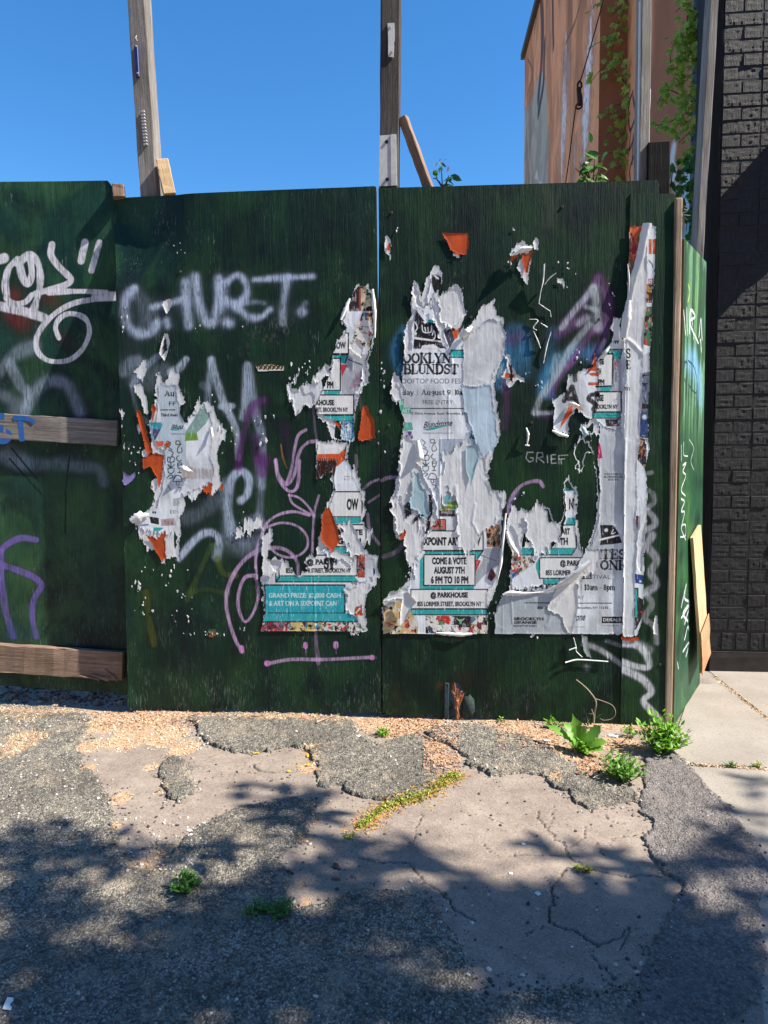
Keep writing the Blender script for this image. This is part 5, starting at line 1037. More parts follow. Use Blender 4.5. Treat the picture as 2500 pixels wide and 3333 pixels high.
sheet('printed_layer', po, FENCE, Z7((330, 600), (380, 640), (400, 560), (430, 400), (492, 400), (490, 500), (440, 540), (470, 640), (520, 780), (600, 760), (640, 740), (640, 850), (720, 760), (800, 690), (880, 720), (910, 800), (880, 960), (840, 1060), (820, 1200), (850, 1400), (860, 1500)) + Z8((820, 80), (740, 250), (620, 420), (595, 600), (600, 690), (770, 690), (800, 640), (890, 640), (880, 900), (855, 1010), (800, 1100), (800, 1374), (100, 1374), (100, 1160), (260, 1060), (320, 1000), (280, 900), (300, 780), (330, 690), (380, 620), (470, 600), (440, 450), (380, 330), (350, 250), (300, 200), (250, 180), (235, 60)) + Z7((230, 1470), (250, 1400), (210, 1300), (205, 1240), (240, 1200), (225, 1130), (245, 940), (290, 760)), PM2, .0028, .010, 52, .005, canvas=q2, keep=kp2, creases=cr)
wsh = WHITE_PAPER
sheet('overlaid_sheet', po, FENCE, Z8((490, 150), (620, 110), (660, 60), (760, 100), (800, 230), (800, 340), (835, 430), (900, 440), (905, 560), (860, 600), (760, 720), (700, 790), (660, 840), (640, 860), (600, 780), (590, 620), (605, 480), (560, 440), (540, 340), (520, 440), (500, 520), (470, 420)), TORN, .0045, .020, 53, .006, wr=1.5, creases=cr)
sheet('overlaid_sheet', po, FENCE, Z7((640, 860), (720, 770), (800, 720), (900, 700), (925, 790), (900, 960), (850, 1050), (820, 1160), (640, 1160), (640, 1050)), paper('greyed_paper', None, (222, 226, 230), .6, .18), .0042, .012, 54, .006, wr=1.6, creases=cr)
sheet('overlaid_sheet', po, FENCE, Z7((630, 1160), (820, 1140), (850, 1320), (870, 1500), (850, 1580), (740, 1659), (730, 1560), (690, 1420), (650, 1300)), paper('blued_paper', None, (196, 218, 234), .5, .15), .0045, .012, 55, .005, wr=1.3)
sheet('pale_blue_shred', po, FENCE, Z8((275, 500), (295, 380), (310, 270), (345, 320), (400, 460), (415, 560), (380, 600), (300, 540)), PALE_BLUE, .006, .012, 56, .010, wr=1.4)
sheet('pale_blue_shred', po, FENCE, Z8((655, 110), (735, 95), (745, 180), (720, 260), (690, 380), (655, 260)), PALE_BLUE, .007, .006, 57, .008)
for k, p in enumerate((((150, 480), (200, 440), (270, 560), (330, 600), (420, 600), (400, 700), (330, 900), (280, 960), (250, 860), (240, 780), (180, 700)), ((300, 580), (340, 560), (420, 430), (440, 600), (420, 660), (360, 640)), ((220, 80), (290, 60), (330, 180), (300, 320), (260, 440), (190, 500), (210, 300)))):
    sheet('paper_shred', po, FENCE, Z8(*p), TORN, .005, .03, 58 + k, .008, wr=1.6)
for k, p in enumerate((((300, 450), (335, 480), (355, 560), (370, 610), (330, 640), (300, 600)), ((470, 560), (540, 500), (590, 470), (635, 520), (640, 600), (660, 640), (620, 720), (540, 770), (500, 760), (480, 680)), ((390, 560), (440, 620), (500, 760), (540, 900), (560, 960), (500, 880), (450, 760)), ((150, 1240), (172, 1080), (225, 1140), (225, 1240), (195, 1260)), ((245, 740), (300, 700), (300, 900), (250, 960), (235, 900)))):
    sheet('paper_shred', po, FENCE, Z7(*p), TORN, .0055, .02, 62 + k, .010, wr=1.6)
BLACKP = paper('black_inked_paper', None, (26, 26, 32), .1)
sheet('black_inked_strip', po, FENCE, Z8((408, 430), (426, 440), (432, 560), (400, 700), (384, 690), (405, 580)), BLACKP, .0062, .006, 68, .004)
for k, p in enumerate((((240, 520), (275, 480), (290, 560), (250, 600)), ((300, 590), (380, 570), (340, 610), (310, 625)))): sheet('black_inked_strip', po, FENCE, Z8(*p), BLACKP, .0062, .012, 69 + k, .005)
sheet('orange_strip', po, FENCE, Z8((200, 710), (235, 690), (240, 665), (255, 690), (245, 730), (220, 730)), ORANGE, .0065, .006, 71, .006)
# peeled corner lower left
sheet('folded_flap', po, FENCE, Z8((95, 1150), (150, 1090), (260, 1060), (270, 1080), (190, 1130), (150, 1145)), WHITE_PAPER, .012, .006, 72, .012)
sheet('folded_flap', po, FENCE, Z8((235, 1100), (265, 1085), (325, 1150), (300, 1180), (240, 1300), (215, 1310), (215, 1220)), WHITE_PAPER, .016, .004, 73, .016, wr=1.5)
flap('curled_flap', po, FENCE, Z7((615, 830), (660, 790), (700, 755)), [8, 20, 8], [.010, .026, .010], WHITE_PAPER, 8)
flap('curled_flap', po, FENCE, Z8((455, 1368), (540, 1374), (620, 1378), (700, 1374)), [6, 12, 14, 6], [.004, .010, .012, .004], WHITE_PAPER, 9)
flap('curled_flap', po, FENCE, Z8((870, 1010), (890, 900), (905, 760), (925, 560)), [4, 10, 9, 5], [.006, .014, .012, .006], WHITE_PAPER, 10)
flap('curled_flap', po, FENCE, Z8((330, 70), (345, 180), (310, 210)), [14, 22, 8], [.008, .020, .010], WHITE_PAPER, 11)

# middle poster
po = poster('torn_poster', 'middle art show poster torn across its top, beside two white posters', 'poster', FENCE, Z8((1200, 800))[0])
Bm = Z8((960, 500), (1000, 520), (1100, 540), (1170, 488), (1222, 550), (1242, 620), (1300, 642), (1312, 580), (1318, 350), (1340, 322), (1392, 390), (1412, 450), (1400, 560), (1420, 700), (1440, 830), (1480, 890), (1400, 960), (1260, 1045), (960, 1092), (945, 1100), (955, 950), (966, 830), (932, 690), (942, 600))
sheet('paper_layer', po, FENCE, Bm, TORN, .0012, .022, 81, .004)
sheet('printed_layer', po, FENCE, Z8((1330, 380), (1385, 400), (1398, 450), (1390, 560), (1405, 700), (1430, 830), (1470, 890), (1400, 960), (1260, 1040), (965, 1085), (962, 950), (975, 850), (1030, 800), (1060, 740), (1200, 740), (1230, 800), (1290, 720), (1320, 640)), PM2, .0028, .012, 82, .005, canvas=q2)
sheet('paper_shred', po, FENCE, Z8((1060, 560), (1170, 500), (1220, 560), (1250, 650), (1300, 660), (1300, 730), (1230, 800), (1150, 850), (1090, 790), (1050, 690)), TORN, .0045, .026, 83, .006, wr=1.6)
sheet('paper_shred', po, FENCE, Z8((935, 690), (960, 640), (1010, 720), (1040, 850), (1010, 840), (965, 790)), TORN, .006, .012, 84, .012, wr=1.4)
flap('curled_flap', po, FENCE, Z8((930, 680), (960, 770), (1010, 835)), [6, 16, 5], [.006, .020, .008], WHITE_PAPER, 12)

# lower right poster
po = poster('torn_poster', 'white festival poster with boot print and farm logo, peeling along its upper edge', 'poster', FENCE, Z8((1450, 1150))[0])
Bq = Z8((850, 1375), (850, 1245), (905, 1112), (1020, 1088), (1250, 1042), (1290, 1012), (1400, 942), (1485, 888), (1445, 830), (1490, 760), (1532, 620), (1546, 430), (1515, 130), (1480, 62), (1490, 20), (1430, 50), (1470, -80), (1560, -100), (1725, -100), (1745, 300), (1745, 1378))
sheet('paper_layer', po, FENCE, Bq, TORN, .0014, .012, 91, .004, keep=kp2)
cr2 = ((Z8((1480, 900), (1400, 980), (1280, 1070)), .010, .010), (Z8((1405, 1040), (1410, 1200), (1370, 1370)), .004, .008), (Z8((960, 1100), (970, 1300)), .003, .005), (Z8((1350, 1050), (1250, 1200), (1200, 1320)), .003, .010), (Z8((1560, 200), (1550, 700), (1480, 850)), .003, .006), (Z8((905, 1112), (905, 1370)), .002, .003), (Y2((215, 830), (215, 1340)), .003, .004))
sheet('printed_layer', po, FENCE, Z8((852, 1374), (852, 1250), (908, 1116), (1020, 1092), (1250, 1048), (1300, 1015), (1400, 950), (1480, 895), (1460, 830), (1510, 760), (1550, 620), (1560, 430), (1545, 130), (1560, 0), (1560, -95), (1722, -95), (1742, 300), (1742, 1376)), PM2, .0030, .007, 92, .005, canvas=q2, keep=kp2, creases=cr2)
sheet('overlaid_sheet', po, FENCE, Z8((1270, 1060), (1400, 970), (1480, 930), (1440, 1000), (1405, 1040), (1415, 1180), (1380, 1370), (1340, 1374), (1300, 1250), (1240, 1230), (1200, 1200)), WHITE_PAPER, .0048, .012, 93, .006, wr=1.5, creases=cr2)
sheet('overlaid_sheet', po, FENCE, Y2((20, 780), (110, 790), (110, 850), (60, 940), (0, 960), (-30, 900)), TORN, .005, .02, 94, .006, wr=1.3)
flap('curled_flap', po, FENCE, Z8((1170, 1100), (1290, 1040), (1400, 960), (1490, 885)), [5, 16, 26, 14], [.004, .018, .028, .030], WHITE_PAPER, 13, .2)
flap('curled_flap', po, FENCE, Z8((905, 1112), (960, 1096), (1060, 1100), (1180, 1092)), [8, 14, 6, 4], [.008, .012, .006, .004], WHITE_PAPER, 14)
sheet('paper_shred', po, FENCE, Z8((1390, 120), (1420, 60), (1500, 100), (1515, 140), (1470, 150), (1450, 260), (1420, 280), (1395, 210)), TORN, .0016, .016, 95, .006)
flap('curled_flap', po, FENCE, Z8((1440, -20), (1460, 20), (1440, 55)), [10, 16, 5], [.006, .014, .004], PALE_BLUE, 15)

# upper right remnant
po = poster('torn_poster', 'torn art show strip just left of the corner board, below purple arrowhead paint', 'poster', FENCE, Y1((200, 1600))[0])
Us = Y1((110, 1405), (170, 1340), (230, 1260), (212, 1150), (240, 1070), (285, 1075), (300, 1110), (310, 1240), (335, 1240), (335, 2000), (0, 2000), (-30, 1960), (60, 1875), (30, 1780), (0, 1700), (0, 1590), (10, 1490), (70, 1480), (80, 1420))
sheet('paper_layer', po, FENCE, Us, TORN, .0016, .012, 101, .005)
sheet('printed_layer', po, FENCE, Y1((120, 1405), (175, 1345), (235, 1265), (300, 1245), (333, 1245), (333, 1990), (160, 1940), (80, 1870), (100, 1700), (110, 1500)), PM2, .0034, .007, 102, .005, canvas=q2)
sheet('printed_layer', po, FENCE, Z7((1345, 1075), (1400, 1070), (1500, 1030), (1530, 930), (1545, 1050), (1560, 1180), (1540, 1290), (1515, 1370), (1470, 1380), (1400, 1310), (1365, 1330), (1345, 1420), (1350, 1490), (1290, 1480), (1238, 1450), (1255, 1300), (1235, 1250), (1330, 1200)), PM2, .004, .012, 103, .007, canvas=q2, wr=1.4)
flap('curled_flap', po, FENCE, Z7((1340, 1290), (1375, 1275), (1420, 1290)), [5, 12, 5], [.006, .02, .008], WHITE_PAPER, 16)
flap('curled_flap', po, FENCE, Z7((1238, 1455), (1290, 1480), (1345, 1495)), [5, 12, 7], [.006, .016, .012], WHITE_PAPER, 17)
flap('curled_flap', po, FENCE, Y1((108, 1410), (170, 1345), (232, 1262)), [5, 12, 5], [.008, .018, .006], WHITE_PAPER, 18)

# column of paper on the corner board
po = poster('torn_poster', 'tall column of coloured and white paper pasted down the corner board', 'poster', CORNER, Y1((450, 1200))[0])
kc = lambda X, Z: .5 + 0 * X
sheet('printed_layer', po, CORNER, Y1((370, 335), (575, 330), (570, 600), (550, 940), (545, 1150), (530, 1340), (525, 1500), (515, 1900), (510, 2010), (520, 2080)) + Y2((420, 60), (425, 130), (400, 260), (415, 330), (408, 560), (400, 760), (390, 950), (390, 1200), (350, 1345), (255, 1345), (262, 60)) + Y1((320, 2200), (300, 1900), (330, 1300), (345, 900), (360, 560)), PM3, .0018, .008, 111, .004, canvas=q3)
WC = Y1((500, 420), (510, 600), (500, 930), (490, 1050), (472, 1360), (460, 1650), (440, 2212)) + Y2((350, 30), (345, 500), (335, 800), (330, 1345), (250, 1345), (258, 1100), (262, 500), (262, 50)) + Y1((322, 2200), (322, 1900), (335, 1500), (315, 1240), (352, 930), (380, 770), (430, 640))
sheet('overlaid_sheet', po, CORNER, WC, paper('white_column_print', None, (228, 232, 236), .5, .12), .0040, .006, 112, .006, wr=1.8, creases=((Y1((380, 780), (350, 1000), (320, 1240)), .006, .008), (Y1((345, 1250), (350, 1700), (330, 2200)), .003, .005), (Y2((270, 60), (262, 700), (255, 1300)), .004, .004), (Y1((470, 1360), (400, 1280), (350, 1240)), .006, .008)))
for ch, x0, y0, x1, y1 in (('S', 336, 1318, 372, 1392), ('E', 336, 1408, 372, 1482), ('m', 324, 1612, 366, 1652)):
    w_, st_l = SERIF[ch]
    for pts, wd in st_l:
        k = (x1 - x0) / w_; hgt = y1 - y0
        ribbon('printed_letter', Y1(*[(x0 + a * k, y1 - b * hgt) for a, b in pts]), wd * hgt * .5 / 2.458, CORNER, .0072, BLACKP, po)
flap('curled_strip', po, CORNER, Y1((505, 318), (480, 420), (440, 620), (395, 760), (362, 930)), [22, 24, 22, 20, 12], [.016, .015, .014, .012, .006], WHITE_PAPER, 19, .25)
flap('curled_strip', po, CORNER, Y1((355, 930), (335, 1080), (315, 1235)), [12, 26, 20], [.010, .020, .014], WHITE_PAPER, 20, .2)
flap('curled_flap', po, CORNER, Y1((350, 640), (358, 760), (358, 880)), [3, 6, 3], [.006, .014, .008], WHITE_PAPER, 21)
sheet('paper_shred', po, CORNER, Y2((415, 60), (428, 130), (405, 150), (400, 70)), TORN, .006, .006, 113, .012)
sheet('paper_shred', po, CORNER, Y2((395, 560), (415, 340), (412, 560), (395, 760), (380, 940), (340, 880), (350, 700)), TORN, .005, .010, 114, .008, wr=1.5)
sheet('paper_shred', po, CORNER, Y2((465, 1205), (482, 1215), (485, 1340), (455, 1335), (450, 1290)), WHITE_PAPER, .004, .004, 115, .010)
sheet('orange_strip', po, CORNER, Y2((245, 1350), (355, 1350), (362, 1376), (245, 1374)), ORANGE, .003, .004, 116, .004)

# loose scraps that keep their own shape
def scrap(label, px, mat, seed, jag=.008, pl=FENCE, extra=(), off=.002, lift=.005, name='paper_scrap', layer='scrap_face'):
    t = poster(name, label, 'paper scrap', pl, px[0])
    sheet(layer, t, pl, px, mat, off, jag, seed, lift)
    for k, (p, m, o) in enumerate(extra): sheet('scrap_layer', t, pl, p, m, o, jag, seed + 3 + k, .008)
    return t
scrap('torn orange paper scrap high on the poster panel', Z7((490, 125), (670, 122), (678, 200), (660, 270), (600, 268), (552, 235), (530, 185)), ORANGE, 121, .004, extra=((Z7((570, 262), (615, 275), (610, 292), (572, 280)), WHITE_PAPER, .0016),))
t = scrap('crumpled white and orange paper tuft sticking out above the purple paint', Z7((1040, 270), (1095, 260), (1100, 300), (1085, 340), (1080, 430), (1072, 480), (1030, 410), (1002, 360), (1030, 300)), TORN, 124, .012, extra=((Z7((1045, 260), (1105, 250), (1095, 290), (1070, 330), (1075, 390), (1050, 380), (1035, 320)), ORANGE, .004), (Z7((958, 270), (1000, 215), (1040, 158), (1075, 185), (1110, 215), (1100, 240), (1040, 240), (985, 260), (965, 310)), WHITE_PAPER, .016), (Z7((1105, 200), (1130, 165), (1142, 200), (1140, 250), (1110, 245)), WHITE_PAPER, .018)))
flap('curled_flap', t, FENCE, Z7((965, 285), (1040, 240), (1100, 232)), [8, 18, 8], [.020, .034, .022], WHITE_PAPER, 22); flap('curled_flap', t, FENCE, Z7((955, 310), (975, 290), (995, 280)), [8, 14, 6], [.010, .022, .018], ORANGE, 23)
scrap('thin white and orange scrap near the top left of the poster panel', Z7((108, 195), (122, 138), (156, 190), (145, 240), (155, 300), (142, 308), (130, 250), (112, 245)), TORN, 131, .008, extra=((Z7((135, 180), (156, 190), (145, 235), (125, 245)), ORANGE, .0035),))
scrap('white claw-shaped scrap right of the peeled slivers', Z7((1270, 430), (1300, 435), (1345, 450), (1348, 475), (1320, 485), (1285, 460)), TORN, 134, .012)
t = poster('paper_scrap', 'black and white scrap with an orange bar over the blue paint', 'paper scrap', FENCE, Z7((960, 1060))[0])
sheet('scrap_face', t, FENCE, Z7((905, 935), (950, 945), (965, 1000), (1000, 1090), (1060, 1105), (1055, 1140), (1000, 1120), (950, 1165), (920, 1110), (893, 1090), (930, 1040), (935, 980)), TORN, .002, .012, 138, .006)
sheet('scrap_layer', t, FENCE, Z7((920, 1072), (985, 1068), (985, 1100), (922, 1102)), ORANGE, .004, .003, 139, .004); sheet('scrap_layer', t, FENCE, Z7((940, 1005), (968, 1020), (972, 1120), (950, 1110), (955, 1060)), BLACKP, .0042, .006, 140, .004)
scrap('white tear-drop scrap beneath the silver word', Z5((345, 430), (365, 440), (378, 490), (355, 580), (342, 600), (312, 550), (330, 480)), WHITE_PAPER, 141, .006, lift=.012, extra=((Z5((340, 470), (352, 460), (362, 530), (335, 560)), BLACKP, .0022),))
scrap('pale scrap stuck over the first silver letter', Z5((335, 235), (380, 220), (384, 270), (360, 325), (345, 300), (332, 260)), WHITE_PAPER, 144, .008, lift=.010)
scrap('tiny green and brown label scrap low on the silver-word panel', Z4((1410, 1545), (1462, 1548), (1462, 1598), (1412, 1600)), paper('brown_label', None, (150, 92, 52), .5), 147, .004, extra=((Z4((1410, 1545), (1462, 1547), (1460, 1568), (1410, 1568)), paper('green_label', None, (90, 130, 100), .5), .0035),))
t = poster('peeled_paper_sliver', 'forked dark sliver of peeled paper left of the purple paint', 'paper scrap', FENCE, Z7((1150, 600))[0])
for pts, w, h in ((((1182, 340), (1176, 440), (1160, 520), (1148, 598)), [7, 6, 4, 3], [.026, .02, .014, .004]), (((1262, 398), (1220, 430), (1185, 475)), [3, 6, 3], [.02, .018, .012]), (((1148, 598), (1180, 622), (1225, 650)), [3, 4, 3], [.005, .008, .004])): flap('sliver', t, FENCE, Z7(*pts), [q * .62 for q in w], h, TORN, 24)
for pts in (((1082, 705), (1140, 712), (1110, 760), (1135, 780)), ((1160, 730), (1205, 760), (1180, 740)), ((1230, 790), (1205, 870), (1190, 940), (1180, 1000)), ((1110, 780), (1140, 850), (1160, 900)), ((1225, 650), (1230, 690))): flap('sliver', t, FENCE, Z7(*pts), [1.6, 3.6, 1.6], [.004, .010, .004], TORN, 25)
t = poster('peeled_paper_sliver', 'narrow white L-shaped strip of peeled paper above the scratched white word', 'paper scrap', FENCE, Z8((1070, 100))[0])
flap('sliver', t, FENCE, Z8((1062, -15), (1075, 30), (1068, 100)), [5, 8, 4], [.006, .016, .006], WHITE_PAPER, 26); flap('sliver', t, FENCE, Z8((1055, 100), (1085, 106)), [5, 5], [.008, .004], WHITE_PAPER, 27)
t = poster('clear_tape_remnant', 'shiny strip of tape and torn film at the foot of the right poster', 'tape', FENCE, Z8((1480, 1550))[0])
flap('tape_edge', t, FENCE, Z8((1325, 1565), (1400, 1548), (1500, 1552), (1615, 1560)), [q * .55 for q in (8, 9, 8, 7)], [.014, .008, .006, .006], TORN, 28); flap('tape_edge', t, FENCE, Z8((1380, 1395), (1395, 1450), (1400, 1490), (1440, 1530)), [q * .55 for q in (4, 6, 5, 4)], [.01, .012, .01, .006], TORN, 29); flap('tape_edge', t, FENCE, Z8((1350, 1480), (1392, 1465), (1400, 1475)), [q * .55 for q in (5, 9, 4)], [.016, .016, .01], TORN, 30)
flap('tape_edge', t, FENCE, Z8((1605, 1490), (1612, 1540)), [q * .55 for q in (3, 4)], [.008, .006], TORN, 31); sheet('torn_film', t, FENCE, Z8((1435, 1390), (1475, 1385), (1490, 1500), (1505, 1540), (1470, 1530), (1440, 1440)), paper('grey_film', None, (170, 176, 178), .6), .001, .006, 151, .003)
# flecks of paper too small to tell apart
def flecks(pl, boxes, seed, mat, parent):
    rng = np.random.RandomState(seed); V, Fs, o = [], [], 0
    for (Z, x0, y0, x1, y1, n, smin, smax) in boxes:
        for _ in range(n):
            c = pl.st(Z((rng.uniform(x0, x1), rng.uniform(y0, y1))))[0]; s = rng.uniform(smin, smax) * .001; k = 9
            a = np.sort(rng.rand(k)) * 6.283; r = s * (.45 + .75 * rng.rand(k)); el = rng.uniform(1, 2.4)
            p = np.vstack([c, np.stack([c[0] + r * np.cos(a), c[1] + r * el * np.sin(a)], 1)])
            V.append(pl.w(p, np.r_[.0035, np.full(k, .0012) + rng.rand(k) * .002])); Fs += [(o, o + 1 + i, o + 1 + (i + 1) % k) for i in range(k)]; o += k + 1
    ob = link('paper_flecks', fast_mesh('paper_flecks', np.vstack(V), np.array(Fs), mat=mat), parent); ob['kind'] = 'stuff'
flecks(FENCE, [(Z4, 880, 1120, 1300, 1500, 16, 2, 7), (Z4, 880, 1220, 950, 1300, 7, 3, 7), (Z4, 1240, 1560, 1520, 1590, 12, 2, 5), (Z3, 1400, 1500, 1600, 1900, 16, 2, 6), (Z3, 780, 900, 860, 1100, 5, 2, 6), (Z5, 880, 920, 1000, 1100, 8, 3, 8), (Z3, 1060, 480, 1300, 560, 5, 2, 4), (Z5, 400, 350, 900, 420, 5, 2, 6), (Z5, 1090, 600, 1250, 740, 14, 2, 6), (Z6, 700, 300, 900, 480, 8, 2, 5), (Z6, 150, 620, 520, 980, 14, 2, 7), (Z6, 780, 1000, 830, 1020, 4, 2, 6), (Z6, 1430, 1025, 1520, 1045, 8, 2, 6), (Z3, 860, 1850, 960, 2060, 8, 2, 5),
              (Z7, 180, 80, 200, 110, 2, 3, 5), (Z7, 970, 85, 1000, 105, 2, 3, 6), (Z7, 880, 300, 960, 330, 3, 2, 5), (Z7, 1200, 310, 1400, 420, 5, 2, 6), (Z7, 60, 1000, 110, 1600, 12, 2, 6), (Z7, 1050, 1000, 1180, 1200, 6, 2, 5), (Z8, 240, 950, 300, 1010, 10, 2, 5), (Z8, 760, 1150, 860, 1300, 10, 2, 5), (Z8, 1080, 1375, 1140, 1400, 5, 3, 7), (Z8, 980, 420, 1060, 470, 4, 2, 6), (Z7, 1370, 900, 1480, 1050, 6, 2, 6), (Z7, 1620, 460, 1660, 640, 5, 2, 6)], 5, TORN, fence)
# ------------------------------------------------------------------ posts behind the fence
def post_thing(label, name, pl, t0, t1, b0, b1, d, mat, cat='post', ext=0.0, **kw):
    T = (pl.at(*t0) + pl.at(*t1)) / 2; B = (pl.at(*b0) + pl.at(*b1)) / 2
    up = (T - B).normalized(); T = T + up * ext
    if ext: B = B - up * (B.z - .02) / up.z
    t = thing(name, label, cat, (B.x, B.y + d / 2, B.z))
    w = ((pl.at(*t0) - pl.at(*t1)).length + (pl.at(*b0) - pl.at(*b1)).length) / 2
    off = -Vector(pl.n) * d / 2
    beam('timber', B + off, T + off, w, d, mat, t, tuple(pl.n), **kw)
    return t
PB = yplane(.075)
ta = post_thing('tall leaning grey timber post behind the silver-word panel, with blue plate', 'timber_post', PB, (415, 0), (470, 0), (455, 630), (512, 630), .085, WOOD_GREY, ext=.6, cuts=24, wob=.002, bev=.004)
BLUE = plain('dark_blue_paint', (24, 44, 108), .35, vary=.3); ALU = plain('dull_aluminium', (176, 178, 182), .4, .5, .3)
beam('blue_plate', PB.at(451, 255, .006), PB.at(445, 150, .006), .019, .012, BLUE, ta, wob=.0, cuts=0)
for p in ((446, 155), (452, 243)): screw(p, PB, .005, .014, ta, ALU)
tube('wire_loop', [PB.at(446, 118, .004), PB.at(448, 132, .02), PB.at(452, 140, .014)], .0022, ALU, ta)
for k in range(11):
    v = 366 + k * 10.6; u = 463 + k * .9
    beam('staple', PB.at(u - 2, v + 1, .006), PB.at(u + 10, v - 1, .006), .007, .012, ALU, ta, wob=0, cuts=0, bev=.001)
tb = post_thing('dark tall timber post at the joint of the two middle panels', 'timber_post', PB, (1240, 0), (1302, 0), (1234, 604), (1297, 602), .085, WOOD_DARK, ext=.6, cuts=24, wob=.002, bev=.004)
def plate(name, px, pl, h0, h1, mat, parent, holes=()):
    bm = bmesh.new(); q = pl.st(px); vs = [bm.verts.new(p) for p in pl.w(q, h1)]; bm.faces.new(vs)
    r = bmesh.ops.extrude_face_region(bm, geom=bm.faces[:]); 
    for v in r['geom']:
        if isinstance(v, bmesh.types.BMVert): v.co -= Vector(pl.n) * (h1 - h0)
    bmesh.ops.recalc_face_normals(bm, faces=bm.faces); return bm_obj(name, bm, mat, parent)
WPLATE = plain('dirty_white_paint', (196, 196, 194), .55, vary=.12, scale=40, bump=.2)
plate('white_plate', [(1237, 444), (1290, 440), (1293, 606), (1234, 608)], PB, .002, .008, WPLATE, tb)
plate('plate_lip', [(1272, 441), (1290, 440), (1292, 606), (1274, 607)], PB, .0081, .011, WPLATE, tb)
plate('tape_patch', [(1262, 78), (1284, 77), (1285, 120), (1281, 188), (1264, 186), (1264, 130)], PB, .001, .006, WPLATE, tb)
HOLE = plain('black_bolt', (14, 14, 16), .5)
for p in ((1259, 464), (1261, 586)): screw(p, PB, .009, .010, tb, HOLE)
for p in ((1270, 92), (1276, 172)): screw(p, PB, .006, .008, tb, ALU)
screw((1286, 140), PB, .006, .004, tb)
post_thing('short sawn timber block leaning beside the grey post', 'timber_block', yplane(.035), (500, 520), (538, 514), (525, 632), (562, 630), .07, WOOD_FRESH, 'timber block', roll=.35, cuts=6)
post_thing('small weathered block in the gap above the two left panels', 'timber_block', yplane(.06), (362, 597), (392, 595), (362, 640), (400, 640), .05, WOOD_BROWN, 'timber block', roll=.3, cuts=4)
post_thing('slanting batten leaning against the dark middle post', 'leaning_batten', yplane(.09), (1300, 385), (1322, 366), (1382, 612), (1412, 612), .045, WOOD_BROWN, 'batten', roll=-.35, cuts=10)
tc_ = post_thing('grey timber post in front of the orange wall', 'timber_post', PB, (2084, 0), (2122, 0), (2079, 588), (2108, 590), .07, WOOD_GREY, ext=.6, cuts=24, roll=.12)
tag(beam('side_strip', PB.at(2113, 480, -.03), PB.at(2117, 282, -.03), .012, .03, WPLATE, tc_, cuts=4))
sp = plate('white_edge', [(2083, 0), (2088, 0), (2081, 590), (2077, 590)], PB, -.02, -.0005, WPLATE, tc_)
post_thing('stubby black painted post with worn top beside the corner board', 'post_stub', yplane(.05), (2110, 462), (2182, 458), (2110, 640), (2180, 640), .06, WOOD_BLACKPAINT, cuts=4, wob=.001)
post_thing('new looking grey stud standing against the black brick building', 'timber_post', yplane(.70), (2313, 0), (2339, 0), (2262, 850), (2288, 850), .085, WOOD_GREY, ext=.6, cuts=24, roll=.05)
# plywood offcut against the side panel
off = thing('plywood_offcut', 'raw pale plywood offcut leaning at the foot of the green side panel', 'plywood', (1.39, .70, 0))
SO = Plane(SIDE.o + SIDE.n * .03 + SIDE.a * 0, SIDE.a, SIDE.b, SIDE.n)
o0 = SO.st([(2255, 1732), (2290, 1727), (2262, 2178), (2296, 2140)]); oc = [(o0[0] + o0[1]) / 2, (o0[2] + o0[3]) / 2]
beam('plywood_sheet', SO.w([oc[1]], .02)[0], SO.w([oc[0]], -.012)[0], .7 * abs(o0[1, 0] - o0[0, 0]), .014, WOOD_FRESH, off, tuple(SIDE.n), cuts=10, bev=.001)
beam('torn_ply', SO.w([oc[1]], .028)[0], SO.w([oc[1] * .68 + oc[0] * .32], .024)[0], abs(o0[1, 0] - o0[0, 0]) * .8, .005, timber('torn_ply_face', (170, 124, 92), (200, 154, 118), (140, 98, 72)), off, tuple(SIDE.n), cuts=4, wob=.003)

# ------------------------------------------------------------------ the black brick building
def black_paint(name, col=(32, 32, 35), bump=.6):
    m = Mat(name, .62, .3); o = m.coord('Object'); n = m.noise(o, 60, 5, .65)
    comb = m.n('TexWave', wave_type='BANDS', bands_direction='X'); m.t.links.new(o, comb.inputs[0])
    for k, v in (('Scale', 38.0), ('Distortion', 7.0), ('Detail', 3.0), ('Detail Scale', 1.6)): comb.inputs[k].default_value = v
    m.color(m.mix(m.ramp(n, [(.3, 0.0), (.75, 1.0)]), srgb(*[c * .75 for c in col]), srgb(*[c * 1.25 for c in col])))
    m.bump((comb.outputs['Fac'], .003, .45 * bump), (m.noise(o, 150, 5, .75), .006, 1.1 * bump)); return m.m
BRICK = black_paint('black_painted_brick'); MORT = plain('black_painted_mortar', (33, 33, 36), .55, vary=.3, bump=.5); SMOOTHB = plain('smooth_black_paint', (11, 12, 15), .8, vary=.2, scale=12, bump=.15)
bld = thing('brick_building', 'black painted brick building at the right edge above the sidewalk', 'building', (1.9, 1.2, 0))
YB = .862
bm = box_bm(3.2, .5, 6.0); 
for v in bm.verts: v.co += Vector((1.50 + 1.6, YB + .0035 + .25, 3.0))
bm_obj('backing_wall', bm, MORT, bld)
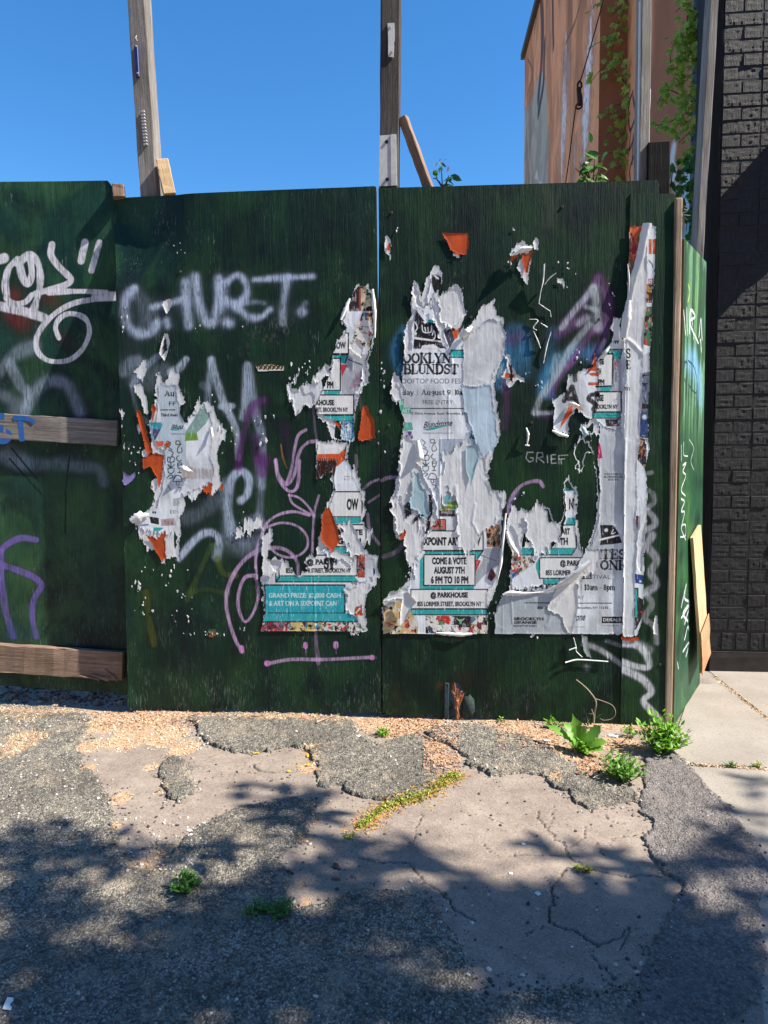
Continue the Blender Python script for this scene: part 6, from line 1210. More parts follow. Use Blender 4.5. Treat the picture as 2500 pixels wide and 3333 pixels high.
def brick_mesh(w, seed):
    rng = np.random.RandomState(seed); nx, nz = max(8, int(w / .009)), 10; h = .0635
    ins = lambda L, n: np.r_[-L / 2, np.linspace(-L / 2 + .0028, L / 2 - .0028, n - 2), L / 2]; x = ins(w, nx); z = ins(h, nz); X, Z = np.meshgrid(x, z)
    comb = (vnoise(X / .006, Z / .04, seed) - .5) * .0022 + (vnoise(X / .025, Z / .015, seed + 3) - .5) * .0030
    edge = np.minimum(np.minimum(X + w / 2, w / 2 - X), np.minimum(Z + h / 2, h / 2 - Z))
    Y = -comb * sstep(0, .006, edge) + .0012 * (1 - sstep(0, .004, edge)); Y[0], Y[-1] = .007, .007; Y[:, 0], Y[:, -1] = .007, .007
    v = np.stack([X + (rng.rand(*X.shape) - .5) * .0012, Y, Z + (rng.rand(*X.shape) - .5) * .0012], -1).reshape(-1, 3)
    i, j = np.meshgrid(np.arange(nz - 1), np.arange(nx - 1), indexing='ij'); a = (i * nx + j).ravel()
    return fast_mesh('brick', v, np.stack([a, a + 1, a + nx + 1, a + nx], 1), mat=BRICK, smooth=False)
STR = [brick_mesh(.1995, 200 + k) for k in range(5)]; HED = [brick_mesh(.0978, 220 + k) for k in range(5)]
rngb = np.random.RandomState(4)
for r in range(1, 55):
    z = .062 + r * .0705; st_row = r % 2 == 0
    L = .2045 if st_row else .1023; x = 1.498 + L / 2
    k = 0
    while x < 1.96:
        me = (STR if st_row else HED)[rngb.randint(5)]
        if r < 3 and x > 1.57: x += L; continue
        o = bpy.data.objects.new('brick', me); COL.objects.link(o); o.location = (x - 1.9, YB - 1.2 + rngb.uniform(-.002, .003), z); o.parent = bld
        o.rotation_euler = (0, rngb.uniform(-.006, .006), 0); x += L
# broken course near the foot, the bricks past the frame, the plinth
for k in range(5):
    o = bpy.data.objects.new('upright_brick', HED[k % 5]); COL.objects.link(o); o.location = (1.60 + k * .078 - 1.9, YB - 1.2 - .001, .178); o.rotation_euler = (0, math.pi / 2 + rngb.uniform(-.03, .03), 0); o.parent = bld; 
bm = box_bm(3.2, .03, .15, .004, 0, .0); 
bmesh.ops.subdivide_edges(bm, edges=bm.edges[:], cuts=3)
for v in bm.verts: v.co += Vector((1.50 + 1.6, YB + .010, .045)) + Vector((0, random.uniform(-1, 1) * .003, random.uniform(-1, 1) * .004))
bm_obj('plinth', bm, plain('scuffed_black_plinth', (44, 38, 36), .7, vary=.4, scale=14, bump=.8), bld)
V, Fs, o_ = [], [], 0
far = []
for r in range(0, 82):
    st_row = r % 2 == 0; L = .2045 if st_row else .1023; x = 1.498 + L / 2
    while x < 4.6:
        if not (x < 1.96 and r < 55): far.append((x, .062 + r * .0705, .196 if st_row else .094))
        x += L
far = np.array(far); cube = np.array([(-.5, 0, -.5), (.5, 0, -.5), (.5, 0, .5), (-.5, 0, .5), (-.5, .02, -.5), (.5, .02, -.5), (.5, .02, .5), (-.5, .02, .5)]); cf = np.array([(0, 1, 2, 3), (0, 4, 5, 1), (1, 5, 6, 2), (2, 6, 7, 3), (3, 7, 4, 0)])
v, f = scatter_arrays(cube, cf, np.stack([far[:, 0], np.full(len(far), YB), far[:, 1]], 1), np.repeat(np.eye(3)[None], len(far), 0), np.stack([far[:, 2], np.ones(len(far)), np.full(len(far), .057)], 1))
ob = link('distant_brickwork', fast_mesh('distant_brickwork', v, f, mat=BRICK, smooth=False), bld); ob['kind'] = 'stuff'
# rounded smooth corner and return
prof = [(1.44, 1.06), (1.43, 1.0), (1.43, .93), (1.445, .885), (1.47, .868), (1.50, .866)]
zs = np.linspace(0, 6, 40); n = len(prof)
v = np.array([(x + .004 * math.sin(z * 9 + x * 40), y, z) for z in zs for x, y in prof]); i = (np.arange(39)[:, None] * n + np.arange(n - 1)[None]).ravel()
link('corner_flashing', fast_mesh('corner_flashing', v, np.stack([i, i + n, i + n + 1, i + 1], 1)[:, ::-1], mat=SMOOTHB), bld)
bm = box_bm(.25, .18, 6.0)
for v in bm.verts: v.co += Vector((1.56, 1.00, 3.0))
bm_obj('corner_pier', bm, SMOOTHB, bld)
bmw = bmesh.new(); bmesh.ops.create_uvsphere(bmw, u_segments=16, v_segments=10, radius=.045)
for v in bmw.verts: v.co.y *= .6; v.co += Vector((1.955, YB - .03, 2.52))
bm_obj('bell_dome', bmw, SMOOTHB, bld, smooth=True)
bm = box_bm(.20, .16, .46, .008)
for v in bm.verts: v.co += Vector((2.20, YB - .075, 3.10))
bm_obj('unseen_shade_box', bm, SMOOTHB, bld)  # unseen box added to cast the diagonal shade on the bricks

# ------------------------------------------------------------------ the orange building
YP = 2.99
XF, XN = yplane(YP).st([(1950, 300)])[0, 0], yplane(YP).st([(2040, 300)])[0, 0]
FARC = xplane(XF).st([(1708, 190), (1760, 0)]); YFAR = -FARC[0, 0]
obld = thing('stucco_building', 'tall orange stucco building with peeling patches behind the fence', 'building', (2.6, 5.0, 0))
WF, WN = xplane(XF), xplane(XN); WP = yplane(YP)
cw = Canvas(WF, -YFAR - .4, -2.9, 1.5, 9.5, .010); 
# along this wall the first axis runs towards the camera, so it is -y
X, Zz = cw.grid()
cw.put(0, cw.H, 0, cw.W, sstep(.42, .62, fbm(X / .7, Zz / 2.2, 130)) * .5, (180, 108, 74)); cw.put(0, cw.H, 0, cw.W, sstep(.5, .62, fbm(X / .2, Zz / .9, 133)) * .35, (220, 146, 100))
def drip(C, Z, pts, r, col, a, seed):
    p = C.c(Z(*pts)); p = smooth_line(p)
    yy = np.arange(C.H); cx = np.interp(yy, np.sort(p[:, 1]), p[np.argsort(p[:, 1]), 0]); ok = (yy > p[:, 1].min()) & (yy < p[:, 1].max())
    Xi, Yi = np.meshgrid(np.arange(C.W), yy); d = np.abs(Xi - cx[:, None]) / (r / C.res)
    edge = np.minimum(Yi - p[:, 1].min(), p[:, 1].max() - Yi) * C.res / .5
    nn = fbm(Xi * C.res / .05, Yi * C.res / .6, seed, 3); sp = vnoise(Xi * C.res / .022, Yi * C.res / .05, seed + 3)
    body = sstep(1.0, .55, d + (nn - .5) * .8 + .7 * (1 - np.clip(edge, 0, 1))); fringe = sstep(1.9, .7, d + (nn - .5) * .6 + .5 * (1 - np.clip(edge, 0, 1))) * (sp > .62)
    C.put(0, C.H, 0, C.W, a * ok[:, None] * np.maximum(body * (.7 + .3 * (sp > .3)), fringe * .85), col)
drip(cw, Z2, ((820, 130), (815, 400), (800, 760)), .27, (232, 220, 220), .95, 140); drip(cw, Z2, ((930, -20), (905, 400), (895, 700)), .22, (234, 222, 224), .98, 143); drip(cw, Z2, ((860, 560), (850, 760)), .2, (220, 208, 204), .8, 146); drip(cw, Z2, ((905, 420), (895, 660)), .2, (224, 216, 216), .8, 149)
cem = [(640, 470), (665, 440), (690, 380), (700, 330), (720, 290), (735, 330), (742, 420), (748, 600), (745, 780), (640, 780)]
cw.poly(Z2(*cem), (176, 172, 160), .95); cm_ = scan_fill(poly_segs(cw.c(Z2(*cem))), cw.W, cw.H, 2); X, Zz = cw.grid()
cw.put(0, cw.H, 0, cw.W, cm_ * sstep(.45, .62, fbm(X / .5, Zz / .4, 151, 4)) * .5, (128, 124, 116)); cw.put(0, cw.H, 0, cw.W, blur(cm_, 30) * (1 - cm_) * sstep(.46, .52, fbm(X / .35, Zz / .25, 155, 4)), (172, 166, 154)); cw.put(0, cw.H, 0, cw.W, sstep(.60, .72, fbm(X / .4, Zz / 1.3, 158, 5)) * .45, (120, 78, 58))
cw.poly(Z2((740, 770), (690, 740), (700, 700), (708, 770)), (206, 196, 180), .9)
for pts, r in ((((716, -20), (722, 120), (718, 250), (706, 400)), 10), (((730, 180), (728, 330), (715, 420), (705, 470)), 7), (((765, -20), (767, 100), (770, 190)), 5), (((700, 40), (690, 130)), 3)): cw.stroke(Z2(*pts), r, (54, 52, 64), .85, .4, rm=r * .012)
for pts in (((890, -20), (860, 80), (820, 180)), ((660, 240), (680, 300), (660, 400))): cw.stroke(Z2(*pts), 1, (110, 70, 50), .7, .3, rm=.02)
def stucco(name, canvas, base=(226, 156, 112)):
    m = Mat(name, .85, .2); o = m.coord('Object'); n = m.noise(o, 3.0, 6, .65); n2 = m.noise(o, 40, 5, .6)
    c = m.mix(m.ramp(n, [(.3, 0.0), (.7, 1.0)]), srgb(*[x * .9 for x in base]), srgb(*[min(255, x * 1.06) for x in base]))
    if canvas is not None:
        ti = m.n('TexImage', interpolation='Linear', extension='CLIP'); ti.image = canvas.image(name + '_marks'); uv = m.n('UVMap', uv_map='surface'); m.t.links.new(uv.outputs[0], ti.inputs[0])
        c = m.mix(ti.outputs['Alpha'], c, ti.outputs['Color'])
    m.color(c); m.bump((n2, .006, .35), (n, .02, .3)); return m.m
def wall_quad(name, pl, st, mat, canvas, parent, n=(24, 24)):
    """a wall face between two edges given as ((s, t_low, t_high), (s, t_low, t_high)), gently uneven"""
    (s0, a0, b0), (s1, a1, b1) = st; U, Vv = np.meshgrid(np.linspace(0, 1, n[0]), np.linspace(0, 1, n[1]))
    S_ = s0 + (s1 - s0) * U; T_ = (a0 + (a1 - a0) * U) * (1 - Vv) + (b0 + (b1 - b0) * U) * Vv; p = np.stack([S_.ravel(), T_.ravel()], 1)
    h = (fbm(p[:, 0] * 2, p[:, 1] * 2, 160, 3) - .5) * .02; e = (U.ravel() * (1 - U.ravel()) * Vv.ravel() * (1 - Vv.ravel())) > 1e-6; h = h * e
    i = (np.arange(n[1] - 1)[:, None] * n[0] + np.arange(n[0] - 1)[None]).ravel()
    return link(name, fast_mesh(name, pl.w(p, h), np.stack([i, i + 1, i + 1 + n[0], i + n[0]], 1), canvas.uv(p) if canvas else None, mat), parent)
ztop = lambda y: FARC[0, 1] + (y - YFAR) * (FARC[1, 1] - FARC[0, 1]) / (FARC[0, 0] - FARC[1, 0])
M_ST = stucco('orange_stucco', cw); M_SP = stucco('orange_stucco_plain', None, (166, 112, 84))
wall_quad('far_wall', WF, ((-YFAR, 0, ztop(YFAR)), (-YP, 0, ztop(YP))), M_ST, cw, obld)
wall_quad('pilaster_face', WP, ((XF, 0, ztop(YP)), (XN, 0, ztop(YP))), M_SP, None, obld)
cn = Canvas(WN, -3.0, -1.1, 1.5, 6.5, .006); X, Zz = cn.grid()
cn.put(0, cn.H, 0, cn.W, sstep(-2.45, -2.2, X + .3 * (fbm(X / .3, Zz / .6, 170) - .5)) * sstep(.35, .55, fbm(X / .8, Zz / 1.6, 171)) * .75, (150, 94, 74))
for pts, r in ((((1100, 380), (1082, 440), (1086, 540), (1108, 480), (1100, 400)), .016), (((1090, 540), (1084, 620), (1110, 560), (1110, 620), (1086, 700), (1088, 750)), .016), (((1100, 560), (1096, 680)), .012), (((1300, 130), (1290, 220), (1310, 260), (1340, 180), (1325, 110)), .022), (((1280, 210), (1300, 270)), .02)): cn.stroke(Z2(*pts), 1, (52, 56, 84), .95, .3, rm=r)
cn.stroke(Z2((1268, 620), (1262, 680), (1275, 760)), 1, (214, 220, 232), .9, .6, rm=.06); cn.stroke(Z2((1330, 760), (1345, 860), (1345, 960), (1330, 1020)), 1, (150, 196, 220), .95, .5, rm=.16); cn.stroke(Z2((1360, 700), (1355, 800)), 1, (206, 214, 224), .9, .5, rm=.12); cn.stroke(Z2((1330, 1000), (1360, 1100)), 1, (90, 170, 190), .9, .5, rm=.12)
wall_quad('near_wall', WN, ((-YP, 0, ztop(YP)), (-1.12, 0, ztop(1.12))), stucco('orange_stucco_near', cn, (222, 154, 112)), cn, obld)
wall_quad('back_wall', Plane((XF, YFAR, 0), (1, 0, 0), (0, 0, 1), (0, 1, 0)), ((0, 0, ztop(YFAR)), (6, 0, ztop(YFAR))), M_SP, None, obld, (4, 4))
def slab_between(name, ya, yb, xa, xb, mat):
    bm = bmesh.new(); vs = [bm.verts.new((x, y, ztop(y) + dz)) for dz in (0, .09) for x, y in ((xa, ya), (xb, ya), (xb, yb), (xa, yb))]
    for q in ((0, 3, 2, 1), (4, 5, 6, 7), (0, 1, 5, 4), (1, 2, 6, 5), (2, 3, 7, 6), (3, 0, 4, 7)): bm.faces.new([vs[i] for i in q])
    return bm_obj(name, bm, mat, obld)
slab_between('coping', YFAR + .06, YP - .03, XF - .06, 6, plain('dark_coping', (58, 56, 54), .8)); slab_between('coping', YP - .031, 1.12, XN - .06, 6, plain('dark_coping_near', (58, 56, 54), .8))
# cable and pulley hanging in front of the wall
cab = thing('hanging_cable', 'thin dark cable with rusty pulley block hanging before orange wall', 'cable', yplane(1.6).at(1842, 540))
RUST = plain('rusty_iron', (74, 48, 38), .8, .3, vary=.4, bump=.5); PC = yplane(1.6)
tube('cable', [PC.at(*p) for p in Z2((985, -40), (940, 130), (900, 270), (878, 340))], .0045, RUST, cab, 5); tube('cable', [PC.at(*p) for p in Z2((860, 450), (850, 520), (835, 640), (815, 780))], .004, RUST, cab, 5)
a, b = PC.at(*Z2((872, 365))[0]), PC.at(*Z2((878, 438))[0]); beam('pulley_block', b, a, .028, .03, RUST, cab, wob=.002, cuts=3)
tube('pulley_hook', [PC.at(*p) for p in Z2((878, 336), (868, 350), (872, 372), (884, 360), (882, 340))], .007, RUST, cab, 6); tube('pulley_hook', [PC.at(*p) for p in Z2((868, 430), (860, 445), (872, 452), (886, 440), (884, 400), (876, 370))], .006, RUST, cab, 6)

# ------------------------------------------------------------------ leaves
def leaf_mat(name, c0, c1, trans=.32, gloss=.45):
    m = Mat(name, gloss, .4); r = m.rand(); c = m.mix(r, srgb(*c0), srgb(*c1)); m.color(c); m.sheen_back(c, trans); return m.m
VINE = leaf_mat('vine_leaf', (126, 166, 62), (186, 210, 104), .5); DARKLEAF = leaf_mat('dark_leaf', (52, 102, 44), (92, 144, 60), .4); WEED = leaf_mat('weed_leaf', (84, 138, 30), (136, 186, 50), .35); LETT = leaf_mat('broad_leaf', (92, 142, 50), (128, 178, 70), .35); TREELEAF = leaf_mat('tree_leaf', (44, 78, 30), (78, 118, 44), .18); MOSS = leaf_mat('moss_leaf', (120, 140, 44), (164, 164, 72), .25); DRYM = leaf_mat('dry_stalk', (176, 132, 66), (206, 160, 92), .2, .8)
STEM = plain('brown_stem', (92, 74, 56), .8); GSTEM = plain('green_stem', (92, 122, 52), .6)
LEAF = (np.array([(0, 0, 0), (.22, .3, .05), (.2, .65, .03), (0, 1, -.06), (-.2, .65, .03), (-.22, .3, .05), (0, .35, 0), (0, .68, 0)], float), np.array([(0, 1, 6), (1, 2, 7), (1, 7, 6), (2, 3, 7), (3, 4, 7), (4, 5, 7), (5, 6, 7), (5, 0, 6)]))
def palm_leaf():
    V, Fc, o = [], [], 0
    for a, l in ((-70, .7), (-35, .92), (0, 1.0), (35, .92), (70, .7)):
        c, s_ = math.cos(R(a)), math.sin(R(a)); v = LEAF[0] * (l * .9, l, l); V.append(np.stack([v[:, 0] * c + v[:, 1] * s_, -v[:, 0] * s_ + v[:, 1] * c, v[:, 2]], 1)); Fc.append(LEAF[1] + o); o += 8
    return np.vstack(V), np.vstack(Fc)
PALM = palm_leaf()
def facing(n, rng, normal, spread=.5, droop=.4):
    """leaf frames: leaf surface turned to 'normal', tip hanging down and out"""
    out = []
    for _ in range(n):
        z = Vector(normal) + Vector(rng.normal(size=3)) * spread; z.normalize()
        y = Vector((rng.normal() * .9, rng.normal() * .3, -droop + rng.normal() * .5)); y = (y - z * y.dot(z)).normalized(); x = y.cross(z)
        out.append([[x[i], y[i], z[i]] for i in range(3)])
    return np.array(out)
def foliage(name, tpl, pos, rot, sc_, mat, parent):
    v, f = scatter_arrays(tpl[0], tpl[1], np.asarray(pos), rot, sc_); return link(name, fast_mesh(name, v, f, mat=mat, smooth=False), parent)
rv = np.random.RandomState(21)
def vine(label, stems, pl, spacing, size, tpl, mat, normal, group=None, off=.03, name='climbing_vine', jit=.03, sn=.004, spread=.5):
    t = thing(name, label, 'vine', pl.at(*stems[0][-1], .01)); T_, pos = [], []
    for s_ in stems:
        p = pl.w(smooth_line(pl.st(s_), 8), off) + rv.normal(size=3) * .002; T_.append((p if len(p) < 9 else p[::4], [sn, sn * .5]))
        L = np.r_[0, np.cumsum(np.linalg.norm(np.diff(p, axis=0), axis=1))]; k = max(2, int(L[-1] / spacing))
        for u in np.linspace(0, L[-1], k): pos.append([np.interp(u, L, p[:, i]) for i in range(3)] + rv.normal(size=3) * (jit, jit, jit) + np.array(pl.n) * abs(rv.normal()) * jit)
    join_tubes('stem', T_, STEM, t)
    pos = np.array(pos); ob = foliage('leaves', tpl, pos, facing(len(pos), rv, normal, spread), rv.uniform(size[0], size[1], len(pos)), mat, t); ob['kind'] = 'stuff'
    return t
WPv = yplane(YP - .02)
vine('virginia creeper climbing the brown face of the orange wall', [Z2((1075, -30), (1040, 100), (1010, 190), (1005, 260), (1030, 320), (1070, 380), (1062, 480), (1050, 600), (1058, 760)), Z2((1010, 200), (980, 180), (930, 200)), Z2((1010, 280), (970, 290), (920, 350)), Z2((1060, 350), (1030, 320)), Z2((1060, 440), (1010, 450), (965, 490)), Z2((1055, 500), (1020, 490)), Z2((1055, 570), (1000, 560), (985, 580)), Z2((1052, 650), (990, 640)), Z2((1058, 690), (1020, 710)), Z2((1040, 100), (1010, 130)), Z2((1060, 20), (1000, 80)), Z2((940, 30), (925, 50))],
     WPv, .030, (.04, .066), PALM, VINE, (-.3, -1, .35), off=.04, jit=.025)
WNv = yplane(1.35)
vine('dense creeper hanging down beside the black brick building', [Z2((1340, -30), (1300, 30), (1270, 60)), Z2((1380, -30), (1360, 60), (1300, 130), (1290, 170)), Z2((1385, 20), (1370, 150), (1260, 200), (1250, 270)), Z2((1390, 100), (1340, 220), (1270, 290), (1245, 290)), Z2((1385, 200), (1360, 300), (1290, 340), (1260, 330)), Z2((1385, 260), (1370, 380), (1330, 420)), Z2((1380, 330), (1350, 430), (1310, 480), (1230, 520), (1180, 530)), Z2((1380, 420), (1340, 500), (1290, 530)), Z2((1375, 500), (1340, 540), (1280, 600)), Z2((1340, 430), (1240, 380), (1195, 440)), Z2((1375, 380), (1370, 560)), Z2((1350, 40), (1350, 300)), Z2((1375, 60), (1372, 330)), Z2((1320, 60), (1310, 250)), Z2((1360, 640), (1330, 640), (1320, 700)), Z2((1365, 560), (1340, 590))],
     WNv, .013, (.032, .058), PALM, VINE, (-.4, -1, .35), off=.02, jit=.03)
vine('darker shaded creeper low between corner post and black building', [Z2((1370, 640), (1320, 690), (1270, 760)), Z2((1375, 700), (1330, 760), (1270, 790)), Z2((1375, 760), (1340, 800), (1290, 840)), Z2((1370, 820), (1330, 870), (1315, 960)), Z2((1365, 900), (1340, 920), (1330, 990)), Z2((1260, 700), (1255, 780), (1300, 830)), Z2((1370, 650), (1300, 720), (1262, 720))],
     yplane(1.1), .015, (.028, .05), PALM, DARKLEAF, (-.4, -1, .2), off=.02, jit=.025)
def bushy(label, name, cat, stems, pl, spacing, size, mat, tpl=LEAF, jit=.02, normal=(-.1, -1, .5), extra=None):
    t = vine(label, stems, pl, spacing, size, tpl, mat, normal, name=name, off=.0, jit=jit, spread=.8); t['category'] = cat; return t
bushy('dark leafy plant peeping over the poster panel before orange wall', 'leafy_plant', 'plant', [Z2((930, 800), (935, 700), (940, 640)), Z2((930, 780), (890, 700), (870, 670)), Z2((935, 780), (960, 700), (985, 640)), Z2((930, 790), (900, 740), (860, 700)), Z2((940, 790), (970, 730), (995, 700)), Z2((930, 780), (905, 690), (900, 650))], yplane(.35), .026, (.045, .085), DARKLEAF)
fl_ = bushy('small plant with pale drooping flowers above the poster panel', 'flowering_plant', 'plant', [Z2((310, 820), (305, 760), (302, 690)), Z2((310, 790), (280, 745), (265, 742)), Z2((312, 790), (330, 750), (352, 768)), Z2((308, 780), (290, 750)), Z2((312, 790), (335, 730))], yplane(.25), .028, (.04, .07), DARKLEAF)
FLW = leaf_mat('pale_petal', (206, 196, 220), (232, 226, 236), .3); pos = np.array([yplane(.25).at(*p) for p in Z2((300, 660), (290, 675), (312, 670), (325, 680), (280, 690), (333, 690), (298, 690), (310, 700), (274, 702), (318, 664))]); ob = foliage('flowers', LEAF, pos, facing(10, rv, (0, -1, 0), .8), rv.uniform(.018, .034, 10), FLW, fl_)
# weeds seen through the joint of the panels
bushy('sunlit weeds behind the joint of the two middle panels', 'weed_clump', 'weed', [[(1238, 2330), (1236, 2100), (1240, 1900)], [(1250, 2330), (1246, 2000), (1232, 1700)], [(1230, 2330), (1236, 2200)], [(1244, 2330), (1240, 1800), (1244, 1500)]], yplane(.16), .02, (.03, .06), WEED, jit=.03)
# ------------------------------------------------------------------ the ground
GX0, GX1, GY0, GY1, GR = -2.7, 2.3, -2.25, 1.05, .0045
gw, gh = int((GX1 - GX0) / GR), int((GY1 - GY0) / GR)
gx = GX0 + np.arange(gw + 1) * GR; gy = GY0 + np.arange(gh + 1) * GR
GXX, GYY = np.meshgrid(gx, gy)
def gmask(px, jag=.012, seed=0):
    p = GROUND.st(px) if len(px[0]) == 2 and abs(px[0][0]) > 6 or True else px
    m = scan_fill((poly_segs(p) - (GX0, GY0)) / GR, gw + 1, gh + 1, 2) > .5
    dx = jag * ((vnoise(GXX / .05, GYY / .05, seed) - .5) * 2 + (vnoise(GXX / .018, GYY / .018, seed + 1) - .5) * 1.6); dy = jag * ((vnoise(GXX / .05, GYY / .05, seed + 2) - .5) * 2 + (vnoise(GXX / .018, GYY / .018, seed + 3) - .5) * 1.6)
    ii = np.clip(np.round(np.arange(gh + 1)[:, None] + dy / GR).astype(int), 0, gh); jj = np.clip(np.round(np.arange(gw + 1)[None] + dx / GR).astype(int), 0, gw)
    return m[ii, jj]
def gline(px, r, seed=0, wob=.008):
    p = smooth_line(GROUND.st(px), 8); p = p + np.stack([vnoise(np.arange(len(p)) * .9, np.zeros(len(p)), seed) - .5, vnoise(np.arange(len(p)) * .9, np.ones(len(p)) * 7, seed) - .5], 1) * wob * 2
    d = np.full(GXX.shape, 1e9)
    lo = p.min(0) - r * 3; hi = p.max(0) + r * 3
    j0, j1 = np.clip(((lo[0] - GX0) / GR, (hi[0] - GX0) / GR + 1), 0, gw).astype(int); i0, i1 = np.clip(((lo[1] - GY0) / GR, (hi[1] - GY0) / GR + 1), 0, gh).astype(int)
    X, Y = GXX[i0:i1, j0:j1], GYY[i0:i1, j0:j1]
    if X.size == 0: return d
    for a0, b0 in zip(p[:-1], p[1:]):
        v = b0 - a0; t = np.clip(((X - a0[0]) * v[0] + (Y - a0[1]) * v[1]) / max(v @ v, 1e-9), 0, 1)
        d[i0:i1, j0:j1] = np.minimum(d[i0:i1, j0:j1], np.hypot(X - a0[0] - t * v[0], Y - a0[1] - t * v[1]))
    return d
def ext(*pts): return list(pts)
crusts = {
    'upper': G6((0, 232), (30, 196), (120, 184), (330, 178), (560, 182), (760, 196), (830, 215), (880, 290), (960, 335), (1060, 290), (1150, 292), (1200, 350), (1238, 440), (1262, 520), (1150, 592), (1005, 622), (880, 612), (800, 592), (768, 545), (645, 560), (650, 440), (592, 352), (500, 352), (330, 386), (200, 376), (120, 330), (62, 290), (50, 240)),
    'right': G6((1170, 275), (1240, 240), (1330, 232), (1480, 240), (1560, 300)) + G7((120, 340), (300, 400), (440, 470), (500, 540), (620, 590), (720, 650), (900, 690), (880, 752), (800, 770), (690, 790), (620, 822), (560, 790), (465, 745), (470, 700), (330, 660), (290, 590), (100, 600), (40, 590)) + G6((1560, 490), (1500, 490), (1440, 462), (1378, 430), (1370, 390), (1290, 340), (1185, 300)),
    'island': G1((680, 405), (722, 352), (800, 348), (850, 420), (852, 500), (780, 556), (738, 532), (690, 480)),
    'big': [(-700, 2270), (0, 2285)] + G1((120, 118), (230, 120), (330, 140), (420, 185), (425, 222), (355, 250), (362, 380), (425, 435), (488, 520), (492, 600), (540, 700), (545, 780), (580, 815), (660, 830), (750, 770), (780, 700), (860, 640), (1000, 570), (1150, 530), (1378, 522), (1392, 600), (1312, 720), (1225, 772), (1278, 850), (1262, 1000), (1400, 985), (1560, 925), (1659, 918)) + G2((130, 918), (250, 1000), (330, 1110), (382, 1260), (425, 1390), (600, 1335), (850, 1322), (1030, 1330), (1100, 1235), (1135, 1150), (1320, 1100), (1500, 1400), (1500, 2600), (-2200, 2600), (-2600, 1400)),
    'strip': G2((1118, 362), (1210, 335), (1296, 330), (1390, 460), (1500, 562), (1610, 700), (1700, 850), (1640, 950), (1648, 1100), (1680, 1210), (1620, 1420), (1515, 1504), (1460, 1900), (1300, 2600), (1000, 2600), (1060, 1500), (1140, 1180), (1290, 900), (1205, 860), (1150, 770), (1108, 690), (1160, 632), (1088, 590), (1112, 480)),
}
CM = {k: gmask(v, .011 if k != 'strip' else .007, 300 + 5 * i) for i, (k, v) in enumerate(crusts.items())}
CM['big'] &= ~CM['strip']
walk = GROUND.st(G2((1296, 330), (1390, 460), (1500, 562), (1600, 700), (1659, 840), (1612, 950), (1622, 1100), (1659, 1210), (1600, 1420), (1500, 1504)))
# dirt blown against the fence foot and into the low places
def blobs(lst, soft=.5):
    a = np.zeros(GXX.shape)
    for px, ry, w in lst:
        c = GROUND.st([px])[0]; e = GROUND.st([(px[0] + ry, px[1])])[0]; r = abs(e[0] - c[0])
        d = np.hypot(GXX - c[0], (GYY - c[1]) / 1.3) / r; a = np.maximum(a, w * (1 - sstep(soft, 1.25, d)))
    return a
dirt = blobs([(G1(p)[0], r / 1.327, w) for p, r, w in (((500, 200), 130, 1), ((620, 200), 130, 1), ((720, 260), 100, 1), ((560, 270), 120, .9), ((400, 300), 70, .8), ((800, 310), 80, .8), ((380, 400), 40, .8), ((520, 530), 60, .7), ((60, 300), 150, .7), ((150, 160), 120, .5), ((650, 400), 40, .6), ((700, 500), 40, .5), ((690, 780), 110, .8), ((600, 800), 60, .7), ((500, 650), 30, .9), ((1340, 320), 40, .7), ((1330, 400), 50, .7), ((1380, 620), 40, .6), ((1320, 700), 40, .6), ((1310, 980), 50, .7), ((1290, 900), 30, .7), ((1600, 210), 90, .8), ((800, 900), 50, .8))])
dirt = np.maximum(dirt, blobs([(G2(p)[0], r / 1.327, w) for p, r, w in (((60, 220), 110, 1), ((150, 200), 90, .9), ((230, 300), 60, 1), ((240, 360), 60, .9), ((560, 220), 90, .9), ((680, 260), 100, .9), ((800, 330), 80, .9), ((900, 400), 70, 1), ((1000, 300), 90, 1), ((740, 440), 40, .8), ((1080, 300), 60, .9), ((480, 190), 60, .8), ((880, 330), 60, 1))]))
dirt = np.maximum(dirt, (1 - sstep(.0, .10, np.abs(GYY + .035))) * (GXX < 1.0) * .75)
dirt = dirt * sstep(.30, .55, fbm(GXX / .10, GYY / .10, 330, 4) * .7 + dirt * .32)
cracks = np.full(GXX.shape, 1e9)
for k, (pts, r) in enumerate(((((150, 590), (165, 610), (140, 650), (130, 700), (100, 740)), .0035), (((320, 585), (420, 600), (470, 622), (530, 640)), .003), (((0, 812), (90, 812), (130, 840), (170, 890), (230, 930), (280, 975), (320, 1020), (390, 1060)), .004), (((530, 775), (640, 770), (720, 778), (790, 768)), .004), (((660, 580), (672, 620), (700, 650), (740, 700), (780, 720)), .0045), (((780, 720), (790, 770), (830, 800), (880, 830), (960, 850), (1060, 868), (1150, 858), (1200, 870)), .0055), (((790, 830), (740, 890), (722, 930), (735, 975), (712, 1010), (718, 1060), (760, 1085), (820, 1100), (870, 1130), (930, 1170)), .006),
                             (((930, 1170), (1000, 1140), (1060, 1095), (1130, 1100)), .004), (((890, 1200), (940, 1250), (1000, 1310)), .004), (((860, 640), (862, 690), (830, 720), (800, 740)), .003), (((980, 740), (985, 700), (1040, 690), (1090, 685)), .003), (((920, 720), (925, 740), (950, 775)), .004), (((960, 600), (980, 625), (1060, 645)), .003), (((740, 560), (720, 640), (700, 655)), .002), (((700, 870), (720, 900)), .003), (((690, 1080), (640, 1100), (600, 1140)), .003), (((250, 590), (640, 600)), .0), (((1010, 1190), (1060, 1100)), .003), (((420, 690), (440, 740), (520, 800)), .002), (((0, 970), (60, 960)), .0))):
    if r: cracks = np.minimum(cracks, gline(G2(*pts), .03, 340 + k) / (r * .38))
for k, (pts, r) in enumerate(((((1090, 380), (1120, 405), (1180, 420)), .004), (((1560, 790), (1650, 810)), .004))): cracks = np.minimum(cracks, gline(G1(*pts), .03, 380 + k) / r)
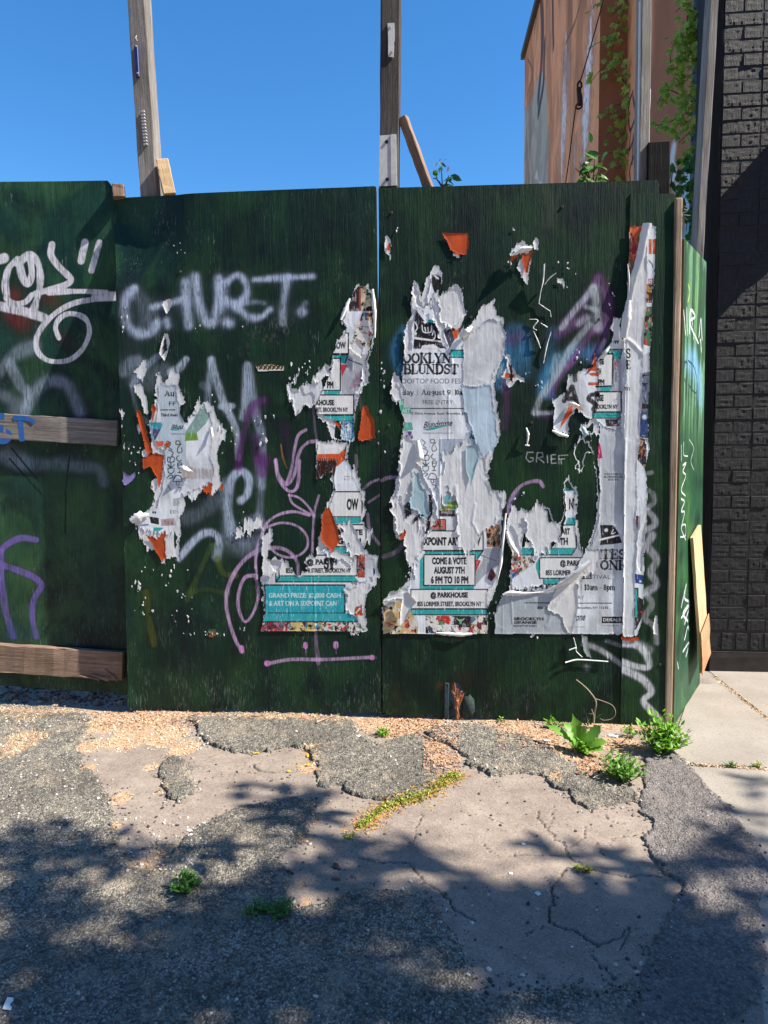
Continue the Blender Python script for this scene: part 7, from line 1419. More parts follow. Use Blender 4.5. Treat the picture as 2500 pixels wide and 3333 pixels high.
crk = 1 - sstep(.6, 1.4, cracks)
smooth_h = (fbm(GXX / .5, GYY / .5, 350, 4) - .5) * .016 + (vnoise(GXX / .012, GYY / .012, 355) - .5) * .0006 - crk * .009
pit = (GXX < -1.52) & (GYY > -.02); smooth_h = smooth_h - .012 * pit
# the ground itself: one sheet out to the horizon, finer where the camera stands
def ground_mesh():
    ids = np.arange((gw + 1) * (gh + 1)).reshape(gh + 1, gw + 1)
    f = np.stack([ids[:-1, :-1], ids[:-1, 1:], ids[1:, 1:], ids[1:, :-1]], -1).reshape(-1, 4)
    bz = np.minimum(np.minimum(GXX - GX0, GX1 - GXX), np.minimum(GYY - GY0, GY1 - GYY)); z = smooth_h * sstep(0, .2, bz) - .0
    v = np.stack([GXX, GYY, z], -1).reshape(-1, 3)
    at = np.zeros((len(v), 4), np.float32); at[:, 1] = dirt.ravel(); at[:, 2] = crk.ravel(); at[:, 3] = 1
    # ring of big faces around it
    xs = [-60, GX0, GX1, 60]; ys = [-60, GY0, GY1, 60]; base = len(v); gv = np.array([(x, y, 0) for y in ys for x in xs], float)
    gf = np.array([(j * 4 + i, j * 4 + i + 1, (j + 1) * 4 + i + 1, (j + 1) * 4 + i) for j in range(3) for i in range(3) if not (i == 1 and j == 1)]) + base
    a2 = np.zeros((16, 4), np.float32); a2[:, 1] = .3; a2[:, 3] = 1
    return fast_mesh('ground', np.vstack([v, gv]), np.vstack([f, gf]), mat=None, attr={'mask': np.vstack([at, a2])})
def ground_material(name, kind):
    m = Mat(name, .88, .25); o = m.coord('Object'); a = m.n('Attribute', attribute_name='mask'); s_ = m.sep(a.outputs['Color'])
    big = m.noise(o, 2.2, 6, .6); mid = m.noise(o, 14, 6, .65); fine = m.noise(o, 420, 3, .6)
    v1 = m.n('TexVoronoi'); m.t.links.new(o, v1.inputs['Vector']); v1.inputs['Scale'].default_value = 140
    v2 = m.n('TexVoronoi'); m.t.links.new(o, v2.inputs['Vector']); v2.inputs['Scale'].default_value = 240
    st1 = m.sep(v1.outputs['Color'])[0]; st2 = m.sep(v2.outputs['Color'])[1]
    if kind == 'smooth':
        c = m.mix(m.ramp(big, [(.3, 0.0), (.7, 1.0)]), srgb(130, 117, 106), srgb(155, 142, 130)); c = m.mix(m.ramp(mid, [(.35, .5), (.6, 0.0)]), c, srgb(104, 92, 84))
        c = m.mix(m.math('MULTIPLY', m.ramp(st2, [(.7, 0.0), (1, 1.0)]), .35), c, srgb(176, 166, 156)); c = m.mix(m.math('MULTIPLY', m.ramp(st2, [(.0, 1.0), (.12, 0.0)]), .5), c, srgb(70, 66, 66))
        bumps = ((v2.outputs['Distance'], .0015, .45), (fine, .001, .4))
    else:
        lo, hi, dk = ((88, 84, 77), (154, 148, 135), (54, 51, 48)) if kind == 'rough' else ((104, 98, 95), (152, 145, 140), (68, 65, 63))
        c = m.mix(m.ramp(st1, [(.1, 0.0), (.9, 1.0)]), srgb(*lo), srgb(*hi)); c = m.mix(m.ramp(v1.outputs['Distance'], [(.44, 0.0), (.72, .5)]), c, srgb(*dk))
        c = m.mix(m.ramp(st2, [(.80, 0.0), (.95, .55)]), c, srgb(214, 206, 190) if kind == 'rough' else srgb(128, 120, 122)); c = m.mix(m.ramp(big, [(.36, .42), (.6, 0.0)]), c, srgb(*dk)); c = m.mix(m.ramp(mid, [(.42, .35), (.62, 0.0)]), c, srgb(*[x * 1.5 for x in dk]))
        c = m.mix(m.ramp(m.noise(o, 5, 6, .7), [(.52, 0.0), (.72, .55)]), c, srgb(176, 160, 138) if kind == 'rough' else srgb(136, 126, 120))
        bumps = ((v1.outputs['Distance'], -.006, .8), (v2.outputs['Distance'], -.003, .6), (fine, .001, .4))
    dn = m.mix(m.ramp(st2, [(.0, 0.0), (1, 1.0)]), srgb(146, 118, 92), srgb(214, 186, 150)); dn = m.mix(m.ramp(mid, [(.4, .6), (.6, 0.0)]), dn, srgb(166, 124, 90))
    dk_ = m.ramp(m.math('MULTIPLY_ADD', s_[1], 1.0, m.math('MULTIPLY_ADD', m.noise(o, 90, 4, .7), .9, -.45)), [(.34, 0.0), (.62, .92)])
    c = m.mix(m.math('MULTIPLY', dk_, .7), c, dn); c = m.mix(m.math('MULTIPLY', s_[2], .8), c, srgb(56, 46, 40))
    m.color(c); m.bump(*[b for b in bumps]); 
    for nd in m.t.nodes:
        if nd.type == 'BUMP' and nd.inputs['Distance'].default_value < 0: nd.inputs['Distance'].default_value *= -1; nd.invert = True
    return m.m
G_SM, G_RO, G_ST = ground_material('worn_smooth_asphalt', 'smooth'), ground_material('coarse_old_asphalt', 'rough'), ground_material('newer_dark_asphalt', 'strip')
gme = ground_mesh(); gme.materials.append(G_SM); ground = link('ground', gme); ground['kind'] = 'structure'; tag(ground, 'cracked patched asphalt yard in front of the fence')
CRUST_H = {}
def crust(key, label, mat, top, rough):
    m = CM[key][:-1, :-1] & CM[key][1:, 1:] & CM[key][:-1, 1:] & CM[key][1:, :-1]
    ids, f, ni, nj = grid_faces(m); H, W = m.shape
    full = np.ones((H + 1, W + 1)); cnt = np.zeros((H + 1, W + 1))
    for a in (0, 1):
        for b in (0, 1): cnt[a:a + H, b:b + W] += m
    edge = cnt < 4; inside = blur(np.pad(m, ((0, 1), (0, 1)), mode='edge'), 9)
    h = smooth_h + top * (.55 + .9 * fbm(GXX / .07, GYY / .07, 371, 3)) * sstep(.42, 1.0, inside) ** .8 + rough * (vnoise(GXX / .009, GYY / .009, 361) - .5) + rough * 1.4 * (vnoise(GXX / .02, GYY / .02, 365) - .5) + (fbm(GXX / .16, GYY / .16, 368, 3) - .5) * .008
    h = np.maximum(h, smooth_h + .003); h = np.where(edge, smooth_h - .004, h)
    CRUST_H[key] = (m, h)
    v = np.stack([GXX[ni, nj], GYY[ni, nj], h[ni, nj]], 1); at = np.zeros((len(v), 4), np.float32); at[:, 1] = dirt[ni, nj] * .85; at[:, 3] = 1
    return tag(link('asphalt_patch', fast_mesh('asphalt_patch', v, f, mat=mat, attr={'mask': at}, smooth=True), ground), label)
crust('upper', 'raised ragged patch of grey asphalt below the middle of the fence', G_RO, .0125, .005); crust('right', 'raised asphalt patch beside the weeds', G_RO, .012, .005); crust('island', 'small island of old asphalt', G_RO, .011, .005)
crust('big', 'broad coarse asphalt across the left and the foreground', G_RO, .009, .005); crust('strip', 'dark newer asphalt strip along the sidewalk', G_ST, .009, .004)
# sidewalk slabs
CONC = Mat('worn_concrete', .85, .25); o = CONC.coord('Object'); b = CONC.noise(o, 3, 6, .6); f_ = CONC.noise(o, 160, 4, .7); vv = CONC.voro(o, 210)
cc = CONC.mix(CONC.ramp(b, [(.3, 0.0), (.7, 1.0)]), srgb(138, 130, 121), srgb(160, 152, 142)); cc = CONC.mix(CONC.ramp(f_, [(.36, .6), (.46, 0.0)]), cc, srgb(98, 92, 86)); CONC.color(cc); CONC.bump((f_, .0015, .5), (vv, .0012, .4)); CONC = CONC.m
sidewalk = thing('sidewalk', 'pale concrete sidewalk slabs right of the corner post', 'sidewalk', (1.6, -.3, 0)); sidewalk['kind'] = 'structure'; del sidewalk['category']
def slab(px=None, st=None, top=.012, seed=0):
    p = GROUND.st(px) if st is None else np.array(st); c = p.mean(0); q = c + (p - c) * (1 - .006 / np.linalg.norm(p - c, axis=1)[:, None])
    bm = bmesh.new(); vs = [bm.verts.new((x, y, top)) for x, y in q]; fc = bm.faces.new(vs)
    if fc.calc_area() and fc.normal.z < 0: fc.normal_flip()
    bm.normal_update()
    if fc.normal.z < 0: bmesh.ops.reverse_faces(bm, faces=[fc])
    r = bmesh.ops.extrude_face_region(bm, geom=[fc]); 
    for v in r['geom']:
        if isinstance(v, bmesh.types.BMVert): v.co.z -= .08
    bmesh.ops.recalc_face_normals(bm, faces=bm.faces)
    es = [e for e in bm.edges if all(abs(v.co.z - top) < 1e-5 for v in e.verts)]
    bmesh.ops.bevel(bm, geom=es, offset=.006, segments=2, affect='EDGES'); return bm_obj('concrete_slab', bm, CONC, sidewalk)
j = GROUND.st(G2((1310, 386), (1659, 404), (1420, 0), (1659, 190))); jl, jr, ka, kb_ = j
dj = (jr - jl) / np.linalg.norm(jr - jl); dk2 = (kb_ - ka) / np.linalg.norm(kb_ - ka)
def xpt(p, d, q, e):
    M2 = np.array([d, -e]).T; t = np.linalg.solve(M2, q - p); return p + d * t[0]
wl = [np.array(p) for p in ((.98, -.10), (1.47, .855))]
left_in = jl - dj * .03
A_ = xpt(jl, dj, ka, dk2)
slab(st=[left_in, A_, ka - dk2 * .10, (1.45, .90), (1.04, -.02), (.92, -.12)], top=.003)
slab(st=[A_, jr + dj * 2.0, jr + dj * 2.0 + np.array([.6, 1.2]), (1.52, .90), ka - dk2 * .10], top=.004)
low_l = GROUND.st(G2((1480, 1504)))[0] + np.array([-.15, -.6]); mid_l = GROUND.st(G2((1560, 800)))[0]; slab(st=[left_in, jr + dj * .35, jr + dj * .35 + np.array([.1, -1.95]), low_l, mid_l], top=.0025)
slab(st=[jr + dj * .36, jr + dj * 2.2, jr + dj * 2.2 + np.array([.1, -1.95]), jr + dj * .36 + np.array([.1, -1.95])], top=.003)

# ------------------------------------------------------------------ loose stones, litter, weeds
rg = np.random.RandomState(31)
def ground_z(p):
    j_ = np.clip(((p[:, 0] - GX0) / GR).round().astype(int), 0, gw); i_ = np.clip(((p[:, 1] - GY0) / GR).round().astype(int), 0, gh)
    z = smooth_h[i_, j_].copy()
    for m, h in CRUST_H.values():
        mm = np.pad(m, ((0, 1), (0, 1)))[i_, j_]; z = np.where(mm, np.maximum(z, h[i_, j_]), z)
    return z
ico = bmesh.new(); bmesh.ops.create_icosphere(ico, subdivisions=1, radius=1); ico.verts.index_update(); IV = np.array([v.co for v in ico.verts]); IF = np.array([[v.index for v in f.verts] for f in ico.faces]); ico.free()
STONE_V = [IV * (1 + .35 * (np.random.RandomState(k).rand(len(IV), 1) - .5) * 2) for k in range(4)]
def stone_mat(name, a, b):
    m = Mat(name, .85, .25); m.color(m.mix(m.rand(), srgb(*a), srgb(*b))); m.bump((m.noise(m.coord('Object'), 300, 3), .001, .4)); return m.m
ST_DARK, ST_PALE, ST_MIX = stone_mat('dark_chipping', (54, 52, 51), (116, 111, 105)), stone_mat('pale_chipping', (150, 144, 136), (206, 200, 190)), stone_mat('mixed_chipping', (84, 78, 72), (176, 158, 140))
def px_points(Z, boxes, n):
    out = []
    for x0, y0, x1, y1, k in boxes: out += Z(*[(rg.uniform(x0, x1), rg.uniform(y0, y1)) for _ in range(int(k * n))])
    return GROUND.st(out)
def edge_points(key, n, spread):
    m = CM[key]; e = m & (blur(m, 3) < .93); i, j2 = np.nonzero(e); k = rg.randint(len(i), size=n)
    p = np.stack([gx[j2[k]], gy[i[k]]], 1) + rg.normal(size=(n, 2)) * spread
    return p[p[:, 1] > -1.95]
def stones(name, p, smin, smax, mat, flat=.6):
    if name is None: return
    Vs, Fs, o = [], [], 0
    for k in range(4):
        q = p[k::4]; 
        if not len(q): continue
        s = smin * (smax / smin) ** (rg.rand(len(q)) ** 2.2); sc3 = np.stack([s, s * rg.uniform(.6, 1, len(q)), s * rg.uniform(.4, .8, len(q))], 1)
        v, f = scatter_arrays(STONE_V[k], IF, np.column_stack([q, ground_z(q) + s * .25]), rand_rot(len(q), rg, .5), sc3); Vs.append(v); Fs.append(f + o); o += len(v)
    ob = link(name, fast_mesh(name, np.vstack(Vs), np.vstack(Fs), mat=mat, smooth=False)); ob['kind'] = 'stuff'; return ob
pe = np.vstack([edge_points('upper', 560, .02), edge_points('right', 500, .02), edge_points('island', 200, .018), edge_points('big', 1100, .026), edge_points('strip', 300, .012)])
tag(stones('loose_chippings', np.vstack([pe, px_points(G1, [(400, 480, 800, 800, 1), (860, 360, 1300, 520, .6), (1280, 520, 1659, 900, .6), (0, 100, 560, 300, .8)], 160), px_points(G2, [(0, 400, 1150, 700, .7), (400, 1280, 1200, 1420, 1), (0, 900, 1200, 1200, .3)], 160)]), .002, .0075, ST_DARK), 'dark stone chips lying along the broken asphalt edges')
tag(stones('pale_gravel', np.vstack([px_points(G1, [(0, 100, 600, 330, 1), (400, 120, 900, 330, 1.2), (0, 330, 450, 700, .5), (500, 600, 900, 850, .7), (0, 700, 1659, 1500, .45)], 300), px_points(G2, [(0, 170, 1100, 420, .8), (0, 900, 1300, 1500, .3)], 300), pe[::4]]), .002, .0075, ST_PALE), 'small pale gravel sprinkled over the asphalt')
tag(stones('rubble', np.vstack([px_points(Z4, [(0, 1925, 860, 2040, 1)], 420), px_points(Z4, [(300, 1990, 900, 2060, 1)], 120)]), .004, .022, ST_MIX), 'brown rubble and pebbles under the recessed left panel')
FLAKE = (np.array([(-.5, -.3, 0), (.5, -.35, .1), (.6, .3, 0), (-.4, .35, .12)], float), np.array([(0, 1, 2, 3)]))
def litter(name, p, smin, smax, mat, label, tilt=.5, el=1.0):
    s = rg.uniform(smin, smax, len(p)); v, f = scatter_arrays(FLAKE[0], FLAKE[1], np.column_stack([p, ground_z(p) + s * .3]), rand_rot(len(p), rg, tilt), np.stack([s * el, s, s], 1)); ob = link(name, fast_mesh(name, v, f, mat=mat, smooth=False)); ob['kind'] = 'stuff'; return tag(ob, label)
def dirt_points(n, y0=-1.9):
    w = dirt * (GYY > y0) * (GYY < .02) * (GXX > -2.3) * (GXX < 1.1); k = rg.choice(w.size, n, p=(w / w.sum()).ravel()); i, j2 = np.unravel_index(k, w.shape); return np.stack([gx[j2], gy[i]], 1) + rg.normal(size=(n, 2)) * .004
TANM = stone_mat('tan_litter', (166, 134, 102), (222, 198, 164)); REDM = stone_mat('reddish_litter', (142, 104, 82), (198, 156, 126))
litter('dry_litter', dirt_points(5000), .003, .009, TANM, 'tan dry blossom litter blown into the low places'); litter('reddish_litter', np.vstack([px_points(G2, [(0, 170, 320, 260, 1.4), (170, 260, 330, 420, 1), (480, 190, 820, 330, 1), (830, 340, 1000, 440, .8)], 420), px_points(G1, [(440, 150, 860, 230, 1.2)], 420)]), .004, .011, REDM, 'reddish wood crumbs along the foot of the fence', .5, 1.4)
litter('dry_straw', np.vstack([dirt_points(500), px_points(G2, [(900, 260, 1130, 420, 1)], 120), px_points(G1, [(1280, 300, 1400, 420, .5)], 120)]), .002, .004, DRYM, 'dry straw stalks in the dirt', .3, 7.0)

def clump(name, label, cat, px, n, size, hgt, mat, spread, parent=None, kind=None, tpl=LEAF, lean=1.0):
    c = GROUND.st([px])[0]; t = thing(name, label, cat, (c[0], c[1], 0)) if parent is None else parent; z0 = ground_z(c[None])[0]; T_, pos, rot = [], [], []
    for k in range(n):
        a = rg.rand() * 6.283; r = spread * rg.rand() ** .6; h = hgt * rg.uniform(.45, 1) * (1 - .4 * (r / spread) ** 2); b = np.array([c[0] + .25 * r * math.cos(a), c[1] + .25 * r * math.sin(a), z0]); e = np.array([c[0] + lean * r * math.cos(a), c[1] + lean * r * math.sin(a), z0 + h])
        T_.append(([b, (b + e) / 2 + [0, 0, h * .15], e], [.0016, .0009]))
        for q in range(6):
            u = .35 + .13 * q; p = b * (1 - u) + e * u + [0, 0, h * .15]; ya = a + rg.normal() * .9 + q * 2.4; y = Vector((math.cos(ya), math.sin(ya), .55 + rg.normal() * .3)).normalized(); x = Vector((-math.sin(ya), math.cos(ya), rg.normal() * .3)); x = (x - y * x.dot(y)).normalized(); zc = x.cross(y); pos.append(p); rot.append([[x[i], y[i], zc[i]] for i in range(3)])
    join_tubes('stems', T_, GSTEM, t, 4); ob = foliage('leaves', tpl, pos, np.array(rot), rg.uniform(size[0], size[1], len(pos)), mat, t); ob['kind'] = 'stuff'; return t
clump('weed_clump', 'bright green bushy weed at the foot of the corner post', 'weed', G2((1200, 330))[0], 90, (.018, .034), .15, WEED, .105); clump('weed_clump', 'low green weed tuft between the lettuce-like weed and dark asphalt strip', 'weed', G2((1035, 450))[0], 62, (.016, .030), .085, leaf_mat('mid_weed_leaf', (70, 118, 40), (116, 164, 56)), .088)
clump('weed_clump', 'small sparse sprout beside the post foot on the dirt', 'weed', G2((1060, 262))[0], 8, (.012, .02), .05, WEED, .05)
clump('weed_clump', 'tiny green sprouts at the foot of the poster panel', 'weed', G2((490, 192))[0], 12, (.010, .018), .025, WEED, .05)
clump('weed_clump', 'little green weed in the reddish crumbs near the panel joint', 'weed', G6((970, 290))[0], 22, (.010, .018), .03, WEED, .032)
clump('grass_tuft', 'small dark green tuft alone in the left asphalt', 'weed', G1((805, 935))[0], 44, (.010, .018), .045, leaf_mat('tuft_leaf', (60, 110, 40), (90, 140, 56)), .048); clump('grass_tuft', 'low moss tuft in the shaded asphalt left of the long crack', 'weed', G1((1215, 1040))[0], 30, (.008, .014), .02, DARKLEAF, .04); clump('grass_tuft', 'second low moss tuft, left along the same shaded seam', 'weed', G1((1110, 1045))[0], 24, (.008, .014), .016, DARKLEAF, .05)
clump('weed_clump', 'tiny weed in the crack crossing of the smooth asphalt', 'weed', G2((860, 840))[0], 14, (.008, .014), .02, MOSS, .03); clump('weed_clump', 'small weed in the sidewalk joint', 'weed', G2((1500, 396))[0], 8, (.008, .015), .03, DARKLEAF, .03); clump('weed_clump', 'second small weed further right in the sidewalk joint', 'weed', G2((1610, 400))[0], 8, (.008, .015), .03, MOSS, .03)
# moss creeping along the edge of the raised patch
mp = smooth_line(GROUND.st(G6((860, 755), (900, 720), (960, 665), (1040, 625), (1140, 600), (1230, 560), (1290, 510), (1340, 490))), 12); wdt = np.interp(np.linspace(0, 1, len(mp)), [0, .3, .5, .8, 1], [.006, .016, .030, .026, .030])
k = rg.randint(len(mp), size=1100); pp = mp[k] + rg.normal(size=(1100, 2)) * wdt[k][:, None] * .55
v, f = scatter_arrays(*LEAF, np.column_stack([pp, ground_z(pp) + rg.rand(1100) * .014]), rand_rot(1100, rg, .6), rg.uniform(.007, .015, 1100)); ob = link('moss', fast_mesh('moss', v, f, mat=MOSS, smooth=False)); ob['kind'] = 'stuff'; tag(ob, 'yellow green moss creeping along the edge of raised asphalt')
litter('dry_moss', mp[rg.randint(len(mp), size=1300)] + rg.normal(size=(1300, 2)) * .026, .003, .007, DRYM, 'dry yellow moss round the green strip', .6, 2.0)
pm = px_points(G6, [(785, 780, 830, 812, 1)], 60); v, f = scatter_arrays(*LEAF, np.column_stack([pm, ground_z(pm) + .003]), rand_rot(len(pm), rg, .6), rg.uniform(.008, .014, len(pm))); 
link('moss_tuft', fast_mesh('moss_tuft', v, f, mat=MOSS, smooth=False), ob)
jt = np.linspace(0, 1, 260)[:, None]; jp = np.vstack([ka + (kb_ - ka) * 1.05 * jt, jl + (jr - jl) * jt]) ; jp = jp + rg.normal(size=jp.shape) * .007
s = rg.uniform(.003, .008, len(jp)); v, f = scatter_arrays(*FLAKE, np.column_stack([jp, np.full(len(jp), .005)]), rand_rot(len(jp), rg, .5), np.stack([s * 2, s, s], 1)); ob = link('joint_litter', fast_mesh('joint_litter', v, f, mat=TANM, smooth=False)); ob['kind'] = 'stuff'; tag(ob, 'dry litter caught in the sidewalk joints')
# the broad-leaved weed
bl = thing('broad_leaf_weed', 'large rosette weed with toothed lettuce-like leaves below the dried stem', 'weed', GROUND.at(*G2((850, 320))[0]))
def toothed_leaf(base, tip, up, w, seed):
    base, tip, up = Vector(base), Vector(tip), Vector(up).normalized(); d = tip - base; x = d.cross(up).normalized(); n = 13; V, Fc = [], []
    for k in range(n):
        u = k / (n - 1); c = base.lerp(tip, u) + up * (.14 * d.length * math.sin(u * math.pi * .9)); hw = w * (math.sin(min(1, u * 1.08) * math.pi) ** .7 * (.55 + .6 * u)) * (1 + (.22 if k % 2 else -.16)) if 0 < k < n - 1 else (.08 * w if k == 0 else 0)
        V += [c - x * hw + up * hw * .25, c, c + x * hw + up * hw * .25]
    for k in range(n - 1):
        a = 3 * k; Fc += [(a, a + 1, a + 4, a + 3), (a + 1, a + 2, a + 5, a + 4)]
    return link('leaf', fast_mesh('leaf', np.array(V), np.array(Fc), mat=LETT, smooth=True), bl)
def wp(x, y, h, fwd=0.0):
    """a point above the ground at the rosette, at the place seen at that spot"""
    pl = yplane(GROUND.at(*G2((850, 320))[0]).y - fwd); return pl.at(*G2((x, y))[0])
base = wp(850, 318, 0)
for k, (tip, w, fw, up) in enumerate((((812, 160), .026, .03, (0, -1, .3)), ((940, 215), .028, .04, (0, -.6, 1)), ((862, 205), .016, .06, (0, -1, .4)), ((972, 290), .024, .05, (0, -.5, 1)), ((955, 325), .022, .07, (0, -.6, 1)), ((770, 200), .024, -.05, (0, -.5, 1)), ((690, 215), .020, -.06, (0, -.5, 1)), ((800, 290), .016, .05, (0, -.8, 1)), ((880, 345), .014, .09, (0, -.8, 1)), ((830, 280), .016, .07, (0, -1, .5)), ((780, 240), .020, .0, (0, -.6, 1)), ((900, 290), .016, .08, (0, -.8, 1)))):
    toothed_leaf(base + Vector((rg.normal() * .006, -.01, 0)), wp(*tip, 0, fw), up, w, k)
clump('x', '', '', G2((860, 335))[0], 22, (.016, .028), .06, WEED, .055, parent=bl); clump('x', '', '', G2((740, 222))[0], 10, (.014, .024), .04, WEED, .05, parent=bl)
dv = thing('dried_vine', 'dried leafless looping stem rising by the foot of the corner board', 'dead plant', GROUND.at(*G2((905, 195))[0])); DV = yplane(-.05)
DRYS = plain('dry_grey_stem', (150, 134, 116), .8)
tube('stem', [DV.at(*p) for p in G2((905, 205), (912, 150), (915, 110), (890, 70), (860, 40), (830, 16))], [.004, .0035, .0025], DRYS, dv); tube('stem', [DV.at(*p, .01) for p in G2((910, 95), (950, 108), (985, 125), (998, 155), (985, 180), (950, 188), (930, 180))], [.002, .0012], DRYS, dv); tube('stem', [DV.at(*p, .006) for p in G2((905, 205), (905, 170), (895, 140))], .0018, DRYS, dv)
bushy('few dark leaves behind the dried stem at the fence foot', 'leafy_sprout', 'weed', [G2((880, 215), (876, 180), (872, 160)), G2((870, 210), (850, 190)), G2((890, 210), (905, 195))], yplane(-.045), .014, (.022, .036), DARKLEAF, jit=.01)
# small debris, each piece its own thing
def pebble(label, px, s, col, name='stone', cat='stone', shape=(1, .8, .6), lift=.4, rz=0.0):
    c = GROUND.st([px])[0]; v = IV * (1 + .25 * (rg.rand(len(IV), 1) - .5) * 2) * np.array(shape) * s; z = ground_z(c[None])[0]
    o = link(name, fast_mesh(name, v, IF, mat=plain(name + '_surface', col, .7, vary=.2, scale=80), smooth=False)); o.location = (c[0], c[1], z + s * shape[2] * lift); o.rotation_euler = (0, 0, rz or rg.rand() * 6); return tag(o, label, cat)
pebble('flat pinkish stone below the joint of the panels', G6((592, 214))[0], .018, (176, 110, 100), shape=(1, .7, .4)); pebble('white pebble left of the white chip on upper asphalt', G6((550, 280))[0], .007, (216, 208, 194)); pebble('pale grey stone at the foot of the broken panel', G6((1293, 226))[0], .014, (160, 166, 176), shape=(1, .6, .5))
pebble('grey stone beside the fence foot right of the joint', G6((1056, 188))[0], .012, (120, 116, 120)); pebble('brown wood chip on the smooth asphalt near the shade', G6((746, 1003))[0], .013, (130, 84, 60), 'wood_chip', 'wood chip', (.6, 1.1, .4)); pebble('dark dry lump beside the brown wood chip', G6((745, 942))[0], .014, (58, 56, 56))
pebble('grey pebble under the recessed panel near its right end', Z4((820, 2010))[0], .018, (128, 124, 118)); pebble('pale rounded pebble at the edge of shade under recessed panel', Z4((385, 2012))[0], .016, (132, 128, 122)); pebble('flat dark pebble at the left end of the shade', Z4((170, 2030))[0], .018, (104, 100, 98)); pebble('grey rock deep under the recessed panel', Z4((790, 1965))[0], .022, (96, 92, 90))
def chip(label, px, w, l, rz, mat, name, cat, h=.003):
    c = GROUND.st([px])[0]; o = bm_obj(name, box_bm(w, l, h, h * .3, 0, h * .2), mat); o.location = (c[0], c[1], ground_z(c[None])[0] + h * .8); o.rotation_euler = (rg.normal() * .12, rg.normal() * .12, rz); return tag(o, label, cat)
YEL = plain('yellow_plastic', (214, 168, 44), .5, vary=.15)
chip('yellow scrap lying along the dark asphalt edge', G6((352, 383))[0], .026, .008, .1, YEL, 'yellow_scrap', 'scrap', .006); chip('topmost yellow scrap in the inner corner of raised asphalt', G6((606, 395))[0], .009, .024, .25, YEL, 'yellow_scrap', 'scrap', .006); chip('lower yellow scrap in the inner corner of raised asphalt', G6((608, 440))[0], .010, .026, -.1, YEL, 'yellow_scrap', 'scrap', .006); chip('yellow scrap out on the smooth asphalt', G6((513, 472))[0], .014, .010, .4, YEL, 'yellow_scrap', 'scrap', .006)
CHW = plain('white_plastic_chip', (222, 220, 214), .6, vary=.08)
chip('white chip on the upper raised asphalt', G6((857, 305))[0], .018, .020, .7, CHW, 'white_chip', 'scrap'); chip('white chip on the pale dirt left of centre', G1((820, 668))[0], .022, .010, -.5, CHW, 'white_chip', 'scrap'); chip('larger white shard lying on dirt right of the rosette weed', G2((990, 262))[0], .040, .022, -.5, CHW, 'white_shard', 'scrap', .006); chip('greyed shard left of the rosette weed', G2((703, 282))[0], .030, .018, .2, plain('grey_shard', (176, 172, 164), .6), 'grey_shard', 'scrap', .005)
chip('torn white paper bit at the far lower left', G1((40, 1440))[0], .018, .030, .3, CHW, 'paper_bit', 'scrap', .002); chip('black chip on the sidewalk beside the weed', G2((1322, 334))[0], .016, .008, .2, HOLE, 'black_chip', 'scrap', .005); chip('pale flake on smooth asphalt by the long crack', G2((602, 725))[0], .012, .014, .2, CHW, 'pale_flake', 'scrap', .002); chip('pale flake lower on smooth asphalt', G2((665, 945))[0], .012, .018, .5, CHW, 'pale_flake', 'scrap', .002); chip('round pale flake on smooth asphalt, left of the crack junction', G2((548, 858))[0], .011, .011, .0, CHW, 'pale_flake', 'scrap', .002)
def stick(label, pts, Z, r, mat, name='stick'):
    p = GROUND.st(Z(*pts)); z = ground_z(p); q = [(a[0], a[1], zz + r * 1.2 + .002) for a, zz in zip(p, z)]; t = tube(name, q, [r, r * .6], mat); return tag(t, label, 'stick')
stick('short weathered stick below the middle panel joint', ((648, 246), (690, 230), (734, 212)), G6, .004, DRYS); stick('thin pale twig above the short stick', ((750, 205), (800, 182), (850, 172)), G6, .0014, DRYS); stick('thin twig on the left edge of the raised asphalt', ((120, 402), (165, 385), (200, 360)), G6, .0014, DRYS); stick('pale splinter in the dirt gap between two raised patches', ((1170, 296), (1195, 306), (1222, 322)), G6, .004, DRYS)
stick('dark twig across the dirt between the weeds', ((965, 345), (1010, 305), (1068, 262)), G2, .0028, STEM); stick('short upright dry stub near the bright weed', ((1066, 250), (1068, 225), (1070, 208)), G2, .004, plain('red_brown_stub', (120, 72, 56), .8)); stick('straw stalk beside the shard', ((900, 330), (960, 300), (1030, 290)), G2, .0014, DRYM if False else DRYS); stick('dark bark sliver on the upper raised asphalt', ((318, 213), (345, 212), (368, 211)), G6, .003, STEM)
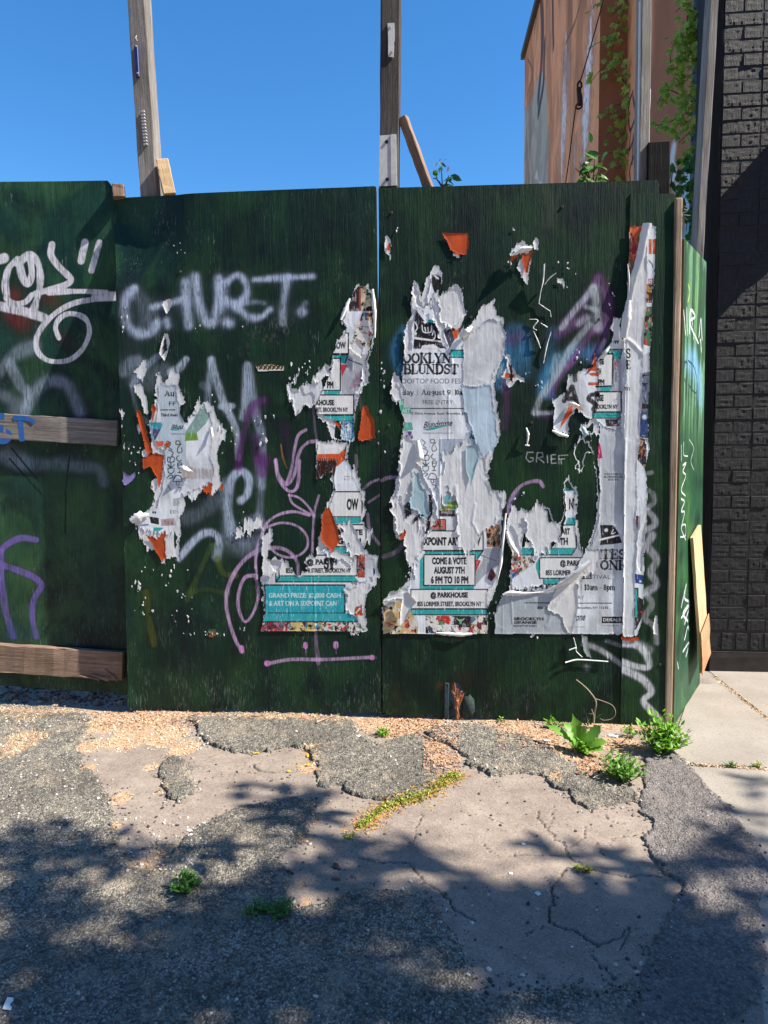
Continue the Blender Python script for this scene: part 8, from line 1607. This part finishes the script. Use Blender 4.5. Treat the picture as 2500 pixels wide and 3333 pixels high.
# ------------------------------------------------------------------ the street tree whose crown shades the foreground
tree = thing('street_tree', 'leafy street tree standing on the sidewalk, shading the foreground asphalt', 'tree', (5.4, -2.9, 0)); BARK = plain('grey_bark', (96, 84, 72), .9, vary=.35, scale=18, bump=.8)
blob_list = [(60, 1850, 60), (150, 1840, 55), (230, 1850, 45), (120, 1790, 26), (300, 1835, 24), (40, 1950, 70), (130, 1960, 60), (60, 2080, 90), (200, 2110, 90), (350, 2130, 80), (480, 2110, 70), (80, 2190, 90), (300, 2200, 90), (550, 2190, 70), (430, 2000, 45), (330, 1990, 40), (480, 1940, 40), (560, 1960, 45), (620, 1900, 42), (600, 1980, 45), (570, 2060, 60), (400, 1850, 22), (460, 1840, 26),
             (650, 1745, 48), (600, 1725, 34), (580, 1780, 32), (640, 1800, 28), (690, 1760, 24), (760, 1850, 50), (840, 1850, 42), (720, 1820, 30), (900, 1835, 26), (700, 1910, 40), (780, 1930, 55), (870, 1960, 60), (960, 1930, 60), (1050, 1950, 65), (1130, 1960, 65), (1000, 2020, 65), (1090, 2050, 72), (1180, 2040, 66), (1250, 1980, 60), (1330, 1940, 56), (1400, 1970, 60), (1280, 2060, 72), (1380, 2060, 72), (1480, 2010, 64), (1560, 2050, 72), (1620, 1970, 54), (1450, 2110, 72), (1330, 2150, 72), (1550, 2160, 82), (1230, 2160, 62), (1110, 2140, 40), (1000, 2190, 50), (900, 2200, 40), (800, 2100, 54), (740, 2180, 60), (680, 2080, 54), (720, 2010, 44), (900, 2040, 40), (1180, 1835, 24), (1260, 1855, 30), (1340, 1870, 26), (1560, 1835, 52), (1630, 1870, 54), (1490, 1865, 38), (1640, 1690, 24), (1600, 1760, 20), (550, 1700, 18), (1420, 1890, 26)]
blob_list += [(x + rg.uniform(-20, 20), y + rg.uniform(-14, 14), 40) for y in (2130, 2190) for x in range(0, 1700, 60) if rg.rand() < .22]
SV = np.array(SUN_TO); lp, cl = [], []
for x, y, r in blob_list:
    c = GROUND.st(FU((x, y)))[0]; r = r * .92; n = int(r * r / 70) + 4
    hc = rg.uniform(3.3, 5.4); cl.append(np.array([c[0], c[1], 0]) + SV / SV[2] * hc)
    for _ in range(n):
        a = rg.rand() * 6.283; q = r * math.sqrt(rg.rand()); g = GROUND.st(FU((x + q * math.cos(a) * 1.05, y + q * math.sin(a) * .9)))[0]
        h = hc + rg.normal() * .35; lp.append(np.array([g[0], g[1], 0]) + SV / SV[2] * h)
# the rest of the crown, beyond what the picture's ground shows
for _ in range(90):
    c = np.array([rg.uniform(4.6, 8.6), rg.uniform(-5.6, -3.2), rg.uniform(4.4, 8.0)])
    if np.hypot((c[0] - 6.4) / 2.3, (c[2] - 6.1) / 2.0) > 1: continue
    cl.append(c)
    for _ in range(34): lp.append(c + rg.normal(size=3) * .28)
lp = np.array(lp); v, f = scatter_arrays(*LEAF, lp, rand_rot(len(lp), rg), rg.uniform(.07, .13, len(lp)) ); ob = link('crown', fast_mesh('crown', v, f, mat=TREELEAF, smooth=False), tree); ob['kind'] = 'stuff'
tb_ = [([(5.4, -2.9, 0), (5.42, -2.92, 1.2), (5.3, -2.85, 2.4), (5.5, -2.9, 4.0), (5.7, -3.0, 6.4)], [.17, .14, .12, .09, .04])]
limbs = [np.array(q) for q in ((4.2, -2.4, 3.9), (6.8, -2.9, 5.2), (5.0, -3.8, 4.8), (4.6, -2.2, 4.8), (6.3, -2.2, 6.0), (3.4, -2.1, 4.0), (6.4, -3.9, 6.0), (2.6, -2.2, 3.6))]
for q in limbs: tb_.append(([(5.32, -2.86, 2.5), (np.array([5.4, -2.9, 3.1]) + q) / 2 + [0, 0, .25], q], [.075, .05, .03]))
for c in cl:
    q = min(limbs, key=lambda L: np.linalg.norm(L - c)); tb_.append(([q, (q + c) / 2 + rg.normal(size=3) * .12, c], [.012, .007, .003]))
join_tubes('trunk', tb_, BARK, tree, 6)

sky_block_tree = thing('street_tree', 'unseen second leafy street tree, added further left to block sky light', 'tree', (-5.6, -4.6, 0)); l2, t2 = [], [([(-5.6, -4.6, 0), (-5.5, -4.6, 2.5), (-5.3, -4.7, 5.5)], [.16, .12, .05])]  # unseen tree added to cut sky light on the shaded ground
for _ in range(90):
    c = np.array([-5.0, -5.2, 5.6]) + rg.normal(size=3) * (1.3, .8, 1.0)
    if c[1] > -3.9 or c[2] < 3.4: continue
    t2.append(([(-5.45, -4.65, 3.2), (c + [-5.45, -4.65, 3.2]) / 2 + [0, 0, .3], c], [.03, .016, .006])); l2 += [c + rg.normal(size=3) * .3 for _ in range(40)]
l2 = np.array(l2); v, f = scatter_arrays(*LEAF, l2, rand_rot(len(l2), rg), rg.uniform(.09, .15, len(l2))); ob = link('crown', fast_mesh('crown', v, f, mat=TREELEAF, smooth=False), sky_block_tree); ob['kind'] = 'stuff'; join_tubes('trunk', t2, BARK, sky_block_tree, 6)
# ------------------------------------------------------------------ unseen row of houses across the street, put in to block sky light
for k, (x0, w, hgt, colr) in enumerate(((-22, 9.0, 11.5, (104, 70, 56)), (-12.9, 8.4, 10.2, (120, 92, 74)), (-4.4, 8.8, 12.0, (96, 62, 52)), (4.5, 8.6, 10.8, (112, 80, 66)), (13.2, 9.0, 11.8, (100, 74, 64)))):
    hs = thing('row_house', ('dark red brick', 'tan brick', 'tall maroon brick', 'brown brick', 'grey brown brick')[k] + ' row house across the street from the fence, unseen', 'house', (x0 + w / 2, -17, 0), 'row houses across the street')
    bm = box_bm(w, 8, hgt)
    for v in bm.verts: v.co += Vector((x0 + w / 2, -21, hgt / 2))
    bm_obj('wall', bm, plain('house_brick', colr, .85, vary=.3, scale=3), hs)
    bm = box_bm(w + .1, .5, .5, .05)
    for v in bm.verts: v.co += Vector((x0 + w / 2, -16.85, hgt + .1))
    bm_obj('cornice', bm, plain('house_cornice', (70, 64, 60), .7), hs)
    gl = plain('dark_window_glass', (20, 24, 30), .1, .5); fr = plain('window_frame_paint', (150, 146, 140), .6)
    for fl in range(3):
        for c_ in range(4):
            cx, cz = x0 + w * (c_ + .5) / 4, 1.9 + fl * 3.3
            bm = box_bm(1.15, .12, 1.75, .02)
            for v in bm.verts: v.co += Vector((cx, -16.98, cz))
            wf = bm_obj('window', bm, fr, hs); bm = box_bm(.98, .04, 1.55)
            for v in bm.verts: v.co += Vector((cx, -16.91, cz))
            bm_obj('pane', bm, gl, wf)
